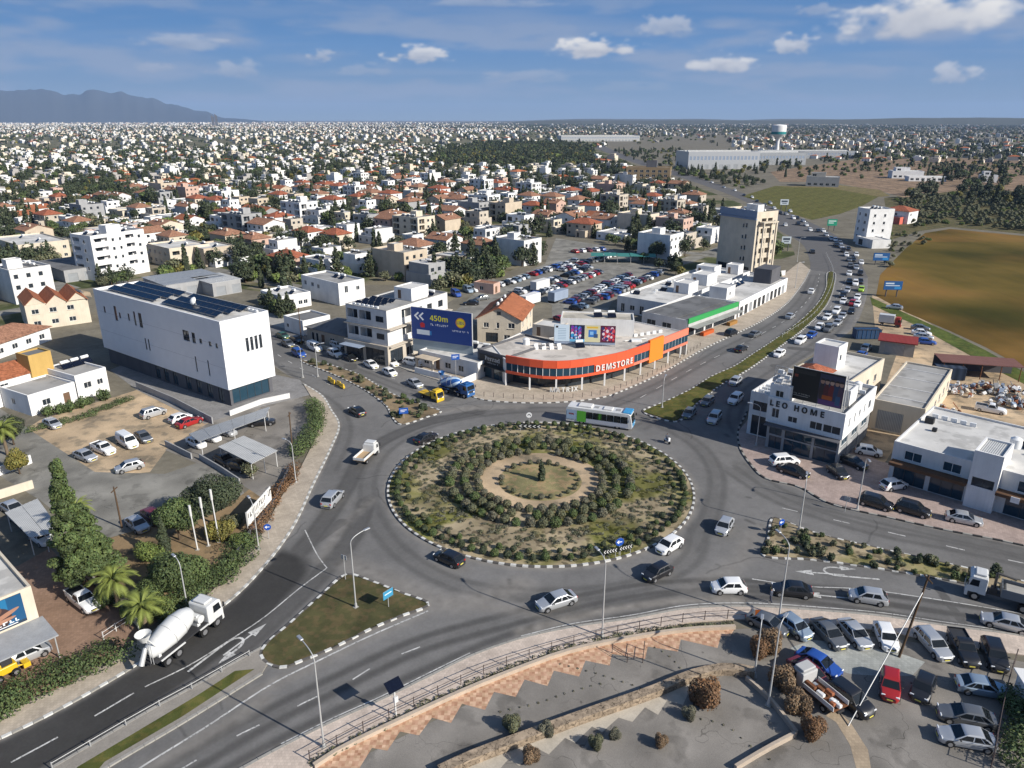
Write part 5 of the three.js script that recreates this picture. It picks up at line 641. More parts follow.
function mixer(name, label, x, z, a, cabPaint, drumMat, k = 1) {
  const g = thing(name, label, 'mixer truck', x, 0.014, z, a); g.scale.setScalar(k);
  mesh('chassis', [B(8.6, 0.28, 0.9, -0.3, 0.85, 0), B(6.4, 0.1, 2.3, -1.2, 1.12, 0)], M.trim, g); truckCab(g, 2.1, cabPaint, 1.22, 0.95); truckWheels(g, [3.1, 1.4, -1.9, -3.2], 1.05);
  const prof = [[0.25, -3.4], [0.62, -3.3], [0.95, -2.4], [1.2, -0.9], [1.22, 0.3], [1.0, 1.4], [0.62, 2.1], [0.2, 2.2]].map(([r, y]) => new THREE.Vector2(r, y)); const d = new THREE.LatheGeometry(prof, 28); d.rotateZ(-Math.PI / 2 + 0.2); d.translate(-1.0, 2.45, 0); const drum = mesh('drum', clean(d), drumMat, g);
  for (const t of [-0.9, 0.4]) { const b = new THREE.TorusGeometry(1.225, 0.025, 5, 28); b.rotateX(Math.PI / 2); b.translate(0, t, 0); b.rotateZ(-Math.PI / 2 + 0.2); b.translate(-1.0, 2.45, 0); mesh('drum_band', clean(b), M.galv, drum); }
  mesh('drum_support', [B(0.35, 1.3, 1.4, 1.25, 1.15, 0), B(0.3, 1.1, 0.3, -3.6, 1.15, 0.6), B(0.3, 1.1, 0.3, -3.6, 1.15, -0.6), rod([-3.6, 2.2, 0.6], [-4.3, 3.5, 0.5], 0.07), rod([-3.6, 2.2, -0.6], [-4.3, 3.5, -0.5], 0.07)], cabPaint, g);
  const hp = new THREE.CylinderGeometry(0.75, 0.35, 0.8, 14, 1, true); hp.translate(-4.35, 3.75, 0); mesh('hopper', clean(hp), cabPaint, g); mesh('chute', [rod([-4.4, 2.6, 0], [-5.3, 1.3, 0.2], 0.22, 0.28, 8)], M.galv, g); mesh('water_tank', HC(0.42, 1.9, 1.4, 2.0, 0, 'z', 14), cabPaint, g); for (const s of [1, -1]) { mesh('mudguard', B(2.9, 0.08, 0.5, -2.5, 1.1, s * 1.05), cabPaint, g); mesh('mudguard', B(1.1, 0.08, 0.5, 1.4, 1.1, s * 1.05), cabPaint, g); } mesh('ladder', [rod([-4.5, 1.1, 0.9], [-4.4, 3.4, 0.7], 0.03), rod([-4.5, 1.1, 0.55], [-4.4, 3.4, 0.45], 0.03)], M.galv, g);
}
M.tw = new THREE.MeshPhysicalMaterial({ color: lin(0.72, 0.72, 0.70), roughness: 0.45, clearcoat: 0.4, map: T.stucco, side: THREE.DoubleSide }); M.tb = new THREE.MeshPhysicalMaterial({ color: lin(0.02, 0.10, 0.28), roughness: 0.45, clearcoat: 0.5, side: THREE.DoubleSide });
mixer('mixer_truck', 'white concrete mixer truck on the road beside the palms', -33.12,-61.48,1.17, M.tw, M.tw, 1.02);
M.drumStripe = mat([1, 1, 1], { map: tex(256, (u, v) => { const s = ((u * 4 + v * 1.6) % 1); return s < 0.4 ? [0.75, 0.82, 0.88] : [0.16, 0.36, 0.62]; }), roughness: 0.5 });
mixer('mixer_truck', 'blue concrete mixer truck waiting before the dark shop', -10.63,-133.16,-0.66, M.tb, M.drumStripe, 0.9);

{ // city bus
  const [x, z, a] = [15.33,-118.29,-0.36], g = thing('city_bus', 'white and blue city bus on the far side of roundabout', 'bus', x, 0.014, z, a);
  const L = 11.6, hw = 1.26, H = 2.95;
  const side = new THREE.Shape([[-L / 2, 0.35], [L / 2 - 0.15, 0.35], [L / 2, 0.6], [L / 2 - 0.06, 1.3], [L / 2 - 0.35, H - 0.25], [L / 2 - 0.7, H], [-L / 2 + 0.25, H], [-L / 2, H - 0.3]].map((p) => new THREE.Vector2(...p)));
  const b = new THREE.ExtrudeGeometry(side, { depth: 2 * hw - 0.2, bevelEnabled: true, bevelSize: 0.07, bevelThickness: 0.1, bevelSegments: 2 }); b.translate(0, 0, -hw + 0.1); const body = mesh('body', clean(b), M.tw, g);
  const mb = new THREE.MeshPhysicalMaterial({ color: lin(0.06, 0.30, 0.55), roughness: 0.4, clearcoat: 0.5 }), mg = mat([0.10, 0.38, 0.04], { roughness: 0.45 }), ml = mat([0.32, 0.42, 0.55], { roughness: 0.45 });
  for (const s of [1, -1]) {
    const q = (x0, x1, y0, y1, m, n) => mesh(n, quad([x0, y0, s * (hw + 0.075)], [x1, y0, s * (hw + 0.075)], [x1, y1, s * (hw + 0.075)], [x0, y1, s * (hw + 0.075)]), m, g);
    for (let i = 0; i < 6; i++) q(-2.2 + i * 1.22, -1.06 + i * 1.22, 1.25, 2.45, M.carGlass, 'side_window');
    q(-5.7, -3.9, 0.8, 2.5, ml, 'rear_panel'); q(-3.85, -2.25, 0.5, 2.5, mg, 'green_panel'); q(-0.1, 0.5, 1.26, 2.44, mg, 'green_sticker'); q(-2.2, 5.2, 0.5, 1.2, mat([0.42, 0.44, 0.5], { roughness: 0.4 }), 'lower_panel'); q(-5.3, -4.4, 1.6, 1.9, mat([0.45, 0.08, 0.06]), 'sticker');
  }
  mesh('windshield', quad([L / 2 + 0.075, 1.35, 1.1], [L / 2 + 0.075, 1.35, -1.1], [L / 2 - 0.23, 2.62, -1.05], [L / 2 - 0.23, 2.62, 1.05]), M.carGlass, g);
  mesh('front_cap', [RB(1.5, 0.35, 2.3, 0.12, L / 2 - 0.95, H - 0.05, 0)], mb, g); mesh('front_panel', B(0.05, 0.75, 2.2, L / 2 + 0.06, 0.5, 0), mb, g); for (const s of [1, -1]) { mesh('headlight', RB(0.1, 0.2, 0.45, 0.04, L / 2 + 0.06, 0.7, s * 0.85), M.lampw, g); mesh('mirror', RB(0.2, 0.5, 0.15, 0.05, L / 2 + 0.15, 1.9, s * (hw + 0.2)), M.trim, g); mesh('tail_light', B(0.05, 0.5, 0.16, -L / 2 - 0.07, 0.8, s * 1.05), M.lampr, g); }
  mesh('roof_unit', RB(2.4, 0.3, 1.7, 0.1, -2.6, H + 0.06, 0), M.white2, g); mesh('roof_unit', RB(1.6, 0.22, 1.5, 0.1, 1.4, H + 0.06, 0), M.white2, g); mesh('roof_hatch', RB(0.8, 0.1, 0.8, 0.04, -0.6, H + 0.06, 0), M.grey, g); mesh('roof_hatch', RB(0.8, 0.1, 0.8, 0.04, 3.2, H + 0.06, 0), M.grey, g); truckWheels(g, [3.3, -3.0], 1.14, 0.92);
}
{ // tipper truck at the picture's edge
  const [x, z, a] = [54.02,-67.89,2.59], g = thing('tipper_truck', 'white cabbed tipper truck with dark crane on the east road', 'truck', x, 0.014, z, a);
  mesh('chassis', B(8, 0.3, 0.9, -0.6, 0.8, 0), M.trim, g); truckCab(g, 2.0, M.tw, 1.2, 0.95, 1.8, 1.9); truckWheels(g, [2.9, -1.6, -3.0], 1.05);
  mesh('tipper_bed', [B(5.2, 0.12, 2.4, -2.0, 1.25, 0), B(5.2, 0.9, 0.08, -2.0, 1.37, 1.16), B(5.2, 0.9, 0.08, -2.0, 1.37, -1.16), B(0.08, 1.0, 2.24, 0.56, 1.37, 0), B(0.08, 0.8, 2.24, -4.56, 1.37, 0)], mat([0.16, 0.17, 0.18], { roughness: 0.6 }), g); mesh('bed_load', RB(4.6, 0.5, 2.0, 0.2, -2, 1.5, 0), M.conc, g); mesh('loader_crane', [rod([1.2, 1.2, 0], [1.2, 3.4, 0], 0.16), rod([1.2, 3.4, 0], [-0.6, 3.0, 0.3], 0.12), B(0.6, 0.6, 0.8, 1.2, 1.0, 0)], M.trim, g);
}
{ // flat-bed pickup on the roundabout
  const [x, z, a] = [-22.66,-104.26,1.28], g = thing('flatbed_truck', 'small white flat-bed lorry with timber sides entering the roundabout', 'truck', x, 0.014, z, a);
  mesh('chassis', B(5, 0.22, 0.8, -0.2, 0.55, 0), M.trim, g); truckCab(g, 0.9, M.tw, 0.92, 0.65, 1.5, 1.45); truckWheels(g, [1.7, -1.6], 0.78, 0.68);
  mesh('load_bed', [B(3.3, 0.1, 1.9, -1.0, 0.85, 0)], mat([0.42, 0.30, 0.18]), g); for (const s of [1, -1]) mesh('bed_side', B(3.3, 0.4, 0.06, -1.0, 0.95, s * 0.93), M.tw, g); mesh('tailgate', B(0.06, 0.4, 1.8, -2.64, 0.95, 0), M.tw, g); mesh('headboard', [B(0.06, 1.1, 1.8, 0.62, 0.95, 0)], M.tw, g);
}
{ // old lorry in the near car park
  const [x, z, a] = [27.86,-53.92,2.03], g = thing('old_lorry', 'old white open lorry loaded with scrap in the car park', 'truck', x, 0.02, z, a);
  mesh('chassis', B(5.2, 0.22, 0.8, -0.2, 0.55, 0), M.trim, g); truckCab(g, 0.9, mat([0.5, 0.5, 0.49], { map: T.roof }), 0.92, 0.65, 1.5, 1.45); truckWheels(g, [1.7, -1.6], 0.78, 0.68); mesh('load_bed', B(3.4, 0.1, 1.9, -1.0, 0.85, 0), M.rust, g); for (const s of [1, -1]) mesh('bed_side', B(3.4, 0.45, 0.06, -1.0, 0.95, s * 0.93), M.white2, g); const r = rng(8); for (let i = 0; i < 9; i++) mesh('scrap_piece', cached('sc' + (i % 3), () => RB(0.5 + 0.3 * (i % 3), 0.35, 0.4, 0.08)), [M.white, M.rust, M.steel, M.tile][i % 4], g).position.set(-2.4 + r() * 2.8, 0.95 + r() * 0.3, -0.6 + r() * 1.2);
}
{ // yellow recovery vehicle and yellow barrier by the north-west island
  const [x, z, a] = [-15.18,-130.46,-0.7], g = thing('yellow_tow_truck', 'small yellow tow truck behind the blue mixer truck', 'truck', x, 0.014, z, a), y = paintMat.yellow;
  mesh('chassis', B(5, 0.25, 0.9, -0.3, 0.5, 0), M.trim, g); truckCab(g, 0.8, y, 0.95, 0.6, 1.5, 1.4); truckWheels(g, [1.6, -1.7], 0.8, 0.66); mesh('deck', [B(3.2, 0.15, 1.9, -1.2, 0.9, 0), B(0.2, 0.5, 1.9, 0.3, 1.0, 0)], y, g); mesh('crane_arm', [rod([0.2, 1, 0], [-1.8, 2.1, 0], 0.1)], M.trim, g);
}
{ const [x, z, a] = [-34.96,-138.28,-0.81], g = thing('road_barrier', 'row of yellow plastic barriers beside the planted island', 'barrier', x, 0.16, z, a);
  for (let i = 0; i < 4; i++) mesh('barrier_block', cached('barr', () => join([RB(1.5, 0.55, 0.45, 0.08), RB(1.3, 0.4, 0.25, 0.06, 0, 0.5, 0)])), paintMat.yellow, g).position.set(-2.6 + i * 1.7, 0, (i % 2) * 0.3); }
{ // yellow loader by the poster shop
  const [x, z, a] = [-48.28,-56.63,0.91], g = thing('yellow_loader', 'small yellow loader beside the poster shop canopy', 'machine', x, 0.02, z, a), y = paintMat.yellow;
  mesh('body', [RB(2.0, 0.8, 1.3, 0.12, 0, 0.5, 0), RB(0.9, 0.5, 1.2, 0.1, -0.7, 1.2, 0)], y, g); mesh('cab', [RB(1.0, 1.1, 1.1, 0.1, 0.2, 1.3, 0)], M.trim, g); truckWheels(g, [0.7, -0.7], 0.72, 0.75); mesh('bucket', [B(0.6, 0.5, 1.5, 1.7, 0.3, 0), rod([0.6, 0.9, 0.5], [1.6, 0.6, 0.5], 0.08), rod([0.6, 0.9, -0.5], [1.6, 0.6, -0.5], 0.08)], y, g);
}
{ // white lorry and blue skip in the yard
  const [x, z, a] = [96.79,-182.82,-0.55], g = thing('yard_truck', 'white box lorry with red front in the dusty yard', 'truck', x, 0.03, z, a); mesh('chassis', B(5, 0.25, 0.9, 0, 0.6, 0), M.trim, g); truckCab(g, 1.2, mat([0.3, 0.05, 0.04]), 0.95, 0.7, 1.4, 1.5); truckWheels(g, [1.7, -1.7], 0.8, 0.7); mesh('cargo_box', RB(3.6, 2.0, 1.95, 0.05, -0.8, 0.95, 0), M.tw, g);
  const [x2, z2, a2] = [85.9,-171.82,-0], k = thing('blue_skip', 'large blue steel skip at the yard entrance', 'skip', x2, 0.03, z2, a2); mesh('skip_body', [B(6, 2.2, 2.4, 0, 0.1, 0)], mat([0.02, 0.06, 0.14], { roughness: 0.6, map: T.roof }), k); for (let i = 0; i < 6; i++) mesh('skip_rib', B(0.12, 2.2, 2.56, -2.6 + i * 1.04, 0.12, 0), mat([0.03, 0.09, 0.2]), k); mesh('skip_rim', [B(6.2, 0.15, 0.2, 0, 2.3, 1.2), B(6.2, 0.15, 0.2, 0, 2.3, -1.2)], M.trim, k);
}

// ---------------------------------------------------------------- leaves, trees, shrubs
function leafCloud(r, blobs, n, size, tint = [1, 1, 1], shell = 0.35, flat = 0.6) {
  const pos = new Float32Array(n * 18), col = new Float32Array(n * 18), nor = new Float32Array(n * 18), wts = blobs.map((b) => b[3] * b[4] + b[4] * b[5] + b[3] * b[5]), sum = wts.reduce((a, b) => a + b, 0);
  const v = new THREE.Vector3(), t1 = new THREE.Vector3(), t2 = new THREE.Vector3(), nn = new THREE.Vector3();
  for (let i = 0; i < n; i++) {
    let q = r() * sum, k = 0; while (k < blobs.length - 1 && q > wts[k]) q -= wts[k++]; const b = blobs[k];
    const th = r() * 6.2832, cz = r() * 2 - 1, sz = Math.sqrt(1 - cz * cz), rad = 1 - shell * r() * r() - 0.15 * (r() < 0.3 ? r() : 0) + 0.1 * (r() - 0.5); v.set(Math.cos(th) * sz, cz, Math.sin(th) * sz);
    const cx = b[0] + v.x * b[3] * rad, cy = b[1] + v.y * b[4] * rad, c3 = b[2] + v.z * b[5] * rad;
    nn.set(v.x + (r() - 0.5) * 1.6, v.y + 0.25 + (r() - 0.5) * 1.6, v.z + (r() - 0.5) * 1.6).normalize(); t1.set(r() - 0.5, r() - 0.5, r() - 0.5).cross(nn).normalize(); t2.copy(nn).cross(t1); const s = size * (0.6 + 0.8 * r()), w = s * flat, tone = (0.75 + 0.5 * r()) * (b[6] || 1), warm = 1 + (r() - 0.5) * 0.25;
    const P = [[-s, 0], [0, -w], [s, 0], [-s, 0], [s, 0], [0, w]];
    for (let j = 0; j < 6; j++) { const o = i * 18 + j * 3, [a, c] = P[j]; pos[o] = cx + t1.x * a + t2.x * c; pos[o + 1] = cy + t1.y * a + t2.y * c + (j === 1 || j === 5 ? -0.15 * s : 0); pos[o + 2] = c3 + t1.z * a + t2.z * c; nor[o] = nn.x; nor[o + 1] = nn.y; nor[o + 2] = nn.z; col[o] = tint[0] * tone * warm; col[o + 1] = tint[1] * tone; col[o + 2] = tint[2] * tone * (2 - warm); }
  }
  const g = new THREE.BufferGeometry(); g.setAttribute('position', new THREE.BufferAttribute(pos, 3)); g.setAttribute('normal', new THREE.BufferAttribute(nor, 3)); g.setAttribute('uv', new THREE.BufferAttribute(new Float32Array(n * 12), 2)); g.setAttribute('color', new THREE.BufferAttribute(col, 3)); return g;
}
M.leaf = mat([1, 1, 1], { vertexColors: true, roughness: 0.75 }); M.bark = mat([0.11, 0.08, 0.055], { map: T.grain }); M.barkp = mat([0.20, 0.15, 0.10], { map: T.grain });
const GREEN = { olive: [0.105, 0.108, 0.055], dark: [0.042, 0.055, 0.024], mid: [0.07, 0.10, 0.028], light: [0.11, 0.145, 0.032], yellow: [0.17, 0.15, 0.03], palm: [0.16, 0.19, 0.035], grey: [0.125, 0.12, 0.08], brown: [0.17, 0.11, 0.06], rust: [0.17, 0.09, 0.04] };
function crownBlobs(r, kind, H, R) {
  const b = [];
  if (kind === 'cypress') for (let i = 0; i < 7; i++) { const t = i / 6; b.push([(r() - 0.5) * 0.2, H * (0.12 + 0.8 * t), (r() - 0.5) * 0.2, R * (1 - 0.75 * t * t), H * 0.11, R * (1 - 0.75 * t * t), 0.8 + 0.4 * r()]); }
  else if (kind === 'conifer') for (let i = 0; i < 70; i++) { const t = i / 69, a = i * 2.4, q = R * (1 - 0.9 * t) * (0.35 + 0.55 * r()), e = R * (0.34 - 0.22 * t) * (0.8 + 0.5 * r()); b.push([Math.cos(a) * q, H * (0.1 + 0.85 * t) + (r() - 0.5) * H * 0.06, Math.sin(a) * q, e, H * 0.035 * (0.8 + 0.6 * r()), e, 0.7 + 0.6 * r()]); }
  else { const n = kind === 'bush' ? 5 : 12; for (let i = 0; i < n; i++) { const a = i * 2.4 + r(), q = R * 0.55 * Math.sqrt(i / n), cy = kind === 'bush' ? H * (0.42 + 0.15 * r()) : H * (0.5 + 0.36 * r() - 0.18 * (i / n)); b.push([Math.cos(a) * q, cy, Math.sin(a) * q, R * (0.42 + 0.2 * r()), (kind === 'bush' ? H * 0.45 : H * 0.2) * (0.8 + 0.4 * r()), R * (0.42 + 0.2 * r()), 0.7 + 0.6 * r()]); } }
  return b;
}
function trunkGeo(r, kind, H, R) { const h = kind === 'cypress' || kind === 'conifer' ? H * 0.9 : H * 0.55, l = [rod([0, 0, 0], [0.1 * r(), h, 0.1 * r()], 0.045 * H * 0.5 + 0.05, 0.05, 7)]; if (kind === 'round') for (let i = 0; i < 5; i++) { const a = i * 1.3 + r(); l.push(rod([0, h * (0.45 + 0.1 * i), 0], [Math.cos(a) * R * 0.55, H * (0.62 + 0.1 * r()), Math.sin(a) * R * 0.55], 0.07, 0.025, 5)); } return join(l); }
const treeLib = new Map();
function treeProto(kind, tone, H, R, leaves, size, seed) { const key = [kind, tone, H, R, leaves, seed].join(); if (leaves > 1500) { leaves *= 2.2; size *= 0.62; } leaves = Math.round(leaves); if (treeLib.has(key)) return treeLib.get(key); const r = rng(seed * 77 + 1), o = { trunk: trunkGeo(r, kind, H, R), crown: leafCloud(r, crownBlobs(r, kind, H, R), leaves, size, GREEN[tone]) }; treeLib.set(key, o); return o; }
function addTree(name, label, x, z, p, k = 1, a = 0, group, y = 0, ky = k) { const g = thing(name, label, 'tree', x, y, z, a, group); mesh('trunk', p.trunk, M.bark, g); mesh('crown', p.crown, M.leaf, g); g.scale.set(k, ky, k); return g; }
function addShrub(name, label, x, z, geo, k, a, group, y = 0, cat = 'shrub') { const o = mesh(numbered(name), geo, M.leaf, scene); o.position.set(x, y, z); o.rotation.y = a; o.scale.setScalar(k); return tag(o, label, cat, group); }
const bushGeo = (tone, seed, n = 560, s = 0.1, H = 1, R = 0.62) => cached(`bush${tone}${seed}${n}${H}${R}`, () => { const r = rng(seed * 13 + 5); return leafCloud(r, crownBlobs(r, 'bush', H, R), n, s, GREEN[tone], 0.5); });
function hedge(name, label, line, w, h, tone, dens = 60, size = 0.2, cat = 'hedge', y = 0.02) { dens *= 2; size *= 0.66; const p = spline(line, 0.9), r = rng(Math.round(Math.abs(line[0][0]) * 10)), bl = p.map(([x, z]) => [x + (r() - 0.5) * w * 0.4, y + h * (0.42 + 0.12 * r()), z + (r() - 0.5) * w * 0.4, w * (0.42 + 0.2 * r()), h * (0.4 + 0.2 * r()), w * (0.42 + 0.2 * r()), 0.7 + 0.6 * r()]); const g = leafCloud(r, bl, Math.round(p.length * dens), size, GREEN[tone], 0.5); return tag(mesh(numbered(name), g, M.leaf, scene), label, cat); }


// ---------------------------------------------------------------- grounds round the junction
const lay = (name, pts, y, m) => struct(name, sheet(pts, y), m);
M.red = mat([0.36, 0.26, 0.15], { map: T.soil, roughness: 1 });
lay('yard_paving', [[-58.73,-75],[-57.23,-78.9],[-54.72,-76.69],[-46.49,-70.26],[-38.54,-63.03],[-39.44,-59.12],[-42.21,-55.06],[-48.65,-50.94],[-65.63,-75]], 0.012, M.yard);
lay('garden_soil', [[-55.47,-78],[-49.15,-82.65],[-44.66,-85.66],[-38.64,-91.11],[-36.8,-97.15],[-33.95,-94.05],[-33.13,-85.66],[-33.76,-77.34],[-36.15,-67.18],[-38,-63.67],[-42.2,-68.42],[-47.49,-72.17]], 0.016, M.red);
lay('dirt_lot', [[-83.11,-111.5],[-83.33,-120.11],[-73.54,-135.39],[-52.1,-118.29],[-55.57,-108.35],[-54.5,-99.76],[-60.99,-97.79],[-70.03,-103.19]], 0.008, M.dirt);
lay('side_street', [[-110.14,-132.62],[-94.15,-125.84],[-82.36,-115.67],[-62.78,-99.76],[-51.94,-99.1],[-48.34,-103.19],[-41.45,-97.79],[-36.54,-91.11],[-41.76,-86.71],[-44.86,-81.69],[-47.9,-79.58],[-51.04,-78.9],[-65.84,-91.11],[-94.7,-111.5]], 0.012, M.asph2);
lay('office_yard', [[-55.71,-107.59],[-53.32,-117.85],[-50.02,-125.84],[-40.67,-132.07],[-35.43,-124.85],[-34.4,-116.53],[-33.79,-102.14],[-35.05,-91.68],[-41.45,-97.79]], 0.018, M.lot);
lay('office_terrace', [[-85.11,-147.62],[-80.98,-161.96],[-43.17,-141.27],[-38.89,-132.62],[-49.33,-123.88],[-53.49,-118.29],[-73.54,-135.39]], 0.022, mat([0.30, 0.29, 0.28], { map: T.paver }));
lay('parking_ground', [[-16.54,-43.04],[-14.08,-46.05],[-9.62,-49.16],[-3.82,-53.18],[4.67,-58.13],[14.05,-61.63],[23.24,-63.51],[26.94,-63.67],[32.94,-63.03],[39.58,-61.79],[50.11,-58.55],[57.59,-56.1],[80.65,-45.85],[67.23,-35.22],[-14.43,-35.22]], 0.008, M.lot);
lay('pale_apron', [[27.93,-60.58],[30.6,-61.79],[34.21,-61.18],[38.96,-59.55],[40.42,-58.55],[38.16,-56.63],[35.11,-56.63],[32.36,-56.9],[30.03,-58.27]], 0.016, mat([0.42, 0.43, 0.40], { map: T.paver }));
lay('sandy_path', [[27.95,-51.63],[28.55,-50.94],[28.69,-48.4],[28.03,-45.37],[29.16,-45.37],[29.98,-47.88],[29.79,-50.94],[29.05,-52.58]], 0.016, mat([0.47, 0.37, 0.26], { map: T.paver }));
lay('back_yard', [[50.42,-100.43],[69.6,-129.94],[91.24,-165.94],[91.42,-179.01],[108.7,-218.19],[109.51,-211.67],[109.27,-194.09],[107.76,-174.45],[106.51,-158.14],[107.54,-146.31],[113.09,-129.94],[90.54,-100.43],[79.1,-120.11],[66.72,-114.81],[55.72,-100.43]], 0.006, M.dirt);
M.check = mat([1, 1, 1], { map: tex(256, (u, v) => { const a = (Math.floor(u * 8) + Math.floor(v * 8)) % 2, n = 0.12 * (hash2(Math.floor(u * 16), Math.floor(v * 16), 3) - 0.5) + 0.1 * fbm(u * 12, v * 12, 3, 4, 12); return a ? [0.64 + n, 0.49 + n, 0.39 + n] : [0.71 + n, 0.58 + n, 0.47 + n]; }, 1 / 4.4) });
const capLine = [[-16.21,-46.05],[-14.67,-47.57],[-9.87,-50.94],[-3.91,-54.8],[0.77,-57.44],[5.88,-59.99],[13.97,-62.33],[18.48,-63.19],[23.26,-63.59]];
lay('zigzag_paving', [...capLine, ...[[22.39,-62.33],[21.48,-62.4],[20.64,-60.58],[17.22,-61.86],[16.56,-60.04],[13.67,-60.79],[13.09,-58.98],[9.93,-59.7],[9.49,-58.05],[7.21,-58.75],[6.39,-56.55],[4.03,-57.35],[3.32,-55.31],[1.19,-56.15],[0.34,-53.92],[-1.67,-54.55],[-2.43,-52.34],[-4.54,-53.09],[-5.37,-50.82],[-7.1,-51.43],[-8.02,-49.43],[-9.72,-49.86],[-10.48,-47.8],[-11.83,-48.09],[-12.49,-46.05]]], 0.016, M.check);
struct('coping_wall', slab([...offset(spline(capLine, 2), 0.18), ...offset(spline(capLine, 2), -0.18).reverse()], 0, 0.42), mat([0.56, 0.46, 0.36], { map: T.grain }));
const stoneLine = spline([[-5.82,-45.27],[-3.47,-46.65],[1.85,-49.16],[6.83,-51.43],[13.01,-54.17],[17.76,-56.5],[20.95,-57.17],[23.09,-56.63]], 1.5);
struct('stone_wall', slab([...offset(stoneLine, 0.45), ...offset(stoneLine, -0.45).reverse()], 0, 0.75), mat([0.50, 0.39, 0.28], { map: tex(512, (u, v) => { const c = fbm(u * 20, v * 20, 3, 5, 20), j = Math.abs(c - 0.5) < 0.03 ? -0.3 : 0; return 0.8 + 0.35 * (fbm(u * 14, v * 14, 2, 55, 14) - 0.5) + j; }, 1 / 6) }));
lay('concrete_bays', [[-4.62,-45.37],[-3.45,-46.25],[1.83,-48.72],[6.8,-51.05],[12.92,-53.67],[16.74,-55.57],[17.5,-54.8],[16.28,-54.34],[15.51,-52.94],[14.13,-53.42],[13.02,-51.75],[12.01,-52.64],[10.61,-50.94],[9.45,-51.43],[7.8,-49.77],[7,-50.42],[5.37,-48.62],[4.55,-49.16],[3.07,-47.41],[2.03,-48.09],[0.62,-46.25],[-0.33,-46.89],[-1.38,-45.37]], 0.02, mat([0.56, 0.5, 0.41], { map: T.grain }));
for (const l of [[[22.17,-56.1],[23.52,-53.3],[24.5,-49.48]], [[24.37,-49.37],[21.24,-47.67],[18.2,-45.85]]]) { const p = spline(l, 1.5); struct('kerb_wall', slab([...offset(p, 0.14), ...offset(p, -0.14).reverse()], 0, 0.5), mat([0.52, 0.43, 0.34], { map: T.grain })); }
// --- walls round the plots
const wallLine = (name, label, l, h, m, t = 0.2) => { const p = l, o = offset(p, t / 2), q = offset(p, -t / 2).reverse(); return tag(mesh(numbered(name), slab([...o, ...q], 0, h), m, scene), label, 'wall'); };
wallLine('boundary_wall', 'grey wall between dirt lot and office terrace', [[-74.08,-136.54],[-62.84,-127.86],[-52.1,-118.29]], 1.3, M.grey);
wallLine('boundary_wall', 'short grey wall at the dirt lot corner', [[-56.23,-109.12],[-50.02,-104.26]], 1.0, M.grey);
wallLine('boundary_wall', 'low grey wall beside the carports', [[-48.77,-104.26],[-43.66,-99.76],[-39.6,-95.89]], 0.9, M.grey);
wallLine('boundary_wall', 'white garden wall facing the side street', [[-77.67,-96.2],[-74.92,-101.11],[-74.15,-102.84]], 1.4, M.white);
wallLine('boundary_wall', 'pale wall behind the striped carport', [[-73.24,-89.69],[-68.84,-94.66]], 1.3, M.cream);
wallLine('boundary_wall', 'pale wall along the office driveway', [[-50.46,-121.97],[-46.62,-127.86],[-42.29,-131]], 1.0, M.white2);
wallLine('boundary_wall', 'low grey wall beside the palm garden', [[-54.72,-77.12],[-46.68,-70.63],[-38.84,-63.67]], 0.9, M.conc);
// --- carports
function carport(label, pts, h, m) { const cx = pts.reduce((s, p) => s + p[0], 0) / 4, cz = pts.reduce((s, p) => s + p[1], 0) / 4, g = thing('carport', label, 'carport', cx, 0, cz), P = pts.map(([x, z]) => [x - cx, z - cz]); const L = (a, b, t) => [lerp(a[0], b[0], t), lerp(a[1], b[1], t)], n = Math.max(2, Math.round(Math.hypot(P[1][0] - P[0][0], P[1][1] - P[0][1]) / 2.6)); for (let i = 0; i < n; i++) { const a = L(P[0], P[1], i / n), b = L(P[0], P[1], (i + 0.98) / n), c = L(P[3], P[2], (i + 0.98) / n), d = L(P[3], P[2], i / n); mesh('roof_sheet', slab([a, b, c, d], h + (i % 2) * 0.03, h + 0.07 + (i % 2) * 0.03), m, g); } for (const t of [0.03, 0.5, 0.97]) for (const e of [0.05, 0.95]) { const p = L(L(P[0], P[1], t), L(P[3], P[2], t), e); mesh('post', CY(0.06, 0.06, h, p[0], 0, p[1], 8), M.white2, g); } for (const e of [0.06, 0.94]) { const a = L(P[0], P[3], e), b = L(P[1], P[2], e); mesh('beam', rod([a[0], h - 0.08, a[1]], [b[0], h - 0.08, b[1]], 0.06), M.galv, g); } return g; }
carport('long grey carport roof beside the office driveway', [[-51.66,-108.04],[-42.33,-119.77],[-41.59,-115.18],[-48.82,-104.94]], 2.6, M.corr);
carport('square white ribbed carport roof in the office yard', [[-45.06,-102.87],[-42.5,-107.03],[-35.43,-101.42],[-37.89,-96.96]], 2.7, M.corrw);
carport('striped white carport roof beside the tall conifer', [[-64.83,-82.96],[-62.84,-86.64],[-54.89,-78.35],[-57.95,-76.99]], 2.6, M.corrw);
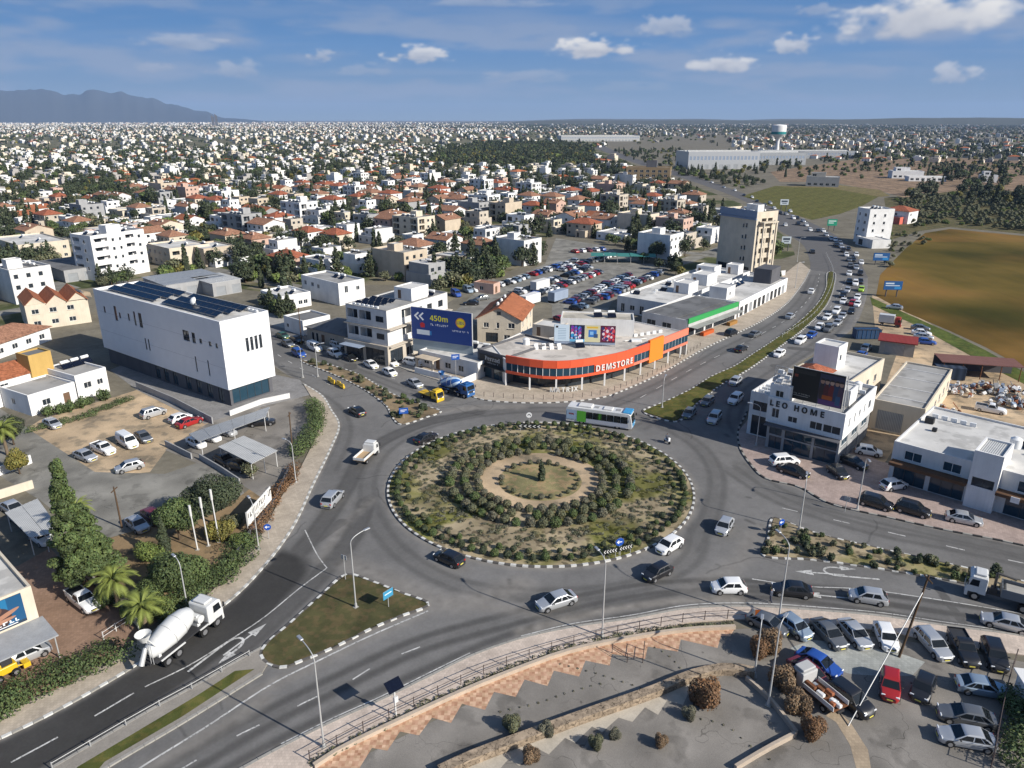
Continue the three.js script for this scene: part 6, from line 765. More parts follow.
{ // shop with the poster wall at the picture's edge
  const q0 = [-50.01,-59.41], q1 = [-47.77,-61.96], l = Math.hypot(q1[0] - q0[0], q1[1] - q0[1]), u = [(q1[0] - q0[0]) / l, (q1[1] - q0[1]) / l], A = [q1[0] - u[0] * 13, q1[1] - u[1] * 13];
  const [g, w] = building('poster_shop', 'cream shop with a large blue poster on its front wall', 'shop', A, q1, 11);
  block(g, { w, d: 11, h: 6.0, wall: M.cream, roof: M.roofw, parapet: 0.4, right: [W(2, 3.4, 1.4, 1.2), W(6, 3.4, 1.4, 1.2), W(7, 0.1, 1.1, 2.1, 'd')], front: [W(1, 0.2, 3, 2.3, 's'), W(5, 0.2, 3, 2.3, 's'), W(9, 0.2, 3, 2.3, 's')] });
  const pm = canvasMat(512, 300, (x) => { x.fillStyle = '#1c6f9c'; x.fillRect(0, 0, 512, 300); x.fillStyle = '#0f4f78'; x.fillRect(440, 0, 72, 300); x.fillStyle = '#3c2a2a'; x.beginPath(); x.ellipse(350, 190, 100, 130, 0.2, 0, 7); x.fill(); x.fillStyle = '#6b4a3c'; x.beginPath(); x.ellipse(365, 95, 48, 60, 0.1, 0, 7); x.fill(); x.fillStyle = '#a87a62'; x.beginPath(); x.ellipse(420, 165, 80, 20, -0.5, 0, 7); x.fill(); x.beginPath(); x.ellipse(380, 222, 90, 20, -0.2, 0, 7); x.fill(); x.fillStyle = '#d9c59a'; x.beginPath(); x.ellipse(330, 70, 60, 44, 0, 0, 7); x.fill(); x.fillStyle = '#20364a'; x.fillRect(0, 272, 512, 28); x.fillStyle = '#f2f2f2'; strokes(x, 330, 226, 160, 40); x.fillRect(330, 276, 140, 8); });
  const b = board(9.4, 3.2, pm, M.dgrey, g, 'poster', 0.08); b.position.set(w / 2 - 1.0 - 4.7, 2.95, 5.56);
  const cn = mesh('canopy', B(w + 0.6, 0.14, 4.4, 0, 2.55, 7.75), mat([0.40, 0.41, 0.42], { map: T.grain, roughness: 0.6 }), g); for (const x of [-w / 2, 0, w / 2]) mesh('canopy_post', CY(0.07, 0.07, 2.55, x, 0, 9.7, 8), M.galv, g); mesh('roof_box', B(1.2, 0.8, 1.5, 2.5, 6, -1), M.beige, g); addAC(g, 4, 6, 1);
}
{ // white villa and yellow block by the dirt lot
  const [g, w] = building('white_villa', 'white flat-roofed villa with ochre tower and clipped hedge balls', 'house', [-85.95,-121.5], [-78.35,-134.83], 11);
  block(g, { w: w * 0.55, d: 9, h: 3.6, x: -w * 0.2, z: 1, wall: M.white, roof: M.roofg, parapet: 0.35, front: [W(2.2, 1.2, 1.5, 1.2), W(6, 0.3, 1.2, 2.1, 'd')], right: [W(2, 1.2, 1.4, 1.2)], left: [W(3, 1.2, 1.2, 1.2)] });
  block(g, { w: w * 0.4, d: 10, h: 4.6, x: w * 0.29, z: 0.5, wall: M.white, roof: M.roofg, parapet: 0.4, front: [W(1.4, 2, 1.5, 1.2), W(w * 0.26, 2, 1.2, 1.1)], right: [W(3, 1.4, 1.4, 1.2), W(6.5, 1.4, 1.4, 1.2)] });
  block(g, { w: 4.2, d: 4.2, h: 8, x: 0.6, z: -5.4, wall: M.ochre, roof: M.roofd, parapet: 0.3, wallName: 'tower_wall' });
  block(g, { w: 8, d: 9, h: 5, x: -5, z: -8.4, wall: M.white, parapet: 0, noRoof: true, front: [W(2, 3, 1.5, 1.2)], right: [W(5.5, 3, 1.4, 1.2)] }); mesh('roof', gableGeo(8, 9, 1.6, 0.3), M.tile, g).position.set(-5, 5, -8.4); for (let i = 0; i < 6; i++) { const p = mesh('solar_panel', cached('pvg', () => { const q = B(1.2, 0.05, 1.8); q.rotateX(0.34); return boxUV(q); }), M.pv, g); p.position.set(-8 + i * 1.25, 5.95, -6.3); }
  for (let i = 0; i < 3; i++) addHeater(g, 4 + i * 2, 4.6, -2, 0); EX.push([g.position.x, g.position.z, 15]);
  hedge('clipped_hedge', 'long clipped hedge before the white villa', [[-81.84,-114.81],[-77.15,-120.11],[-72.24,-129.94]], 2.2, 0.9, 'mid', 90, 0.16);
  for (const [p, k] of [[[-83.02,-121.97], 1.9], [[-81.42,-122.91], 1.9], [[-80.17,-123.88], 2.0], [[-79.07,-125.84], 2.0], [[-78.69,-127.86], 1.6], [[-76.97,-129.94], 2.2]]) addShrub('ball_shrub', 'clipped green ball shrub against the white villa wall', p[0], p[1], bushGeo('mid', 3), k, k * 9, 'ball shrubs by the villa');
}
{ // houses further up on the left edge
  const specs = [['red_roof_house', 'cream house with red tiled gables and solar panels beside the office', [-120.82,-178.09], [-109.95,-186.78], 13, M.cream, M.tile, 6.4], ['tiled_house', 'low house with pale red hip roof above the white villa', [-114.46,-150.3], [-110.61,-170.1], 10, M.white, M.tile2, 3.4]];
  for (const [n, l, A, Bp, d, wm, rm, h] of specs) { const [g, w] = building(n, l, 'house', A, Bp, d); block(g, { w, d, h, wall: wm, parapet: 0, noRoof: true, front: [...rowOf(Math.floor(w / 4), 1.2, 3.9, 1, 1.6, 1.2), ...(h > 5 ? rowOf(Math.floor(w / 4), 1.2, 3.9, 4, 1.6, 1.2) : [])], left: [W(2, 1, 1.3, 1.2), W(7, 1, 1.3, 1.2)], right: [W(3, 1, 1.3, 1.2)] }); if (h > 5) { for (let i = 0; i < 3; i++) { const rf = mesh('roof', gableGeo(d, w / 3 - 0.4, 1.9, 0.3).rotateY(Math.PI / 2), rm, g); rf.position.set(-w / 3 + (i * w) / 3, h - (i % 2) * 0.02, 0.4 * (i - 1)); for (const sd of [0, 1]) mesh('gable_wall', gableEnd(d, w / 3 - 0.4, 1.9, sd).rotateY(Math.PI / 2), wm, g).position.set(-w / 3 + (i * w) / 3, h - 0.02, 0.4 * (i - 1)); } for (let i = 0; i < 4; i++) { const p = mesh('solar_panel', cached('pvh', () => { const q = B(1.0, 0.05, 1.6); q.rotateY(Math.PI / 2); q.rotateZ(-0.45); return boxUV(q); }), M.pv, g); p.position.set(w / 3 + 1.4, h + 1.2, 3.5 - i * 1.1); } } else mesh('roof', hipGeo(w, d, 2.0, 0.5), rm, g).position.y = h; EX.push([g.position.x, g.position.z, 13]); }
  const [g, w] = building('white_apartments', 'five-storey white apartment block with dark balconies on the left', 'apartment block', [-143.89,-242.86], [-136.33,-238.56], 19);
  block(g, { w: 11, d: 19, h: 14, wall: M.white, roof: M.roofg, parapet: 0.7, front: [0, 1, 2, 3].flatMap((i) => [W(1, 2.8 + i * 2.9, 3.6, 2.2, 'b'), W(6.5, 3.2 + i * 2.9, 1, 1.2)]), right: [0, 1, 2, 3].flatMap((i) => [W(1, 2.8 + i * 2.9, 4.6, 2.1, 'b'), W(7, 3.3 + i * 2.9, 1, 1.1), W(9.6, 3.3 + i * 2.9, 0.9, 1.1), W(12, 2.8 + i * 2.9, 3.0, 2.1, 'b'), W(16.4, 3.3 + i * 2.9, 1.1, 1.1)]).concat([W(1, 0.2, 7, 2, 's')]) });
  block(g, { w: 4, d: 5, h: 2.6, x: 0, y: 14, z: -1, wall: M.white, roof: M.roofw, parapet: 0.2, wallName: 'lift_house_wall' }); for (let i = 0; i < 4; i++) addHeater(g, -3 + (i % 2) * 5, 14, 5 - Math.floor(i / 2) * 10, 0); EX.push([g.position.x, g.position.z, 15]);
}
{ // blocks behind the office
  const flats = (n, l, A, Bp, d, h, wm, fl) => { const [g, w] = building(n, l, 'building', A, Bp, d); block(g, { w, d, h, wall: wm, roof: M.roofw, parapet: 0.5, front: Array.from({ length: fl }, (_, i) => rowOf(Math.max(1, Math.floor(w / 4)), 1, (w - 1.5) / Math.max(1, Math.floor(w / 4)), 0.9 + i * 3, 1.6, 1.3)).flat(), right: Array.from({ length: fl }, (_, i) => [W(1, 0.4 + i * 3, 2.6, 2.3, 'b'), W(5, 0.9 + i * 3, 1.3, 1.2), W(d - 2.4, 0.9 + i * 3, 1.3, 1.2)]).flat() }); addHeater(g, -w / 4, h, 0, 0, false); addHeater(g, w / 4, h, -1, 0, false); EX.push([g.position.x, g.position.z, Math.max(w, d) * 0.55]); return g; };
  flats('cream_flats', 'cream two-storey flats with dark openings behind the office block', [-134.53,-272.7], [-121.26,-261], 15, 6.4, M.cream, 2); flats('cream_flats', 'long cream flats at the left edge above the dirt road', [-201.63,-287.66], [-179.58,-268.69], 17, 6.4, M.cream, 2); flats('white_flats', 'small white house on the dusty ground behind the garage', [-71.81,-206.7], [-63.38,-198.51], 9, 3.6, M.white, 1); flats('cream_flats', 'cream flats with terracotta corner behind the grey shed', [-121.15,-272.7], [-109.88,-262.88], 12, 6, M.sand, 2);
  for (const [l, A, Bp, d, m] of [['long blue-grey sheet roofed shed behind the office block', [-114.05,-225.1], [-101.56,-212.95], 18, M.corr], ['dark open shed beside the white apartments', [-163.57,-251.94], [-144.52,-235.48], 12, M.roofd], ['pale sheet roofed carport shed behind the office block', [-99.45,-225.1], [-88.97,-215.54], 9, M.corrw]]) { const [g, w] = building('sheet_shed', l, 'shed', A, Bp, d); block(g, { w, d, h: 4, wall: M.grey, noRoof: true, parapet: 0, front: [W(0.8, 0.2, w - 1.6, 2.8, 'r')], right: [W(1, 0.2, 3, 2.6, 'r'), W(6, 0.2, 3, 2.6, 'r')] }); const n = Math.max(2, Math.round(w / 3)); for (let i = 0; i < n; i++) mesh('roof_sheet', B(w / n - 0.04, 0.12, d + 1, -w / 2 + (w / n) * (i + 0.5), 4.01 + (i % 2) * 0.02, 0), m, g); EX.push([g.position.x, g.position.z, Math.max(w, d) * 0.55]); }
  lay('dirt_road', [[-180.07,-246.78],[-159.1,-240.2],[-129.63,-222.29],[-125.39,-215.54],[-151.57,-227.98],[-170.31,-232.42]], 0.015, M.dirt); lay('gravel_lot', [[-98.85,-272.7],[-102.99,-304.25],[-90.63,-304.25],[-78.78,-272.7],[-80.58,-253.7]], 0.015, M.dirt);
  const rr = rng(12), cc = ['white', 'silver', 'red', 'grey', 'white', 'black']; for (let i = 0; i < 11; i++) { const p = [[-93.82,-268.69], [-86.89,-285.43]], t = (i % 6) / 5; addCar(['sedan', 'hatchback', 'suv'][i % 3], cc[i % 6], lerp(p[0][0], p[1][0], t) + (i > 5 ? 6 : 0), lerp(p[0][1], p[1][1], t) + (i > 5 ? 9 : 0), 0.9 + rr() * 0.2, 'in the gravel lot behind the office block', 2, 0.03); }
}
// --- small white and grey houses between office and commercial block
{ let [g, w] = building('white_house', 'two-storey white box house behind the grey bungalow', 'house', [-62.75,-216.86], [-48.88,-204.3], 9); block(g, { w: Math.max(w, 10), d: 9, h: 6, wall: M.white, roof: M.roofg, front: [W(1.4, 3.8, 1.2, 1.3), W(5, 3.8, 1.3, 1.2), W(8, 3.6, 1.2, 1.2)], right: [W(2, 3.4, 1.2, 2), W(6, 3.6, 1.2, 1.2)] }); addHeater(g, 0, 6, -2); addHeater(g, 3, 6, -2); EX.push([g.position.x, g.position.z, 11]);
  [g, w] = building('grey_bungalow', 'grey bungalow with pitched slate roof and porch facing the parked cars', 'house', [-48.83,-169.25], [-37.8,-161.18], 10); block(g, { w, d: 10, h: 3.6, wall: M.beige, parapet: 0, noRoof: true, front: [W(1.5, 0.4, 1, 2.2), W(3, 0.4, 1, 2.2), W(5, 0.2, 1.2, 2.3, 'd'), W(8, 1, 1.6, 1.2)], right: [W(3, 1, 1.4, 1.2)] }); mesh('roof', hipGeo(w, 10, 1.9, 0.5), M.roofd, g).position.y = 3.6; mesh('porch_wall', B(w * 0.7, 1.0, 0.25, 0, 0, 7.4), M.cream, g); EX.push([g.position.x, g.position.z, 10]);
  [g, w] = building('white_garage', 'small white garage with rubble on its roof beside the bungalow', 'garage', [-57.17,-179.01], [-50.94,-173.57], 8); block(g, { w, d: 8, h: 3.4, wall: M.white, roof: M.roofd, parapet: 0.4, front: [W(1, 1, 1, 1)], right: [W(2, 1, 1.2, 1.2)] }); EX.push([g.position.x, g.position.z, 8]); }

// ---------------------------------------------------------------- planting
const rP = rng(4242);
const ballGeo = (tone, seed) => cached(`ball${tone}${seed}`, () => { const r = rng(seed * 19 + 3); return leafCloud(r, [[0, 0.45, 0, 0.52, 0.46, 0.52], [0.12 * (r() - 0.5), 0.55, 0.12 * (r() - 0.5), 0.42, 0.42, 0.42]], 620, 0.08, GREEN[tone], 0.3); });
{ // rings of shrubs on the roundabout
  const ring = (rad, n, tone, k0, k1, label, group, skip = () => false) => { for (let i = 0; i < n; i++) { const a = ((i + 0.12 * rP()) / n) * Math.PI * 2, q = rad + (rP() - 0.5) * 0.3, gap = rP(); if (gap < 0.06 || skip(a)) continue; addShrub('shrub', label, CENTRE[0] + Math.cos(a) * q, CENTRE[1] + Math.sin(a) * q, ballGeo(tone[i % tone.length], i % 3), k0 + rP() * (k1 - k0), rP() * 6, group, 0.15); } };
  ring(9.2, 36, ['olive', 'grey'], 1.05, 1.35, 'round olive shrub in the inner thick ring of the roundabout', 'shrubs of the inner thick ring'); ring(11.1, 42, ['olive', 'olive', 'mid'], 1.2, 1.5, 'round olive shrub in the middle thick ring of the roundabout', 'shrubs of the middle thick ring'); ring(13.1, 48, ['olive', 'grey', 'mid'], 1.2, 1.6, 'round olive shrub in the outer thick ring of the roundabout', 'shrubs of the outer thick ring');
  ring(5.6, 24, ['grey', 'olive'], 0.5, 0.95, 'small grey shrub in the innermost ring of the roundabout', 'shrubs of the innermost ring'); ring(20.7, 84, ['dark', 'mid'], 0.8, 1.1, 'low dark shrub along the roundabout kerb', 'shrubs along the roundabout kerb'); ring(19.2, 64, ['dark', 'mid', 'olive'], 0.6, 0.95, 'low dark shrub in the second row from the roundabout kerb', 'shrubs of the second kerb row');
  const tuft = bushGeo('grey', 7, 90, 0.08, 0.28, 0.5), tuft2 = bushGeo('olive', 8, 90, 0.08, 0.28, 0.5), im = new THREE.InstancedMesh(tuft, M.leaf, 420), im2 = new THREE.InstancedMesh(tuft2, M.leaf, 520), mm = new THREE.Matrix4(), put = (m, i) => { const a = rP() * 6.283, q = 13.8 + rP() * 7.6, s = 0.4 + rP() * 0.9; mm.makeRotationY(rP() * 6).scale(new THREE.Vector3(s, s * 0.8, s)).setPosition(CENTRE[0] + Math.cos(a) * q, 0.15, CENTRE[1] + Math.sin(a) * q); m.setMatrixAt(i, mm); };
  for (let i = 0; i < 420; i++) put(im, i); for (let i = 0; i < 520; i++) put(im2, i); for (const [m, n] of [[im, 'dry_grass_tufts'], [im2, 'green_grass_tufts']]) { m.name = n; m.castShadow = m.receiveShadow = true; scene.add(stuff(m)); m.userData.label = n === 'dry_grass_tufts' ? 'dry grey grass tufts on the roundabout' : 'green grass tufts on the roundabout'; m.userData.category = 'grass'; }
  addTree('cypress_tree', 'small dark cypress in the centre of the roundabout', CENTRE[0] + 0.2, CENTRE[1], treeProto('cypress', 'dark', 3.4, 0.55, 900, 0.16, 4), 1, 0, null, 0.17);
}
// shrubs in the traffic islands
for (const [poly, n, tone, label, group] of [[isl.nw, 60, ['mid', 'olive', 'dark'], 'leafy shrub on the planted island before the commercial block', 'shrubs of the north-west island'], [isl.east, 130, ['mid', 'dark', 'olive'], 'rounded green shrub on the long island of the east road', 'shrubs of the east island']]) { let c = 0; const xs = poly.map((p) => p[0]), zs = poly.map((p) => p[1]); for (let t = 0; t < 4000 && c < n; t++) { const x = lerp(Math.min(...xs), Math.max(...xs), rP()), z = lerp(Math.min(...zs), Math.max(...zs), rP()); if (!inPoly(x, z, poly) || x > 90) continue; c++; addShrub('island_shrub', label, x, z, bushGeo(tone[c % 3], c % 3), 0.55 + rP() * rP() * 0.9, rP() * 6, group, 0.14); } }
hedge('verge_hedge', 'tall green hedge along the office yard pavement', [[-36.41,-125.84],[-33.8,-118.29],[-33.32,-112.31],[-33.23,-104.62]], 3.0, 2.6, 'mid', 130, 0.2);
hedge('verge_hedge', 'low brown and green hedge beside the pavement below office yard', [[-32.7,-100.43],[-32.87,-95.27],[-32.94,-90.25],[-32.87,-85.66],[-33.04,-82.17]], 2.2, 1.2, 'rust', 100, 0.17);
hedge('verge_hedge', 'dense hedge above the mixer truck along the pavement', [[-32.36,-79.35],[-33.02,-76.26],[-33.72,-72.96],[-34.64,-70.26],[-35.83,-67.71],[-36.64,-65.31]], 3.6, 1.9, 'mid', 170, 0.19);
hedge('verge_hedge', 'thick green hedge at the bottom left along the pavement', [[-47.77,-50.94],[-46.12,-52.46],[-43.93,-54.8],[-41.59,-57.31],[-39.46,-59.55]], 4.2, 1.8, 'mid', 200, 0.19);
hedge('verge_hedge', 'low weedy strip along the railing above the zigzag bays', [[-16.31,-46.45],[-9.94,-51.4],[-3.94,-55.31],[5.93,-60.58],[14.09,-63.03],[22.9,-64.15]], 0.9, 0.35, 'olive', 40, 0.14);
hedge('verge_hedge', 'green hedge at the sharp end of the car park', [[45.73,-53.55],[43.48,-49.48],[40.94,-46.05]], 2.4, 2.0, 'mid', 120, 0.2);
const nearTree = (name, label, px, kind, tone, H, R, leaves, size, seed) => addTree(name, label, px[0], px[1], treeProto(kind, tone, H, R, leaves, size, seed), 1, seed);
nearTree('conifer_tree', 'tall dark conifer beside the striped carport', [-48.5,-70.63], 'conifer', 'mid', 16.5, 2.9, 11000, 0.22, 1);
nearTree('conifer_tree', 'shorter conifer leaning against the tall one', [-48.25,-73.16], 'conifer', 'mid', 9, 2.9, 5500, 0.26, 2);
nearTree('broadleaf_tree', 'large round dark tree beside the white flag poles', [-38.84,-84.64], 'round', 'dark', 7.2, 4.0, 9000, 0.22, 3); nearTree('broadleaf_tree', 'round green tree next to the large dark tree', [-41.91,-80.74], 'round', 'mid', 5.8, 2.9, 5000, 0.22, 5); nearTree('cypress_tree', 'thin dark cypress between round trees and parked cars', [-42.08,-77.12], 'cypress', 'dark', 5.4, 0.8, 1600, 0.18, 6);
for (const [l, p, t, H, R, s] of [['light green bush beside the bright fan palm', [-37.17,-65.31], 'light', 2.2, 1.8, 61], ['green bush under the tall conifer', [-44.27,-67.71], 'mid', 2.0, 1.8, 62], ['bright green bush between the palms', [-40.26,-65.31], 'light', 1.8, 1.5, 63], ['green bush beside the thin cypress', [-43.38,-76.26], 'light', 2.4, 1.9, 64], ['olive bush next to the white masts', [-36.38,-83.64], 'olive', 1.8, 1.6, 65], ['green bush at the garden wall', [-39.99,-68.42], 'mid', 2.8, 2.2, 66], ['leafy bush before the banner sign', [-33.93,-79.58], 'light', 1.6, 1.5, 67]]) nearTree('garden_bush', l, p, 'bush', t, H, R, 1800, 0.16, s);
nearTree('citrus_tree', 'small yellow-green tree in the side street garden', [-73.65,-99.1], 'round', 'yellow', 4.2, 1.7, 2200, 0.2, 7); nearTree('citrus_tree', 'tiny green tree beside the ribbed carport', [-38.78,-97.79], 'round', 'olive', 2.6, 1.3, 900, 0.16, 9); nearTree('garden_tree', 'bushy green tree behind the palms', [-38.59,-70.26], 'bush', 'mid', 4.6, 3.2, 4500, 0.22, 10); nearTree('garden_tree', 'yellowish bush among the garden soil', [-36.78,-81.21], 'bush', 'yellow', 2.4, 2.0, 1800, 0.18, 11); nearTree('garden_tree', 'leafy tree between the palms and the mixer truck', [-36.72,-71.2], 'bush', 'mid', 3.4, 2.6, 3000, 0.2, 12); nearTree('garden_tree', 'dark tree at the white villa corner', [-81.18,-109.51], 'round', 'dark', 5, 2.4, 2600, 0.22, 14);
for (const [p, k, t, l] of [[[17.62,-53.06], 2.7, 'rust', 'large round rust-brown bush in the lower lot'], [[25.72,-59.99], 2.4, 'brown', 'brown dry bush behind the tall white pole'], [[25.22,-54.8], 2.4, 'brown', 'brown dry bush beside the old lorry'], [[24.39,-59.55], 2.0, 'rust', 'rust dry bush by the first grey car'], [[25.71,-49.48], 2.0, 'rust', 'brown dry bush at the sandy path'], [[25.36,-52.1], 2.2, 'brown', 'brown dry bush along the low wall'], [[8.84,-49.16], 1.0, 'grey', 'small dry weed clump near the concrete bays'], [[12.56,-48.4], 1.1, 'brown', 'dry weed clump in the lower lot'], [[2.85,-49.48], 1.3, 'grey', 'dry shrub in front of the stone wall'], [[0,-49.92], 1.5, 'olive', 'olive shrub in the upper lot'], [[7.02,-48.19], 1.2, 'olive', 'green weed clump under the concrete bays'], [[1.49,-46.65], 1.4, 'brown', 'brown weed clump at the lowest concrete bay'], [[15.61,-51.4], 1.2, 'grey', 'dry grey shrub below the rust-brown bush']]) addShrub('dry_bush', l, p[0], p[1], bushGeo(t, 21, 5200, 0.042, 1, 0.65), k, k * 7, null, 0.01, 'bush');
for (const [l, a] of [['weeds along a long crack in the upper lot', [[4.68,-58.27],[7.5,-57.17],[11.95,-55.06],[13.68,-54.29]]], ['weeds along a crack in the middle of the upper lot', [[-1.08,-52.1],[2.55,-53.18],[5.38,-54.55],[8.28,-55.57]]], ['weeds along a crack in the lower lot', [[15.79,-51.4],[17.89,-50.94],[19.33,-49.81],[20.28,-48.09],[21.39,-46.85]]], ['weeds along a crack at the lot corner', [[14.37,-60.58],[15.47,-59.55],[16.26,-57.72]]]]) hedge('crack_weeds', l, a, 0.22, 0.1, 'grey', 10, 0.09, 'weeds', 0);
// palms: a trunk and separate fronds
const frondGeo = cached('frond', () => { const t = []; for (let i = 0; i < 16; i++) { const u0 = i / 16, bend = (u) => [0.15 + 2.1 * u, 0.9 * Math.sin(u * 1.9) - 1.1 * u * u, 0], w = 0.55 * Math.sin(0.3 + 2.7 * u0), p = bend(u0), q = bend(u0 + 0.07); for (const s of [1, -1]) t.push(p, q, [p[0] + 0.5, p[1] - 0.28, s * w]); } return paint(tri(t), GREEN.palm); });
function palm(label, px, h, k) { const g = thing('palm_tree', label, 'palm', px[0], 0, px[1], h); mesh('trunk', [rod([0, 0, 0], [0.05, h, 0], 0.26, 0.2, 9), CY(0.3, 0.2, 0.4, 0.05, h - 0.3, 0, 9)], M.barkp, g); for (let i = 0; i < 30; i++) { const f = mesh('frond', frondGeo, M.leaf, g); f.position.set(0.05, h + 0.1, 0); f.rotation.set(0, i * 2.4, 0.75 - 1.5 * (i / 30)); f.rotation.order = 'YXZ'; f.scale.setScalar(k * (0.85 + 0.3 * rP())); } }
palm('bushy palm behind the lower palm in the garden', [-42.43,-66.66], 3.8, 0.95); palm('bright green fan palm just above the mixer truck', [-37.81,-63.03], 3.0, 0.92); palm('tall thin palm at the side street edge', [-79.71,-105.72], 4.2, 1.0); palm('palm hidden beside the conifer top', [-53.39,-79.58], 5.0, 0.9); palm('young palm beside the low house below billboard', [-10.5,-146.31], 1.6, 0.55);

// ---------------------------------------------------------------- people: one continuous skin over a skeleton
function person(label, x, y, z, a, seated = false) {
  const J = seated ? { hip: [-0.25, 0.78, 0], chest: [-0.18, 1.2, 0], neck: [-0.14, 1.4, 0], head: [-0.1, 1.55, 0], knee: [0.2, 0.75, 0.16], foot: [0.1, 0.36, 0.16], hand: [0.38, 1.05, 0.28], elbow: [0.02, 1.05, 0.3] } : { hip: [0, 0.9, 0], chest: [0.02, 1.3, 0], neck: [0.02, 1.48, 0], head: [0.04, 1.63, 0], knee: [0.12, 0.5, 0.1], foot: [0.02, 0.06, 0.1], hand: [0.12, 0.82, 0.27], elbow: [-0.03, 1.08, 0.27] };
  const m = ([p, q, r]) => [p, q, -r], sh = [J.chest[0], J.chest[1] + 0.1, 0.18], hp = [J.hip[0], J.hip[1], 0.1], hand2 = seated ? m(J.hand) : [-0.14, 0.84, -0.25], knee2 = seated ? m(J.knee) : [-0.06, 0.5, -0.1], foot2 = seated ? m(J.foot) : [-0.24, 0.1, -0.1];
  const bones = [[J.hip, J.chest, 0.15, 0.17], [J.chest, J.neck, 0.12, 0.06], [J.neck, J.head, 0.06, 0.11], [sh, J.elbow, 0.065, 0.05], [J.elbow, J.hand, 0.05, 0.038], [m(sh), m(J.elbow), 0.065, 0.05], [m(J.elbow), hand2, 0.05, 0.038], [sh, m(sh), 0.07, 0.07], [hp, J.knee, 0.09, 0.065], [J.knee, J.foot, 0.062, 0.045], [J.foot, [J.foot[0] + 0.16, J.foot[1] - 0.02, J.foot[2]], 0.045, 0.04], [m(hp), knee2, 0.09, 0.065], [knee2, foot2, 0.062, 0.045], [foot2, [foot2[0] + 0.16, foot2[1] - 0.02, foot2[2]], 0.045, 0.04]];
  const N = 56, mc = new MarchingCubes(N, new THREE.MeshBasicMaterial(), false, false, 60000), S = 0.95; mc.isolation = 0;
  for (let k = 0; k < N; k++) for (let j = 0; j < N; j++) for (let i = 0; i < N; i++) { const P = [(i / (N / 2) - 1) * S, (j / (N / 2) - 1) * S + 0.9, (k / (N / 2) - 1) * S]; let d = 9; for (const [A, Bq, r0, r1] of bones) { const b = Bq.map((v, t) => v - A[t]), p = P.map((v, t) => v - A[t]), t = clamp((p[0] * b[0] + p[1] * b[1] + p[2] * b[2]) / (b[0] ** 2 + b[1] ** 2 + b[2] ** 2)), e = Math.hypot(p[0] - b[0] * t, p[1] - b[1] * t, p[2] - b[2] * t) - lerp(r0, r1, t), h = clamp(0.5 + (0.5 * (d - e)) / 0.05); d = lerp(d, e, h) - 0.05 * h * (1 - h); } mc.field[i + j * N + k * N * N] = -d; }
  mc.update(); const n = mc.count, pos = new Float32Array(n * 3), nor = new Float32Array(n * 3), col = new Float32Array(n * 3); for (let i = 0; i < n; i++) { const q = [mc.positionArray[3 * i] * S, mc.positionArray[3 * i + 1] * S + 0.9, mc.positionArray[3 * i + 2] * S]; pos.set(q, 3 * i); nor.set([mc.normalArray[3 * i], mc.normalArray[3 * i + 1], mc.normalArray[3 * i + 2]], 3 * i); col.set(q[1] > J.head[1] + 0.02 ? [0.03, 0.02, 0.015] : q[1] > J.neck[1] ? [0.42, 0.26, 0.18] : q[1] > J.hip[1] + 0.05 ? [0.06, 0.07, 0.10] : [0.03, 0.035, 0.06], 3 * i); }
  const g = new THREE.BufferGeometry(); g.setAttribute('position', new THREE.BufferAttribute(pos, 3)); g.setAttribute('normal', new THREE.BufferAttribute(nor, 3)); g.setAttribute('color', new THREE.BufferAttribute(col, 3)); g.setAttribute('uv', new THREE.BufferAttribute(new Float32Array(n * 2), 2)); const o = mesh(numbered('person'), g, M.leaf, scene); o.position.set(x, y, z); o.rotation.y = a; return tag(o, label, 'person');
}
{ const p = [28.33,-67.89], q = [21.05,-97.15]; person('person in dark clothes walking by the pavement kerb of the east road', p[0], 0.13, p[1], 2.4); }
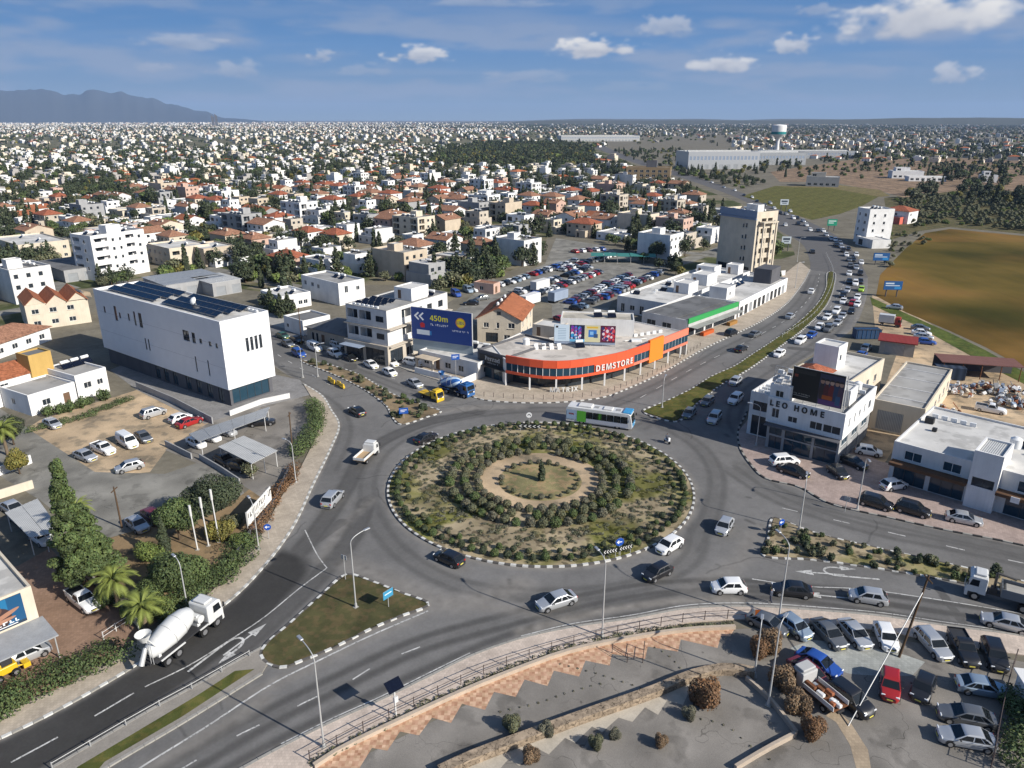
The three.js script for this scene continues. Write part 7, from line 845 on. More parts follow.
// ---------------------------------------------------------------- lamps, poles, signs, rails
function lamp(label, p, h, a, arm = 1.6) { const g = thing('street_lamp', label, 'street lamp', p[0], 0.1, p[1], a); mesh('pole', [rod([0, 0, 0], [0, h - 0.8, 0], 0.095, 0.06, 8), CY(0.16, 0.14, 0.5, 0, 0, 0, 8)], M.galv, g); const c = new THREE.QuadraticBezierCurve3(new THREE.Vector3(0, h - 0.8, 0), new THREE.Vector3(0.05, h - 0.1, 0), new THREE.Vector3(arm, h, 0)); mesh('arm', clean(new THREE.TubeGeometry(c, 8, 0.045, 6)), M.galv, g); mesh('lamp_head', RB(0.75, 0.14, 0.3, 0.05, arm + 0.3, h - 0.06, 0), M.steel, g); mesh('base_plate', B(0.5, 0.08, 0.5, 0, -0.02, 0), M.conc, g); }
for (const [l, p, h, a, r] of [['tall lamp on the pavement at the bottom edge', [-15.88,-48.09], 9.8, 2.3, 2], ['lamp standing on the triangular grass island', [-16.95,-67.01], 8.8, 0.8, 1.8], ['lamp on the pavement below the roundabout', [9.23,-62.25], 9.4, 2.0, 1.4], ['lamp on the pavement beside the banner fence', [-31.19,-78.45], 6.6, 2.2, 1.2], ['lamp on the pavement above the hedge', [-31.53,-96.2], 6.6, 2.6, 1.2], ['lamp among the palms behind the mixer truck', [-35.07,-66.66], 6.2, 2.4, 1], ['lamp on the grass wedge of the north-east road', [27.58,-125.84], 5.8, 1.2, 1.2], ['lamp on the pavement left of the showroom', [39.65,-109.12], 7.2, 2.8, 1.4], ['lamp on the east island tip', [37.11,-83.14], 7.4, 1.2, 1.2], ['lamp on the pavers before the shop parade', [46.89,-88.32], 8, 4.5, 1.2], ['tall lamp beside the car park entrance', [27.99,-64.32], 10, 1.9, 1.6], ['first pole lamp beside the dry bushes', [23.05,-56.5], 6.0, 1.2, 0.8], ['second pole lamp beside the dry bushes', [23.18,-52.82], 9.0, 0.9, 1], ['lamp before the office terrace', [-42.88,-142.5], 7.0, 3.2, 1.2], ['lamp on the planted island by the barriers', [-39.96,-143.12], 7.0, 0.4, 1.2], ['lamp at the kerb of the rising road', [88.99,-227.98], 8, 0.2, 1.4], ['lamp on the pavement before the tower', [105.91,-272.7], 9, 0, 1.4]]) lamp(l, p, h, a, r);
{ // timber power poles
  for (const [l, p, h, lean] of [['leaning timber power pole with stay in the car park', [38.23,-59.27], 9.5, 0.12], ['timber pole beside the parked silver car', [-50.67,-83.64], 6, 0], ['timber pole in the office yard hedge', [-34.53,-105.35], 7.5, 0.02], ['tall timber pole by the grey bungalow', [-49.38,-165.94], 9, 0]]) { const g = thing('power_pole', l, 'pole', p[0], 0, p[1], 0); mesh('pole', rod([0, 0, 0], [h * lean, h, 0], 0.13, 0.09, 8), M.wood, g); mesh('cross_arm', [B(0.1, 0.12, 1.5, h * lean, h - 0.5, 0)], M.wood, g); if (lean > 0.05) mesh('stay', rod([[29.42,-50.48][0] - p[0], 0, [29.42,-50.48][1] - p[1]], [h * lean * 0.8, h * 0.8, 0], 0.05, 0.05, 6), M.galv, g); } }
{ // three white masts, banner fence
  const p = [-37.85,-78.45]; for (let i = 0; i < 3; i++) { const g = thing('flag_mast', ['first', 'second', 'third'][i] + ' white mast from the left in the garden', 'mast', p[0] - 0.9 + i * 1.0, 0, p[1] - i * 0.9); mesh('mast', rod([0, 0, 0], [-0.15, 6.2 + 0.6 * i, 0], 0.1, 0.08, 8), M.paintw, g); mesh('sleeve', CY(0.16, 0.16, 1.4, -0.14, 4.8 + 0.6 * i, 0, 8), M.paintw, g); mesh('foot', B(0.4, 0.1, 0.4), M.conc, g); }
  const A = [-33.63,-82.41], Bp = [-32.82,-89.42], s = site(A, Bp, 0.2), g = thing('banner_sign', 'white banner sign with black lettering beside the pavement', 'sign', s.x, 0, s.z, s.th); const pm = canvasMat(512, 128, (x) => { x.fillStyle = '#e8e6e0'; x.fillRect(0, 0, 512, 128); x.fillStyle = '#1d1d1f'; strokes(x, 14, 14, 480, 60); strokes(x, 140, 86, 230, 30); }); const b = board(s.w, 2.0, pm, M.white, g, 'sign_panel', 0.1); b.position.y = 1.0; for (let i = 0; i < 5; i++) mesh('post', CY(0.06, 0.06, 3, -s.w / 2 + (i * s.w) / 4, 0, -0.12, 6), M.galv, g);
  wallLine('fence_wall', 'low dark wall below the banner sign', [[-33.29,-75],[-33.39,-81.69],[-32.8,-90.25],[-33.61,-100.43]], 0.8, M.dgrey);
}
function sign(label, p, h, m, a, shape = 'disc', w = 0.9, y = 0.12) { const g = thing('road_sign', label, 'sign', p[0], y, p[1], a); mesh('post', CY(0.045, 0.045, h, 0, 0, -0.05, 6), M.galv, g); if (shape === 'disc') { const c = new THREE.CylinderGeometry(w / 2, w / 2, 0.03, 20); c.rotateX(Math.PI / 2); const d = mesh('sign_face', clean(c), M.galv, g); d.position.y = h - w / 2; const f = new THREE.CircleGeometry(w / 2, 20); f.translate(0, 0, 0.02); mesh('print', clean(f), m, d); } else { const b = board(w, w * 0.7, m, M.galv, g, 'sign_face', 0.04); b.position.y = h - w * 0.7; } }
const blueArrow = canvasMat(128, 128, (x) => { x.fillStyle = '#1550b0'; x.fillRect(0, 0, 128, 128); x.strokeStyle = '#fff'; x.lineWidth = 14; x.beginPath(); x.moveTo(100, 64); x.lineTo(30, 64); x.moveTo(54, 40); x.lineTo(28, 64); x.lineTo(54, 88); x.stroke(); }), blueSq = canvasMat(128, 96, (x) => { x.fillStyle = '#1b55ab'; x.fillRect(0, 0, 128, 96); x.fillStyle = '#fff'; x.fillRect(20, 30, 88, 10); x.fillRect(20, 56, 60, 8); });
sign('round blue arrow sign on the roundabout edge', [13.01,-77.12], 2.4, blueArrow, 0.3, 'disc', 1.1); sign('blue rectangular sign at the planted island tip', [-19.13,-120.57], 2.0, blueSq, 0.2, 'rect', 1.6); sign('round blue sign on the pavement by the banner', [-30.67,-80.74], 2.2, blueArrow, 0.2, 'disc', 0.9); sign('teal sign on the triangular island', [-13.37,-67.01], 2.2, canvasMat(64, 64, (x) => { x.fillStyle = '#3f93b8'; x.fillRect(0, 0, 64, 64); x.fillStyle = '#dfeaf0'; x.fillRect(10, 24, 44, 8); }), 0.9, 'rect', 1.4); sign('small grey sign at the triangular island tip', [-19.14,-72.17], 3.2, blueSq, 2.6, 'rect', 0.8); sign('white arrow sign on the far kerb of the roundabout', [2.93,-116.97], 2.6, canvasMat(64, 64, (x) => { x.fillStyle = '#e6e6e6'; x.fillRect(0, 0, 64, 64); x.strokeStyle = '#222'; x.lineWidth = 8; x.beginPath(); x.arc(32, 38, 14, Math.PI, 0.4); x.stroke(); }), 0, 'disc', 1.0); sign('blue street sign before the low house', [-11.49,-142.5], 5, blueSq, 0.2, 'rect', 1.7); sign('sign at the east island tip', [34.24,-81.93], 2.2, blueArrow, 0.4, 'disc', 0.9); sign('crossing sign in front of the showroom kerb', [45.03,-87.78], 2.2, blueSq, 2.2, 'rect', 0.8);
{ // chevron boards
  const cm = canvasMat(512, 96, (x) => { x.fillStyle = '#141414'; x.fillRect(0, 0, 512, 96); x.fillStyle = '#f0f0ea'; for (let i = 0; i < 5; i++) { const o = 20 + i * 100; x.beginPath(); x.moveTo(o + 55, 8); x.lineTo(o, 48); x.lineTo(o + 55, 88); x.lineTo(o + 85, 88); x.lineTo(o + 32, 48); x.lineTo(o + 85, 8); x.fill(); } });
  for (const [l, p, q] of [['black and white chevron board nearest the blue arrow sign', [10.94,-76.05], [12.71,-76.69]], ['second chevron board on the near roundabout kerb', [12.97,-76.8], [14.66,-77.56]], ['chevron board on the far roundabout kerb', [1.02,-114.81], [4.91,-114.39]]]) { const s = site(p, q, 0.1), g = thing('chevron_board', l, 'sign', s.x, 0.16, s.z, s.th); const b = board(s.w, 0.55, cm, M.black, g, 'sign_face', 0.05); b.position.y = 0.7; for (const e of [-0.4, 0.4]) mesh('post', CY(0.04, 0.04, 1.2, e * s.w, 0, -0.06, 6), M.galv, g); } }
{ // solar speed sign by the railing
  const p = [-10.33,-51.63], g = thing('solar_sign', 'solar panel on a short white pole by the railing', 'solar panel', p[0], 0.1, p[1], 0.7); mesh('pole', rod([0, 0, 0], [0, 3.2, 0], 0.09, 0.07, 8), M.paintw, g); const q = B(1.5, 0.06, 1.1); q.rotateX(0.55); const s = mesh('solar_panel', boxUV(q), M.pv, g); s.position.y = 3.3; mesh('control_box', RB(0.4, 0.6, 0.25, 0.04, 0, 1.6, 0.18), M.white2, g); }
function railing(name, label, line, step, h, m, rails, y = 0.1) { const p = spline(line, step), c = p[Math.floor(p.length / 2)], g = thing(name, label, 'railing', c[0], y, c[1]); const post = cached('rp' + h, () => B(0.07, h, 0.07)); p.forEach(([x, z]) => mesh('post', post, m, g).position.set(x - c[0], 0, z - c[1])); for (const r of rails) for (let i = 0; i + 1 < p.length; i++) mesh('rail', rod([p[i][0] - c[0], r, p[i][1] - c[1]], [p[i + 1][0] - c[0], r, p[i + 1][1] - c[1]], 0.03, 0.03, 5), m, g); }
M.rail = mat([0.07, 0.05, 0.045], { roughness: 0.7 });
railing('railing', 'dark post railing along the pavement above the zigzag bays', [[-16.69,-46.65],[-13.35,-49.37],[-7.24,-53.67],[-2.11,-57.03],[5.94,-60.73],[14.17,-63.51],[19.9,-64.81],[25.3,-65.14]], 2.4, 1.15, M.rail, [0.5, 1.05]); railing('guard_rail', 'low dark guard rail along the lower left median', [[-25.88,-59.27],[-29.38,-55.19],[-32.26,-52.1],[-37.47,-45.85]], 3.0, 0.7, M.galv, [0.6], 0.13); railing('guard_rail', 'metal guard rail along the bend of the rising road', [[65.52,-171.82],[80.52,-191.95],[97.38,-222.29],[111.49,-253.7],[123.6,-289.93]], 4, 0.75, M.galv, [0.62]); railing('railing', 'white fence beside the brick yard', [[-41.62,-61.79],[-40.72,-63.67],[-39.94,-64.64],[-38.39,-62.72]], 1.6, 1.0, M.white2, [0.4, 0.9], 0.02); railing('railing', 'dark mesh fence at the car park edge', [[48.95,-58.27],[45.98,-54.8],[42.62,-50.6],[39.02,-45.85]], 2.2, 1.8, M.rail, [0.3, 1.0, 1.75], 0); railing('railing', 'short bent railing in the upper lot', [[9.95,-59.85],[10.81,-58.84],[12.44,-57.99],[13.21,-60.28]], 1.8, 1.1, M.rail, [0.55, 1.05], 0);
{ let n = 0; const p = spline([[-5.35,-131.53],[-0.38,-130.46],[7.38,-129.94],[17.14,-132.62],[24.06,-138.87],[31.76,-147.62],[43.82,-164.33]], 1.9); for (const [x, z] of p) { const g = thing('bollard', 'thin dark bollard on the kerb before the corner shop', 'bollard', x, 0.13, z, 0, 'bollards before the corner shop'); mesh('post', CY(0.06, 0.055, 0.85, 0, 0, 0, 7), M.rail, g); mesh('cap', CY(0.08, 0.03, 0.1, 0, 0.85, 0, 7), M.rail, g); n++; } }
{ const p = [44.95,-50.94], g = thing('white_roof_shed', 'white roofed shed at the fence of the car park', 'shed', p[0] + 2.6, 0, p[1], -0.2); block(g, { w: 4, d: 6, h: 2.6, wall: M.white2, parapet: 0, noRoof: true, front: [W(1, 0.1, 1, 2, 'd')] }); mesh('roof', B(4.6, 0.15, 6.6, 0, 2.62, 0), M.white, g); }
{ // scooter with rider
  const [x, z, a] = [25.42,-110.3,-1.17], g = thing('scooter', 'small white scooter on the far side of roundabout', 'scooter', x, 0.02, z, a); for (const s of [0.62, -0.6]) mesh('wheel', HC(0.27, 0.12, s, 0.27, 0, 'z', 14), M.tyre, g); mesh('body', [RB(1.0, 0.35, 0.35, 0.1, -0.2, 0.35, 0), RB(0.25, 0.7, 0.4, 0.08, 0.5, 0.4, 0)], paintMat.white, g); mesh('handlebar', rod([0.42, 1.05, -0.35], [0.42, 1.05, 0.35], 0.03), M.trim, g);
  person('person in dark jacket riding the small white scooter', x, 0.02, z, a, true);
}


// ---------------------------------------------------------------- fields, car park, hills
const carPark = [[-17.09,-190.9],[-11.06,-222.29],[12.09,-268.69],[19.65,-331.33],[37.12,-311.92],[47.9,-274.75],[57.07,-261],[41.23,-233.94],[29.04,-209.16],[22.59,-182.82],[9.98,-177.16],[11.43,-205.5],[0.94,-227.98],[-8.22,-182.82]];
lay('car_park', carPark, 0.01, M.asph2);
const brownField = [[109.29,-216.86],[125.36,-248.48],[160.65,-301.77],[192.52,-346.65],[211.6,-359.91],[232.55,-337.3],[279.1,-299.33],[117.56,-115.67],[109.27,-148.95],[110.25,-164.33],[109.79,-178.09],[108.21,-197.39]];
struct('brown_field', sheet(brownField, 0.012), mat([0.23, 0.128, 0.028], { roughness: 1, map: tex(1024, (u, v) => { const f = fbm(u * 5, v * 5, 5, 211, 5), row = 0.06 * (fbm(u * 90, v * 6, 3, 231, 90) - 0.5), g = sstep(0.4, 0.65, fbm(u * 3 + 4, v * 2, 4, 219, 3)); return [0.78 + 0.7 * (f - 0.5) + row - 0.1 * g + 0.08 * (hash2(u * 1024, v * 1024, 3) - 0.5), 0.8 + 0.6 * (f - 0.5) + row - 0.03 * g, 0.8 + 0.9 * (f - 0.5) + row - 0.1 * g]; }, 1 / 160) }));
lay('green_field', [[158.74,-521.88],[208.6,-602.46],[252.23,-602.46],[253.98,-521.88],[213.79,-459.82],[183.48,-419.58],[157.85,-393.59],[156,-428.99],[158.18,-471.06]], 0.014, mat([0.19, 0.185, 0.065], { map: T.grass, roughness: 1 }));
lay('dry_field', [[206.32,-593.33],[259.99,-621.55],[275.44,-567.5],[260.88,-521.88],[250.72,-514.96],[244.92,-584.47]], 0.018, M.dry);
lay('bare_earth', [[258.69,-766.35],[438.1,-995.92],[596.83,-1047.91],[677.25,-948.76],[398.93,-551.46],[335.32,-567.5],[264.37,-508.21],[270.81,-551.46],[268.24,-641.85],[226.07,-641.85]], 0.012, mat([0.38, 0.27, 0.18], { map: T.soil, roughness: 1 }));
lay('scrub_ground', [[250.24,-508.21],[335.32,-567.5],[398.93,-551.46],[451.38,-495.22],[283.43,-304.25],[236.6,-343.48],[215.52,-366.91],[193.59,-353.16],[166.01,-325.56]], 0.01, mat([0.19, 0.17, 0.10], { map: T.grass, roughness: 1 }));
lay('field_verge', [[106.88,-215.54],[107.65,-196.28],[108.77,-176.25],[108.82,-161.96],[107.54,-146.31],[106.67,-134.27],[102.9,-128.89],[102.5,-146.31],[103.06,-161.96],[103.96,-183.8],[102.86,-205.5]], 0.02, M.greenf);
{ // mountains on the left horizon and low ridges
  const ridge = (name, D, depth, prof, az0, az1, n, rough, m) => { const t = [], rows = 7, P = []; for (let j = 0; j <= rows; j++) { const l = []; for (let i = 0; i <= n; i++) { const u = i / n, az = lerp(az0, az1, u), s = Math.sin((j / rows) * Math.PI), d = D + (j / rows - 0.4) * depth, h = Math.max(0, prof(az) * Math.pow(s, 0.8) * (0.72 + 0.5 * rough * fbm(u * n * 0.22 + 9, j * 0.9, 4, 5) + 0.28 * (1 - rough))); l.push([Math.sin(az) * d, j === 0 || j === rows ? -8 : h, -Math.cos(az) * d]); } P.push(l); } for (let j = 0; j < rows; j++) for (let i = 0; i < n; i++) t.push(P[j][i], P[j][i + 1], P[j + 1][i + 1], P[j][i], P[j + 1][i + 1], P[j + 1][i]); return struct(name, toCreasedNormals(tri(t), 1.2), m); };
  const knots = [[-0.8, 420], [-0.65, 470], [-0.574, 498], [-0.528, 527], [-0.515, 445], [-0.503, 486], [-0.489, 550], [-0.475, 509], [-0.46, 512], [-0.45, 449], [-0.43, 411], [-0.41, 300], [-0.378, 205], [-0.35, 70], [-0.3, 10]], prof = (a) => { for (let i = 0; i + 1 < knots.length; i++) if (a < knots[i + 1][0]) { const t = clamp((a - knots[i][0]) / (knots[i + 1][0] - knots[i][0])); return lerp(knots[i][1], knots[i + 1][1], smooth(t)); } return 0; };
  ridge('mountain_range', 15500, 5000, (a) => prof(a) * 1.0, -0.8, -0.28, 220, 0.45, mat([0.075, 0.08, 0.085], { map: T.field, roughness: 1 }));
  ridge('low_ridge', 8200, 1800, (a) => (a > -0.02 ? 30 * sstep(-0.02, 0.04, a) + 24 * sstep(0.3, 0.5, a) : 0) + 12 * fbm(a * 30, 1, 3), -0.1, 0.85, 160, 0.4, mat([0.11, 0.105, 0.06], { map: T.field, roughness: 1 }));
  ridge('low_ridge', 11500, 2500, (a) => (34 + 26 * fbm(a * 14, 3, 3, 8)) * sstep(-0.12, 0.12, a), -0.15, 0.85, 160, 0.4, mat([0.13, 0.12, 0.09], { map: T.field, roughness: 1 }));
}
// ---------------------------------------------------------------- the big car park: rows of cars
{
  const cols = ['white', 'silver', 'black', 'grey', 'white', 'red', 'blue', 'silver', 'black', 'white', 'pale blue', 'maroon', 'grey'], kinds = ['sedan', 'hatchback', 'suv', 'sedan', 'hatchback'], r = rng(31);
  const rows = [[[-4.74,-229.44], [23.41,-272.7], 'along the wall of the car park'], [[0.3,-216.86], [27.82,-261], 'in the second row of the car park'], [[16.67,-253.7], [38.79,-285.43], 'in the third row of the car park'], [[2.34,-210.41], [30.37,-251.94], 'in the fourth row of the car park'], [[16,-205.5], [39.26,-246.78], 'in the fifth row of the car park'], [[17.44,-198.51], [40.27,-240.2], 'in the sixth row of the car park'], [[11.52,-186.78], [19.69,-193.02], 'behind the gabled house'], [[23.8,-292.23], [37.73,-299.33], 'in the far row of the car park'], [[25.84,-211.67], [51.07,-251.94], 'against the shop row']];
  for (const [A, Bp, place] of rows) { const l = Math.hypot(Bp[0] - A[0], Bp[1] - A[1]), n = Math.floor(l / 2.75), th = Math.atan2(-(Bp[1] - A[1]), Bp[0] - A[0]) + Math.PI / 2; for (let i = 0; i < n; i++) { if (r() < 0.08) continue; const t = (i + 0.5) / n; addCar(kinds[Math.floor(r() * 5)], cols[Math.floor(r() * cols.length)], lerp(A[0], Bp[0], t) + (r() - 0.5) * 0.5, lerp(A[1], Bp[1], t) + (r() - 0.5) * 0.6, th + (r() < 0.3 ? Math.PI : 0) + (r() - 0.5) * 0.06, place, 2, 0.02); } }
  for (const [k, c, x, z, a] of [['van', 'blue', -16.81,-216.86,-1.09], ['van', 'pale blue', -13.52,-222.29,-1.11], ['van', 'white', -11.43,-223.69,-1.16], ['sedan', 'black', -11.71,-205.5,-3.14], ['sedan', 'grey', -8.81,-211.67,-2.64]]) addCar(k, c, x, z, a, 'on the open tarmac beside the gabled house', 1, 0.02);
  const kio = thing('red_kiosk', 'small terracotta kiosk on the car park tarmac', 'kiosk', [-7.68,-222.29][0], 0, [-7.68,-222.29][1], -0.5); block(kio, { w: 7, d: 4, h: 3, wall: M.pink, roof: M.tile2, parapet: 0.2, front: [W(2, 0.9, 1.4, 1.2)], right: [W(1, 0.2, 1.2, 2, 'd')] });
  for (const [l, p, m] of [['white box trailer in the car park', [5.14,-205.5], M.white], ['blue-grey box trailer in the car park', [13.43,-210.41], M.bluegrey], ['pale box trailer among the parked cars', [8.7,-225.1], M.white2]]) { const g = thing('box_trailer', l, 'trailer', p[0], 0, p[1], 0.9); mesh('box', RB(7, 2.6, 2.4, 0.06, 0, 0.6, 0), m, g); for (const x of [-1.8, -2.9]) for (const z of [1, -1]) mesh('wheel', bigWheel, M.tyre, g).position.set(x, 0.5, z * 0.95); }
  const A = [41.62,-272.7], g = thing('shade_sail', 'long turquoise shade roof at the far end of the car park', 'canopy', A[0], 0, A[1], -0.1); for (let i = 0; i < 5; i++) mesh('shade_panel', B(4.6, 0.1, 7, -10 + i * 4.8, 2.6 + (i % 2) * 0.12, 0), mat([0.04, 0.20, 0.17], { roughness: 0.7 }), g); for (let i = 0; i < 6; i++) mesh('post', CY(0.07, 0.07, 2.6, -12.2 + i * 4.8, 0, 3.2, 6), M.galv, g);
}
labelFleet();
// ---------------------------------------------------------------- houses of the town
const WALLS = [M.white, M.white, M.white, M.white, M.white2, M.white2, M.white2, M.cream, M.cream, M.sand, M.beige, M.white, M.pink, M.grey], WALLN = new Map([[M.white, 'white'], [M.white2, 'off-white'], [M.cream, 'cream'], [M.sand, 'sand-coloured'], [M.beige, 'beige'], [M.pink, 'pinkish'], [M.grey, 'grey']]);
const WPH = mat([1, 1, 1]); // wall to be coloured per house
function houseParts(style, seed, simple) {
  const r = rng(seed * 101 + 7), g = new THREE.Group(), win = (n, L, y, k) => rowOf(Math.max(1, n), 0.9, (L - 1.2) / n, y, 1.1 + 0.3 * r(), 1.2, k), o = { wall: WPH, simple: true };
  if (style === 'flat') { const w = 10 + r() * 4, d = 9 + r() * 3; block(g, { ...o, w, d, h: 3.3, roof: M.roofw, parapet: 0.35, front: win(3, w, 1), right: win(2, d, 1), left: win(2, d, 1) }); block(g, { ...o, w: w * (0.6 + 0.2 * r()), d: d * 0.75, h: 3.1, x: (r() - 0.5) * 2, y: 3.3, z: -d * 0.1, roof: r() < 0.5 ? M.roofg : M.roofw, parapet: 0.4, front: [W(0.8, 0.3, 2.6, 2.1, 'w'), W(w * 0.4, 1, 1.3, 1.2)], right: win(2, d * 0.75, 1), left: win(2, d * 0.75, 1) }); addHeater(g, -1, 6.4, -1, 0.3, false); if (seed % 2) addHeater(g, 1.6, 6.4, -1, 0.3, false); mesh('terrace_wall', B(w * 0.5, 0.9, 0.15, w * 0.2, 3.65, d / 2 - 0.3), WPH, g); }
  if (style === 'low') { const w = 13, d = 9; block(g, { ...o, w, d, h: 3.4, roof: M.roofw, parapet: 0.3, front: win(4, w, 1), right: win(2, d, 1), left: win(2, d, 1) }); block(g, { ...o, w: 6, d: 6, h: 3.1, x: -4, z: 7.4, roof: M.roofg, parapet: 0.3, front: win(2, 6, 1), right: win(1, 6, 1) }); addHeater(g, 2, 3.4, -1, 0.2, false); addTank(g, 4, 3.4, -2, 0.5, 1); }
  if (style === 'flats') { const w = 13 + r() * 4, d = 11, n = 3 + (seed % 2); for (let i = 0; i < n; i++) block(g, { ...o, w, d, h: 3.05, y: i * 3.05, noRoof: i < n - 1, roof: M.roofg, parapet: i === n - 1 ? 0.6 : 0, front: [W(0.6, 0.3, 3.6, 2.4, 'b'), W(w - 4.4, 0.3, 3.6, 2.4, 'b'), W(w / 2 - 0.8, 1, 1.4, 1.2)], right: [W(1, 0.3, 3.2, 2.4, 'b'), W(6, 1, 1.3, 1.2), W(8.6, 1, 1.3, 1.2)], left: win(3, d, 1) }); block(g, { ...o, w: 3.5, d: 4, h: 2.5, y: n * 3.05, z: -2, roof: M.roofw, parapet: 0.2, wallName: 'stair_house_wall' }); for (let i = 0; i < 3; i++) addHeater(g, -4 + i * 3, n * 3.05, 2, 0.1, false); }
  if (style === 'hip' || style === 'gable') { const w = 10.5 + r() * 3, d = 8.5 + r() * 2.5, h = seed % 3 ? 6.1 : 3.4, rm = [M.tile, M.tile2, M.tile3][seed % 3]; block(g, { ...o, w, d, h, noRoof: true, parapet: 0, front: h > 5 ? [...win(3, w, 1), ...win(3, w, 4)] : win(3, w, 1), right: h > 5 ? [...win(2, d, 1), ...win(2, d, 4)] : win(2, d, 1), left: win(2, d, h > 5 ? 4 : 1) }); if (style === 'hip') mesh('roof', hipGeo(w, d, 1.9 + r() * 0.5, 0.5), rm, g).position.y = h; else { mesh('roof', gableGeo(w, d, 2.0, 0.4), rm, g).position.y = h; for (const sd of [0, 1]) mesh('gable_wall', gableEnd(w, d, 2.0, sd), WPH, g).position.y = h; } block(g, { ...o, w: w * 0.4, d: 3, h: 3, x: w * 0.2, z: d / 2 + 1.4, roof: M.roofw, parapet: 0.3, front: [W(0.8, 0.2, 1.2, 2.1, 'd')], wallName: 'porch_wall' }); mesh('chimney', B(0.7, 1.4, 0.7, -w * 0.25, h + 0.9, -d * 0.2), WPH, g); addHeater(g, w * 0.05, h + 0.9, -d * 0.28, 0.2, false); }
  if (simple) { // the same house far off: its windows are too small to tell apart
    g.updateMatrixWorld(true); const win = [], keep = []; for (const c of [...g.children]) { if (['window', 'door', 'balcony_rail', 'solar_panel'].includes(c.name)) { if (c.name !== 'balcony_rail') { const q = c.geometry.clone().applyMatrix4(c.matrix); win.push(q); } g.remove(c); } } if (win.length) stuff(mesh('window_openings', win, M.glass, g)); const byN = {}; for (const c of [...g.children]) if (['wall', 'balcony', 'stair_house_wall', 'porch_wall', 'terrace_wall', 'chimney', 'gable_wall'].includes(c.name)) { (byN.w ||= []).push(clean(c.geometry.clone()).applyMatrix4(c.matrix)); g.remove(c); } mesh('wall', byN.w, WPH, g);
  }
  return g;
}
const STY = ['flat', 'hip', 'low', 'flat', 'hip', 'flat', 'gable', 'low', 'flats', 'gable'], STYN = { flat: 'two-storey flat-roofed house', low: 'low flat-roofed house', flats: 'block of flats', hip: 'red hip-roofed house', gable: 'red gabled house' };
const protoCache = new Map(), houseProto = (i, simple) => { const k = i + '|' + simple; if (!protoCache.has(k)) protoCache.set(k, houseParts(STY[i % 10], i, simple)); return protoCache.get(k); };
const placeOf = (x, z) => { const q = x / -z, d = Math.hypot(x, z); return `in ${d < 300 ? 'near' : d < 430 ? 'middle' : 'far'} rows ${q < -0.5 ? 'beyond the white apartments' : q < -0.3 ? 'behind the office block' : q < -0.1 ? 'behind the commercial block' : q < 0.1 ? 'behind the car park' : q < 0.36 ? 'behind the shop row' : 'across the rising road'}`; };
const townGround = mat([0.30, 0.275, 0.20], { roughness: 1, map: tex(1024, (u, v) => { const g = sstep(0.42, 0.6, fbm(u * 12, v * 12, 5, 411, 12)), n = 0.25 * (fbm(u * 40, v * 40, 3, 415, 40) - 0.5) + 0.14 * (hash2(u * 1024, v * 1024, 8) - 0.5); return [lerp(0.82, 0.5, g) + n, lerp(0.8, 0.56, g) + n, lerp(0.78, 0.42, g) + n]; }, 1 / 150) });
const cityPoly = [[-123.51,-85.66],[-5503.17,-4600.97],[495.99,-4600.97],[151.37,-1241.72],[138.37,-766.35],[144.79,-584.47],[143.8,-471.06],[130.02,-385.6],[122.1,-325.56],[110.58,-287.66],[95.88,-272.7],[71.39,-232.42],[60.25,-246.78],[58.49,-281.07],[51.93,-299.33],[39.3,-331.33],[17.87,-349.88],[10.7,-281.07],[-13.21,-227.98],[-19.14,-205.5],[-35.86,-232.42],[-53.46,-232.42],[-63.43,-205.5],[-76.8,-222.29],[-122.53,-246.78],[-134.25,-225.1],[-120.39,-165.94],[-108.18,-129.94],[-86.6,-100.43]];
const woods = [[[-98.37,-866.48],[-115.95,-1241.72],[-68.02,-1644.83],[106.28,-1714.11],[140.57,-1322.99],[94.98,-866.48],[52.06,-830.38],[-12.5,-797.11]], [[-311.95,-521.88],[-353.19,-621.55],[-318.85,-602.46],[-276.06,-521.88]]];
const dSeg = (x, z, l) => { let m = 1e9; for (let i = 0; i + 1 < l.length; i++) { const [ax, az] = l[i], [bx, bz] = l[i + 1], dx = bx - ax, dz = bz - az, t = clamp(((x - ax) * dx + (z - az) * dz) / (dx * dx + dz * dz)); m = Math.min(m, Math.hypot(x - ax - t * dx, z - az - t * dz)); } return m; };
const nwRoad = [[-57.37,-165.94],[-81.68,-186.78],[-116.38,-214.24]], neRoad = [[112.6,-272.7],[126.49,-325.56],[138.91,-393.59],[145.98,-482.85],[145.53,-621.55],[139.98,-995.92],[152.1,-1415.47]];
const freeAt = (x, z, m) => { if (x / -z > 0.95 || x / -z < -0.95) return false; if (!inPoly(x, z, cityPoly) || inPoly(x, z, carPark)) return false; for (const [ex, ez, er] of EX) if (Math.hypot(x - ex, z - ez) < er + m) return false; if (inPoly(x, z, nearRoad) || dSeg(x, z, nwRoad) < 11 + m || dSeg(x, z, neRoad) < 16 + m) return false; return !woods.some((w) => inPoly(x, z, w)); };
const TH = -0.66, cT = Math.cos(TH), sT = Math.sin(TH), toW = (u, v) => [u * cT + v * sT, -u * sT + v * cT];
const lots = [], treeSpots = [], streets = [], rC = rng(2024);
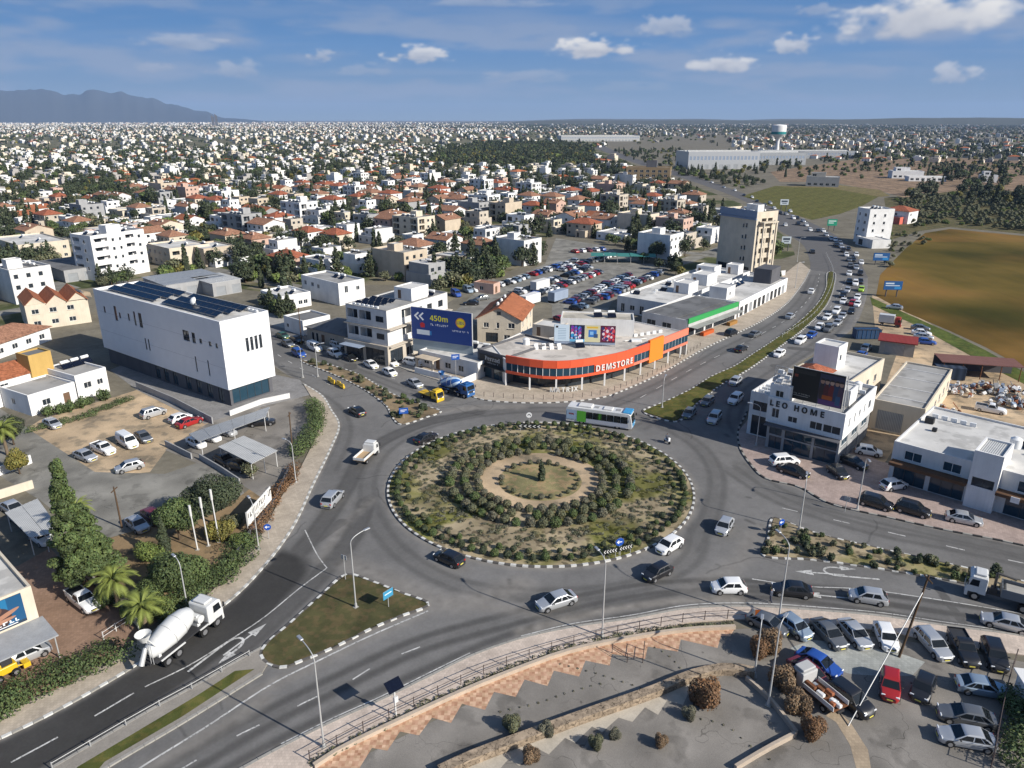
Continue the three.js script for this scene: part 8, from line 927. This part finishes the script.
for (let bj = -40; bj < 40; bj++) for (let bi = -20; bi < 20; bi++) { // blocks of two rows of lots between streets
  const u0 = bi * 113, v0 = bj * 45; const [cx, cz] = toW(u0 + 52, v0 + 18); if (cz > -130 || Math.hypot(cx, cz) > 1500 || Math.abs(cx / cz) > 1) continue;
  for (let k = 0; k < 6; k++) for (const s of [0, 1]) { const u = u0 + 8.5 + k * 17.3 + (rC() - 0.5) * 3, v = v0 + 9 + s * 18.5 + (rC() - 0.5) * 3, [x, z] = toW(u, v); if (!freeAt(x, z, 5)) continue; const q = rC(); if (q < 0.86) lots.push([x, z, TH + (s ? 0 : Math.PI) + (rC() < 0.25 ? Math.PI / 2 : 0) + (rC() - 0.5) * 0.08, Math.floor(rC() * 20), rC()]); const nt = q < 0.86 ? 2 + Math.floor(rC() * 3.2) : 8; for (let t = 0; t < nt; t++) { const a = rC() * 6.28, rr = q < 0.86 ? 8.2 + rC() * 2.4 : rC() * 8; treeSpots.push([x + Math.cos(a) * rr, z + Math.sin(a) * rr, rC(), rC()]); } }
  const seg = (u1, v1, u2, v2) => { const a = toW(u1, v1), b = toW(u2, v2); if (freeAt((a[0] + b[0]) / 2, (a[1] + b[1]) / 2, 2)) streets.push([a, b]); };
  if (Math.hypot(cx, cz) < 800) { for (let k = 0; k < 7; k++) seg(u0 - 4.5 + k * 16.1, v0 - 4, u0 - 4.5 + (k + 1) * 16.1, v0 - 4); for (let k = 0; k < 3; k++) seg(u0 - 4.5, v0 + k * 13, u0 - 4.5, v0 + (k + 1) * 13); }
}
struct('town_ground', sheet(cityPoly, 0.005), townGround);
struct('street', join(streets.map(([a, b]) => ribbon([a, b], 6.4, 0.02))), M.asph2);
const inView = (x, z, m = 0.02) => x / -z < 0.74 + m && x / -z > -0.74 - m;
lots.sort((a, b) => Math.hypot(a[0], a[1]) - Math.hypot(b[0], b[1]));
const houses = [], farHouses = [];
for (const l of lots) { if (!inView(l[0], l[1], 0.05)) continue; if (houses.length < 285) houses.push(l); else farHouses.push(l); }
const labelled = (list, what, group) => { const by = {}; for (const h of list) (by[what(h) + '|' + placeOf(h.x, h.z)] ||= []).push(h); for (const k in by) { const [w, p] = k.split('|'), l = by[k].sort((a, b) => a.x / -a.z - b.x / -b.z); l.forEach((h, i) => { h.g.userData.label = l.length === 1 ? `${w} ${p}` : `${NTH[Math.min(19, i)]} ${w} from the left ${p}`; h.g.userData.group = group; }); } };
{ const done = []; houses.forEach(([x, z, a, i, q], n) => { const d = Math.hypot(x, z), p = houseProto(i, d > 330).clone(), wm = WALLS[Math.floor(q * WALLS.length)]; p.name = numbered(STY[i % 10] === 'flats' ? 'apartment_building' : 'town_house'); p.position.set(x, 0, z); p.rotation.y = a; const k = 0.84 + ((q * 7) % 1) * 0.22; p.scale.set(k, 0.88 + ((q * 13) % 1) * 0.14, k); p.traverse((o) => { if (o.material === WPH) o.material = wm; }); scene.add(p); p.userData = { category: STY[i % 10] === 'flats' ? 'apartment block' : 'house' }; done.push({ g: p, x, z, w: `${WALLN.get(wm)} ${STYN[STY[i % 10]]}` }); }); labelled(done, (h) => h.w, 'houses of the town'); }
// the far town: too many and too small to single out
const farGeo = [0, 1, 2, 3, 4, 5].map((i) => { const r = rng(i + 60), l = [], put = (g, c) => l.push(paint(g, c)), w = 9 + r() * 5, d = 8 + r() * 5, h = [3.4, 6.3, 6.3, 9.6, 6.2, 3.5][i]; put(B(w, h, d), [1, 1, 1]); for (let y = 1; y + 1.5 < h; y += 3) for (let k = 0; k < 3; k++) { put(B(1.5, 1.4, 0.1, -w / 2 + 1.6 + (k * (w - 3)) / 2, y, d / 2), [0.06, 0.07, 0.09]); put(B(0.1, 1.4, 1.5, w / 2, y, -d / 2 + 1.6 + (k * (d - 3)) / 2), [0.06, 0.07, 0.09]); } if (i >= 4) put(hipGeo(w, d, 2, 0.5).translate(0, h + 0.05, 0), [0.55, 0.2, 0.1]); else { put(B(w * 0.5, 2.4, d * 0.5, -w * 0.15, h, -1), [0.96, 0.96, 0.95]); put(B(1.7, 0.9, 1.4, w * 0.25, h, 1), [0.2, 0.22, 0.28]); put(B(w - 0.5, 0.05, d - 0.5, 0, h + 0.01, 0), [0.62, 0.6, 0.58]); } return join(l); });
for (let bj = 0; bj < 1; bj++) { const r = rng(99); for (let i = 0; i < 36000; i++) { const az = lerp(-0.68, 0.66, r()), d = i < 29000 ? 1450 + 5600 * Math.sqrt(r()) : 6500 + 4500 * r(), x = Math.sin(az) * d, z = -Math.cos(az) * d, q = x / -z; const dens = q < 0.02 ? 1 : 0.32, cl = fbm(x / 420 + 50, z / 420, 3, 7); if (r() > dens * 0.8 * sstep(0.33, 0.55, cl) * (d > 4200 && q > -0.15 ? 0.45 : 1)) { if (r() < 0.75) treeSpots.push([x, z, r(), r()]); continue; } farHouses.push([x, z, TH + Math.floor(r() * 4) * 1.5708, Math.floor(r() * 20), r(), i < 29000 ? 1.1 : 1.7]); treeSpots.push([x + 11, z + 8, r(), r()]); if (r() < 0.6) treeSpots.push([x - 10, z + 9, r(), r()]); }
  // scattered buildings east of the rising road
  for (let i = 0; i < 900; i++) { const az = lerp(0.27, 0.66, r()), d = 700 + 1500 * r(), x = Math.sin(az) * d, z = -Math.cos(az) * d; if (d < 1050 || r() < 0.55 || dSeg(x, z, neRoad) < 40) { if (d > 1000 || r() < 0.15) treeSpots.push([x, z, r(), r()]); continue; } farHouses.push([x, z, TH + Math.floor(r() * 4) * 1.5708, Math.floor(r() * 20), r()]); } }
{ const by = farGeo.map(() => []); farHouses.forEach((h) => by[[0, 1, 2, 3, 4, 5, 1, 2, 3, 1][h[3] % 10]].push(h)); M.farh = mat([0.74, 0.73, 0.70], { vertexColors: true }); const m4 = new THREE.Matrix4(), c = new THREE.Color(); by.forEach((l, i) => { const im = new THREE.InstancedMesh(farGeo[i], M.farh, l.length); l.forEach((h, k) => { const s = (h[5] || 1) * (0.68 + 0.36 * ((h[4] * 17) % 1)); m4.makeRotationY(h[2]).scale(new THREE.Vector3(s, s * (0.62 + 0.3 * ((h[4] * 29) % 1)), s)).setPosition(h[0], 0, h[1]); im.setMatrixAt(k, m4); const t = [[1, 1, 1], [1, 0.98, 0.95], [0.95, 0.86, 0.72], [0.85, 0.75, 0.62], [0.5, 0.48, 0.47], [0.95, 0.95, 0.95]][Math.floor(h[4] * 6)]; im.setColorAt(k, c.setRGB(...t)); }); im.name = numbered('distant_houses'); scene.add(stuff(im)); tag(im, ['low pale', 'two-storey pale', 'wide two-storey pale', 'three-storey pale', 'two-storey red-roofed', 'low red-roofed'][i] + ' houses of the distant town', 'houses'); }); }
// ---------------------------------------------------------------- trees of the town
{ const r = rng(606); for (const w of woods) { const xs = w.map((p) => p[0]), zs = w.map((p) => p[1]), area = (Math.max(...xs) - Math.min(...xs)) * (Math.max(...zs) - Math.min(...zs)), n = Math.min(2600, area / 34); for (let i = 0; i < n; i++) { const x = lerp(Math.min(...xs), Math.max(...xs), r()), z = lerp(Math.min(...zs), Math.max(...zs), r()); if (inPoly(x, z, w) && dSeg(x, z, neRoad) > 16) treeSpots.push([x, z, r(), 0.2 + 0.8 * r()]); } }
  for (const [poly, n, k, o] of [[[[251.28,-495.22],[288.49,-521.88],[331.61,-536.27],[368.63,-508.21],[248.91,-337.3],[240.79,-349.88],[221.68,-377.91],[196.48,-363.38]], 760, -0.05, 1], [[[251.28,-495.22],[296.18,-536.27],[355.25,-551.46],[388.29,-536.27],[303.35,-415.03],[267.54,-459.82]], 40, 1.1], [[[154.6,-1241.72],[297.6,-1367.69],[203.89,-830.38],[138.37,-766.35]], 120, 0.4], [[[128.34,-766.35],[163.78,-663.48],[174.4,-567.5],[204.64,-602.46],[205.36,-686.59],[193.05,-830.38]], 90, 0.3], [[[176.18,-356.51],[184.82,-349.88],[183.58,-325.56],[134.79,-257.3],[136.76,-272.7]], 40, -0.3, 1], [[[249.86,-711.31],[387.35,-905.79],[647.15,-905.79],[477.41,-663.48]], 170, 0.3, 1], [[[459.42,-1322.99],[637.71,-1415.47],[1078.59,-1521.65],[787.08,-1105.53],[451.06,-995.92]], 260, 0.5], [[[464.02,-995.92],[716.56,-1322.99],[882.48,-1241.72],[677.25,-948.76],[567.71,-995.92]], 160, 0.6], [[[201.26,-866.48],[321.45,-995.92],[340.11,-905.79],[288.77,-766.35],[212.57,-711.31]], 60, 0.6], [[[435.56,-797.11],[529.25,-830.38],[395,-602.46],[337.34,-584.47]], 50, 0.7], [[[91.7,-797.11],[119.34,-711.31],[133.23,-567.5],[126.47,-508.21],[103.29,-567.5]], 40, 0.5], [[[-23.77,-240.2],[-15.61,-272.7],[7.53,-309.33],[12.8,-285.43],[-4.11,-250.2],[-15.97,-222.29]], 34, 0.7], [[[-110,-272.7],[-115.64,-314.56],[-97.37,-272.7],[-79.54,-250.2],[-75.61,-261],[-67.64,-272.7],[-60.3,-248.48],[-68.19,-222.29],[-77.69,-225.1],[-98.84,-246.78]], 46, 0.6], [[[-201.42,-272.7],[-178.85,-268.69],[-152.19,-227.98],[-166.49,-222.29]], 16, 0.7], [[[-68.84,-197.39],[-68.15,-216.86],[-63.05,-216.86],[-58.37,-197.39],[-60.73,-186.78]], 9, 0.3], [[[47.57,-272.7],[67.05,-261],[72.25,-253.7],[62.05,-240.2],[51.41,-253.7]], 8, 0.2], [[[69.3,-225.1],[83.94,-246.78],[107.03,-272.7],[99.81,-248.48],[83.29,-225.1],[69.88,-211.67]], 7, 0], [[[12.26,-272.7],[19.99,-337.3],[37.71,-317.25],[48.94,-281.07],[55,-272.7],[55.47,-285.43],[39.97,-337.3],[18.19,-356.51]], 16, 0.3], [[[-129.55,-227.98],[-121.28,-237.03],[-122.53,-246.78],[-145,-257.3]], 8, 0.2], [[[-35.86,-232.42],[-21.14,-211.67],[-10.18,-230.92],[2.82,-257.3],[-4.46,-272.7],[-24.06,-243.45]], 20, 0.6]]) { const xs = poly.map((p) => p[0]), zs = poly.map((p) => p[1]); let c = 0; for (let t = 0; t < 20000 && c < n; t++) { const x = lerp(Math.min(...xs), Math.max(...xs), r()), z = lerp(Math.min(...zs), Math.max(...zs), r()); if (!inPoly(x, z, poly) || dSeg(x, z, neRoad) < 14 || EX.some((e) => Math.hypot(x - e[0], z - e[1]) < e[2])) continue; c++; treeSpots.push([x, z, o ? (r() < 0.7 ? 0.3 : 0.68) : r(), k * (0.6 + 0.8 * r())]); } }
  treeSpots.sort((a, b) => Math.hypot(a[0], a[1]) - Math.hypot(b[0], b[1]));
  const kinds = [['round', 'dark', 6.5, 3.2], ['round', 'mid', 6, 3.0], ['round', 'olive', 5.5, 3.2], ['cypress', 'dark', 8.5, 1.0], ['conifer', 'dark', 9, 2.4], ['bush', 'light', 3.4, 2.6], ['round', 'yellow', 5, 2.4], ['round', 'dark', 8, 3.6]], nam = ['broadleaf_tree', 'broadleaf_tree', 'olive_tree', 'cypress_tree', 'pine_tree', 'leafy_bush', 'broadleaf_tree', 'broadleaf_tree'], des = ['dark broadleaf tree', 'green broadleaf tree', 'grey-green olive tree', 'narrow cypress', 'dark pine tree', 'light green bush', 'yellow-green tree', 'large dark tree'];
  const near = treeProtoList(kinds, 620, 0.42), far = kinds.map(([k, t, H, R], i) => treeProto(k, t, H, R, 110, 0.95, 40 + i)), done = [], rest = kinds.map(() => []);
  function treeProtoList(ks, n, s) { return ks.map(([k, t, H, R], i) => treeProto(k, t, H, R, n, s, 20 + i)); }
  let c = 0; for (const [x, z, q, s] of treeSpots) { if (!inView(x, z, 0.05)) continue; const i = Math.floor(q * 7.99), k = 0.6 + s * 0.75; if (c < 290) { c++; const g = addTree(nam[i], null, x, z, near[i], k, q * 60, null, 0, k * 0.95); done.push({ g, x, z, w: des[i] }); } else rest[i].push([x, z, k, q]); }
  labelled(done, (h) => h.w, 'trees of the town');
  const m4 = new THREE.Matrix4(); rest.forEach((l, i) => { if (!l.length) return; for (const [geo, sel] of [[near[i].crown, l.filter((q) => Math.hypot(q[0], q[1]) < 850)], [far[i].crown, l.filter((q) => Math.hypot(q[0], q[1]) >= 850)]]) { if (!sel.length) continue; const im = new THREE.InstancedMesh(geo, M.leaf, sel.length); sel.forEach(([x, z, k, q], n) => { const f = Math.hypot(x, z) > 1500 ? 1.35 : 1; m4.makeRotationY(q * 50).scale(new THREE.Vector3(k * f, k, k * f)).setPosition(x, -0.3, z); im.setMatrixAt(n, m4); }); im.name = numbered('distant_trees'); scene.add(stuff(im)); tag(im, des[i] + (geo === far[i].crown ? ' crowns scattered through the farthest town' : ' crowns scattered through the middle distance'), 'trees'); } });
}


// ---------------------------------------------------------------- landmarks beyond, junkyard
{ // narrow white block east of the rising road
  let [g, w] = building('white_tower_house', 'narrow four-storey white block beside the brown field', 'apartment block', [149.18,-323.34], [150.55,-312.37], 9); block(g, { w: 9, d: 11, h: 14, wall: M.white, roof: M.roofw, parapet: 0.6, front: [0, 1, 2, 3].flatMap((i) => [W(1.4, 2 + i * 3.1, 1, 1.3), W(5.4, 2 + i * 3.1, 1.6, 1.3)]), right: [0, 1, 2, 3].flatMap((i) => [W(2, 2 + i * 3.1, 1, 1.2), W(6.5, 2 + i * 3.1, 1, 1.2)]) }); for (let i = 0; i < 3; i++) addHeater(g, -2 + i * 2.4, 14, 0, 0, false); block(g, { w: 12, d: 8, h: 3.2, x: 9, z: 5, wall: M.white2, roof: M.roofw, parapet: 0.3, wallName: 'annex_wall', front: [W(2, 0.3, 3, 2.4, 's')] });
  [g, w] = building('pink_house', 'pink and white villa with red roof behind the narrow block', 'house', [191.93,-385.6], [198.4,-377.91], 11); block(g, { w: 13, d: 11, h: 6.2, wall: M.white, parapet: 0, noRoof: true, front: [W(1, 0.5, 3, 2.2, 'b'), W(6, 1, 1.4, 1.3), W(9.5, 1, 1.4, 1.3), W(1, 3.8, 1.4, 1.3), W(6, 3.8, 1.4, 1.3)], right: [W(2, 3.8, 1.4, 1.3)] }); mesh('roof', hipGeo(13, 11, 2.2, 0.5), M.tile3, g).position.y = 6.2; block(g, { w: 9, d: 4, h: 3.2, x: 0, z: 8, wall: mat([0.55, 0.14, 0.1]), roof: M.roofw, parapet: 0.3, wallName: 'porch_wall', front: [W(1, 0.3, 2, 2.3, 's')] });
  for (const [n, l, p, ww, d, h, a] of [['white_villa', 'low white modern villa on the bare hillside', [353.98,-686.59], 26, 14, 6, -0.2], ['white_villa', 'white villa with long annex further up the bare hillside', [354,-652.49], 30, 10, 3.6, -0.15], ['unfinished_building', 'grey unfinished building before the bare hillside', [245.88,-602.46], 24, 14, 7, -0.4], ['white_villa', 'white house between dark trees at the scrub edge', [400.68,-641.85], 12, 10, 5.5, -0.3]]) { const t = thing(n, l, 'house', p[0], 0, p[1], a); block(t, { w: ww, d, h, wall: n === 'unfinished_building' ? M.grey : M.white, roof: M.roofw, parapet: 0.4, front: rowOf(Math.floor(ww / 4.5), 1.2, 4.4, 0.8, 2.6, 1.8), right: rowOf(3, 1, d / 3, 0.8, 2, 1.6) }); if (h > 5) block(t, { w: ww * 0.45, d: d * 0.6, h: 3, x: -ww * 0.15, y: h, wall: n === 'unfinished_building' ? M.conc : M.white, roof: M.roofg, parapet: 0.3, wallName: 'upper_wall', front: [W(1, 0.6, 3, 1.8)] }); }
}
for (const [l, p, ww, d, h, a, m] of [['large silver glass hall beyond the car park', [221.25,-830.38], 78, 40, 17, 0.12, M.steel], ['second silver hall beside the large glass hall', [307.04,-905.79], 62, 40, 13, 0.12, M.corr], ['long white warehouse below the water tower', [321.45,-995.92], 60, 30, 10, 0.05, M.corrw], ['long white warehouse near the horizon road', [207.74,-1871.58], 190, 60, 12, 0.1, M.corrw], ['long pale warehouse at the far right', [399.25,-1047.91], 120, 30, 9, 0.02, M.corr]]) { const g = thing('warehouse', l, 'warehouse', p[0], 0, p[1], a); block(g, { w: ww, d, h, wall: m, roof: M.roofw, parapet: 0.8, front: [...rowOf(Math.floor(ww / 4), 1.2, 4, h * 0.55, 2.4, h * 0.22), ...rowOf(Math.floor(ww / 8), 2, 8, 0.4, 4.5, h * 0.25, 'r')], right: rowOf(6, 2, d / 6.3, h * 0.5, 3, h * 0.22), glass: M.bluegrey, simple: true }); mesh('roof_ridge', [B(ww * 0.9, 1.6, 3, 0, h, 4), B(ww * 0.9, 1.4, 3, 0, h, -6)], M.corrw, g); }
{ const p = [379.18,-1105.53], g = thing('water_tower', 'white water tower above the warehouses', 'water tower', p[0], 0, p[1]); const l = new THREE.LatheGeometry([[3, 0], [2.4, 20], [3, 24], [9, 28], [10, 30], [10, 41], [9, 42], [0, 43]].map((q) => new THREE.Vector2(...q)), 24); mesh('tank', clean(l), M.white, g); const b = CY(10.1, 10.1, 3.5, 0, 29.5, 0, 24); mesh('band', b, mat([0.03, 0.2, 0.2]), g); }
{ const p = [107.87,-602.46], g = thing('brick_block', 'brown brick block with scaffold wall near the distant road', 'building', p[0], 0, p[1], -0.25); block(g, { w: 34, d: 16, h: 14, wall: mat([0.30, 0.22, 0.13], { map: T.stucco }), roof: M.roofg, parapet: 0.8, front: [0, 1, 2, 3].flatMap((i) => rowOf(7, 1.5, 4.6, 1 + i * 3.3, 2.6, 1.8)), right: [0, 1, 2, 3].flatMap((i) => rowOf(3, 1.5, 4.6, 1 + i * 3.3, 2.4, 1.8)) }); block(g, { w: 8, d: 8, h: 5, x: 2, y: 14, wall: M.dgrey, roof: M.roofd, parapet: 0.4, wallName: 'roof_house_wall' }); }
for (const [l, p, h] of [['tall twin grey tower on the far skyline, left one', [-4539.87,-11859.35], 62], ['tall twin grey tower on the far skyline, right one', [-4486.72,-11859.35], 70]]) { const k = 5200 / -p[1], g = thing('skyscraper', l, 'skyscraper', p[0] * k, 0, -5200, 0.3); mesh('tower', [B(16, h, 14)], M.dgrey, g); mesh('crown_wedge', [tri([[-8, h, 7], [8, h, 7], [-8, h + 14, 0], [8, h, 7], [8, h, -7], [-8, h + 14, 0], [8, h, -7], [-8, h, -7], [-8, h + 14, 0], [-8, h, -7], [-8, h, 7], [-8, h + 14, 0]])], M.dgrey, g); }
{ // roadside boards by the field and tower
  const pm = canvasMat(256, 128, (x) => { x.fillStyle = '#1d5d9a'; x.fillRect(0, 0, 256, 128); x.fillStyle = '#dce8f2'; x.fillRect(20, 24, 120, 20); x.fillRect(20, 60, 200, 12); x.fillStyle = '#2f8fd0'; x.fillRect(150, 80, 90, 36); }), pw = canvasMat(128, 96, (x) => { x.fillStyle = '#cfd8de'; x.fillRect(0, 0, 128, 96); x.fillStyle = '#44505c'; x.fillRect(16, 20, 96, 30); x.fillRect(30, 64, 70, 12); }), pg = canvasMat(128, 96, (x) => { x.fillStyle = '#1e9a78'; x.fillRect(0, 0, 128, 96); x.fillStyle = '#e8f4ee'; x.fillRect(14, 20, 100, 14); x.fillRect(14, 50, 70, 12); });
  for (const [l, p, w, h, y, m] of [['blue roadside board at the brown field corner', [113.15,-215.54], 5.2, 2.6, 2.2, pm], ['blue roadside board by the sand heap', [133.95,-266.73], 5.6, 2.8, 1.6, pm], ['white framed board before the tower', [109.91,-296.93], 3.6, 2.8, 3, pw], ['green direction board over the rising road', [151.36,-353.16], 4.4, 3, 2.5, pg], ['dark board at the far bend of the road', [151.6,-419.58], 4.5, 3, 5, pw]]) { const g = thing('roadside_board', l, 'billboard', p[0], 0, p[1], -0.1); const b = board(w, h, m, M.dgrey, g, 'sign_panel', 0.3); b.position.y = y; for (const e of [-0.3, 0.3]) mesh('post', CY(0.18, 0.18, y + 1, e * w, 0, -0.3, 8), M.dgrey, g); }
}
{ // junkyard: sheds, container, heaps
  const g = thing('red_shed', 'small shed with flat red roof behind the long shed', 'shed', [87.58,-160.41][0], 0, [87.58,-160.41][1], -0.5); block(g, { w: 7, d: 6, h: 3, wall: M.conc, parapet: 0, noRoof: true, front: [W(1, 0.2, 4, 2.4, 'r')] }); mesh('roof', B(8, 0.2, 7, 0, 3.02, 0), mat([0.34, 0.06, 0.055], { map: T.corr }), g);
  const s = thing('rusty_shed', 'long rusty open shed at the junkyard edge', 'shed', [96.11,-144.38][0], 0, [96.11,-144.38][1], -0.25); mesh('roof', B(15, 0.15, 6, 0, 3.1, 0), mat([0.26, 0.13, 0.11], { map: T.corr }), s); mesh('back_wall', B(15, 3, 0.2, 0, 0, -2.8), M.dgrey, s); for (let i = 0; i < 5; i++) mesh('post', CY(0.09, 0.09, 3.1, -7 + i * 3.5, 0, 2.8, 6), M.rust, s);
  const o = thing('orange_container', 'orange skip container in the junkyard', 'container', [86.25,-141.88][0], 0, [86.25,-141.88][1], 0.1); mesh('box', [B(4.2, 2.2, 2.6, 0, 0.2, 0)], mat([0.5, 0.22, 0.02], { map: T.roof }), o); for (let i = 0; i < 5; i++) mesh('rib', B(0.1, 2.2, 2.74, -1.9 + i * 0.95, 0.21, 0), mat([0.4, 0.16, 0.02]), o);
  const b = thing('blue_container', 'dark blue container beside the orange skip', 'container', [89.46,-142.5][0], 0, [89.46,-142.5][1], -0.3); mesh('box', RB(5.5, 2.5, 2.5, 0.05, 0, 0.1, 0), mat([0.05, 0.07, 0.11], { map: T.corr }), b); mesh('door_bar', [B(0.06, 2.2, 0.06, 2.78, 0.2, 0.5), B(0.06, 2.2, 0.06, 2.78, 0.2, -0.5)], M.galv, b);
  const r = rng(717), geos = [RB(0.8, 0.5, 0.6, 0.08), RB(1.2, 0.35, 0.8, 0.06), CY(0.3, 0.3, 0.7, 0, 0, 0, 9), rod([0, 0, 0], [1.4, 0.7, 0.3], 0.07), HC(0.34, 0.2, 0, 0.3, 0, 'z', 10)], ms = [M.white2, M.rust, M.grey, M.tile, M.steel, M.black, M.white, M.bluegrey, M.cream];
  for (const [l, p, n, sx, sz, hh] of [['heap of mixed white and red scrap behind the parade roof', [72.04,-128.37], 60, 4.2, 4, 1.2], ['heap of scrap and appliances along the yard', [75.94,-125.84], 50, 6, 2.5, 0.9], ['scrap heap beside the orange skip', [85.26,-134.27], 60, 4, 4, 1.6], ['wide scrap heap at the far junkyard edge', [94.02,-134.27], 90, 8, 5, 1.5], ['scrap heap at the picture edge', [93.46,-127.35], 60, 5, 4, 1.2], ['pile of tyres and scrap beside the lane', [63.91,-117.85], 40, 4, 1.6, 0.8]]) { const h = thing('scrap_heap', l, 'scrap heap', p[0], 0, p[1], -0.4); for (let i = 0; i < n; i++) { const q = mesh('scrap_piece', geos[i % 5], ms[Math.floor(r() * 9)], h), u = (r() + r() - 1), v = (r() + r() - 1); q.position.set(u * sx, hh * Math.max(0, 1 - Math.hypot(u, v)) * r(), v * sz); q.rotation.set(r(), r() * 6, r() * 0.6); } }
}

renderer.render(scene, camera);
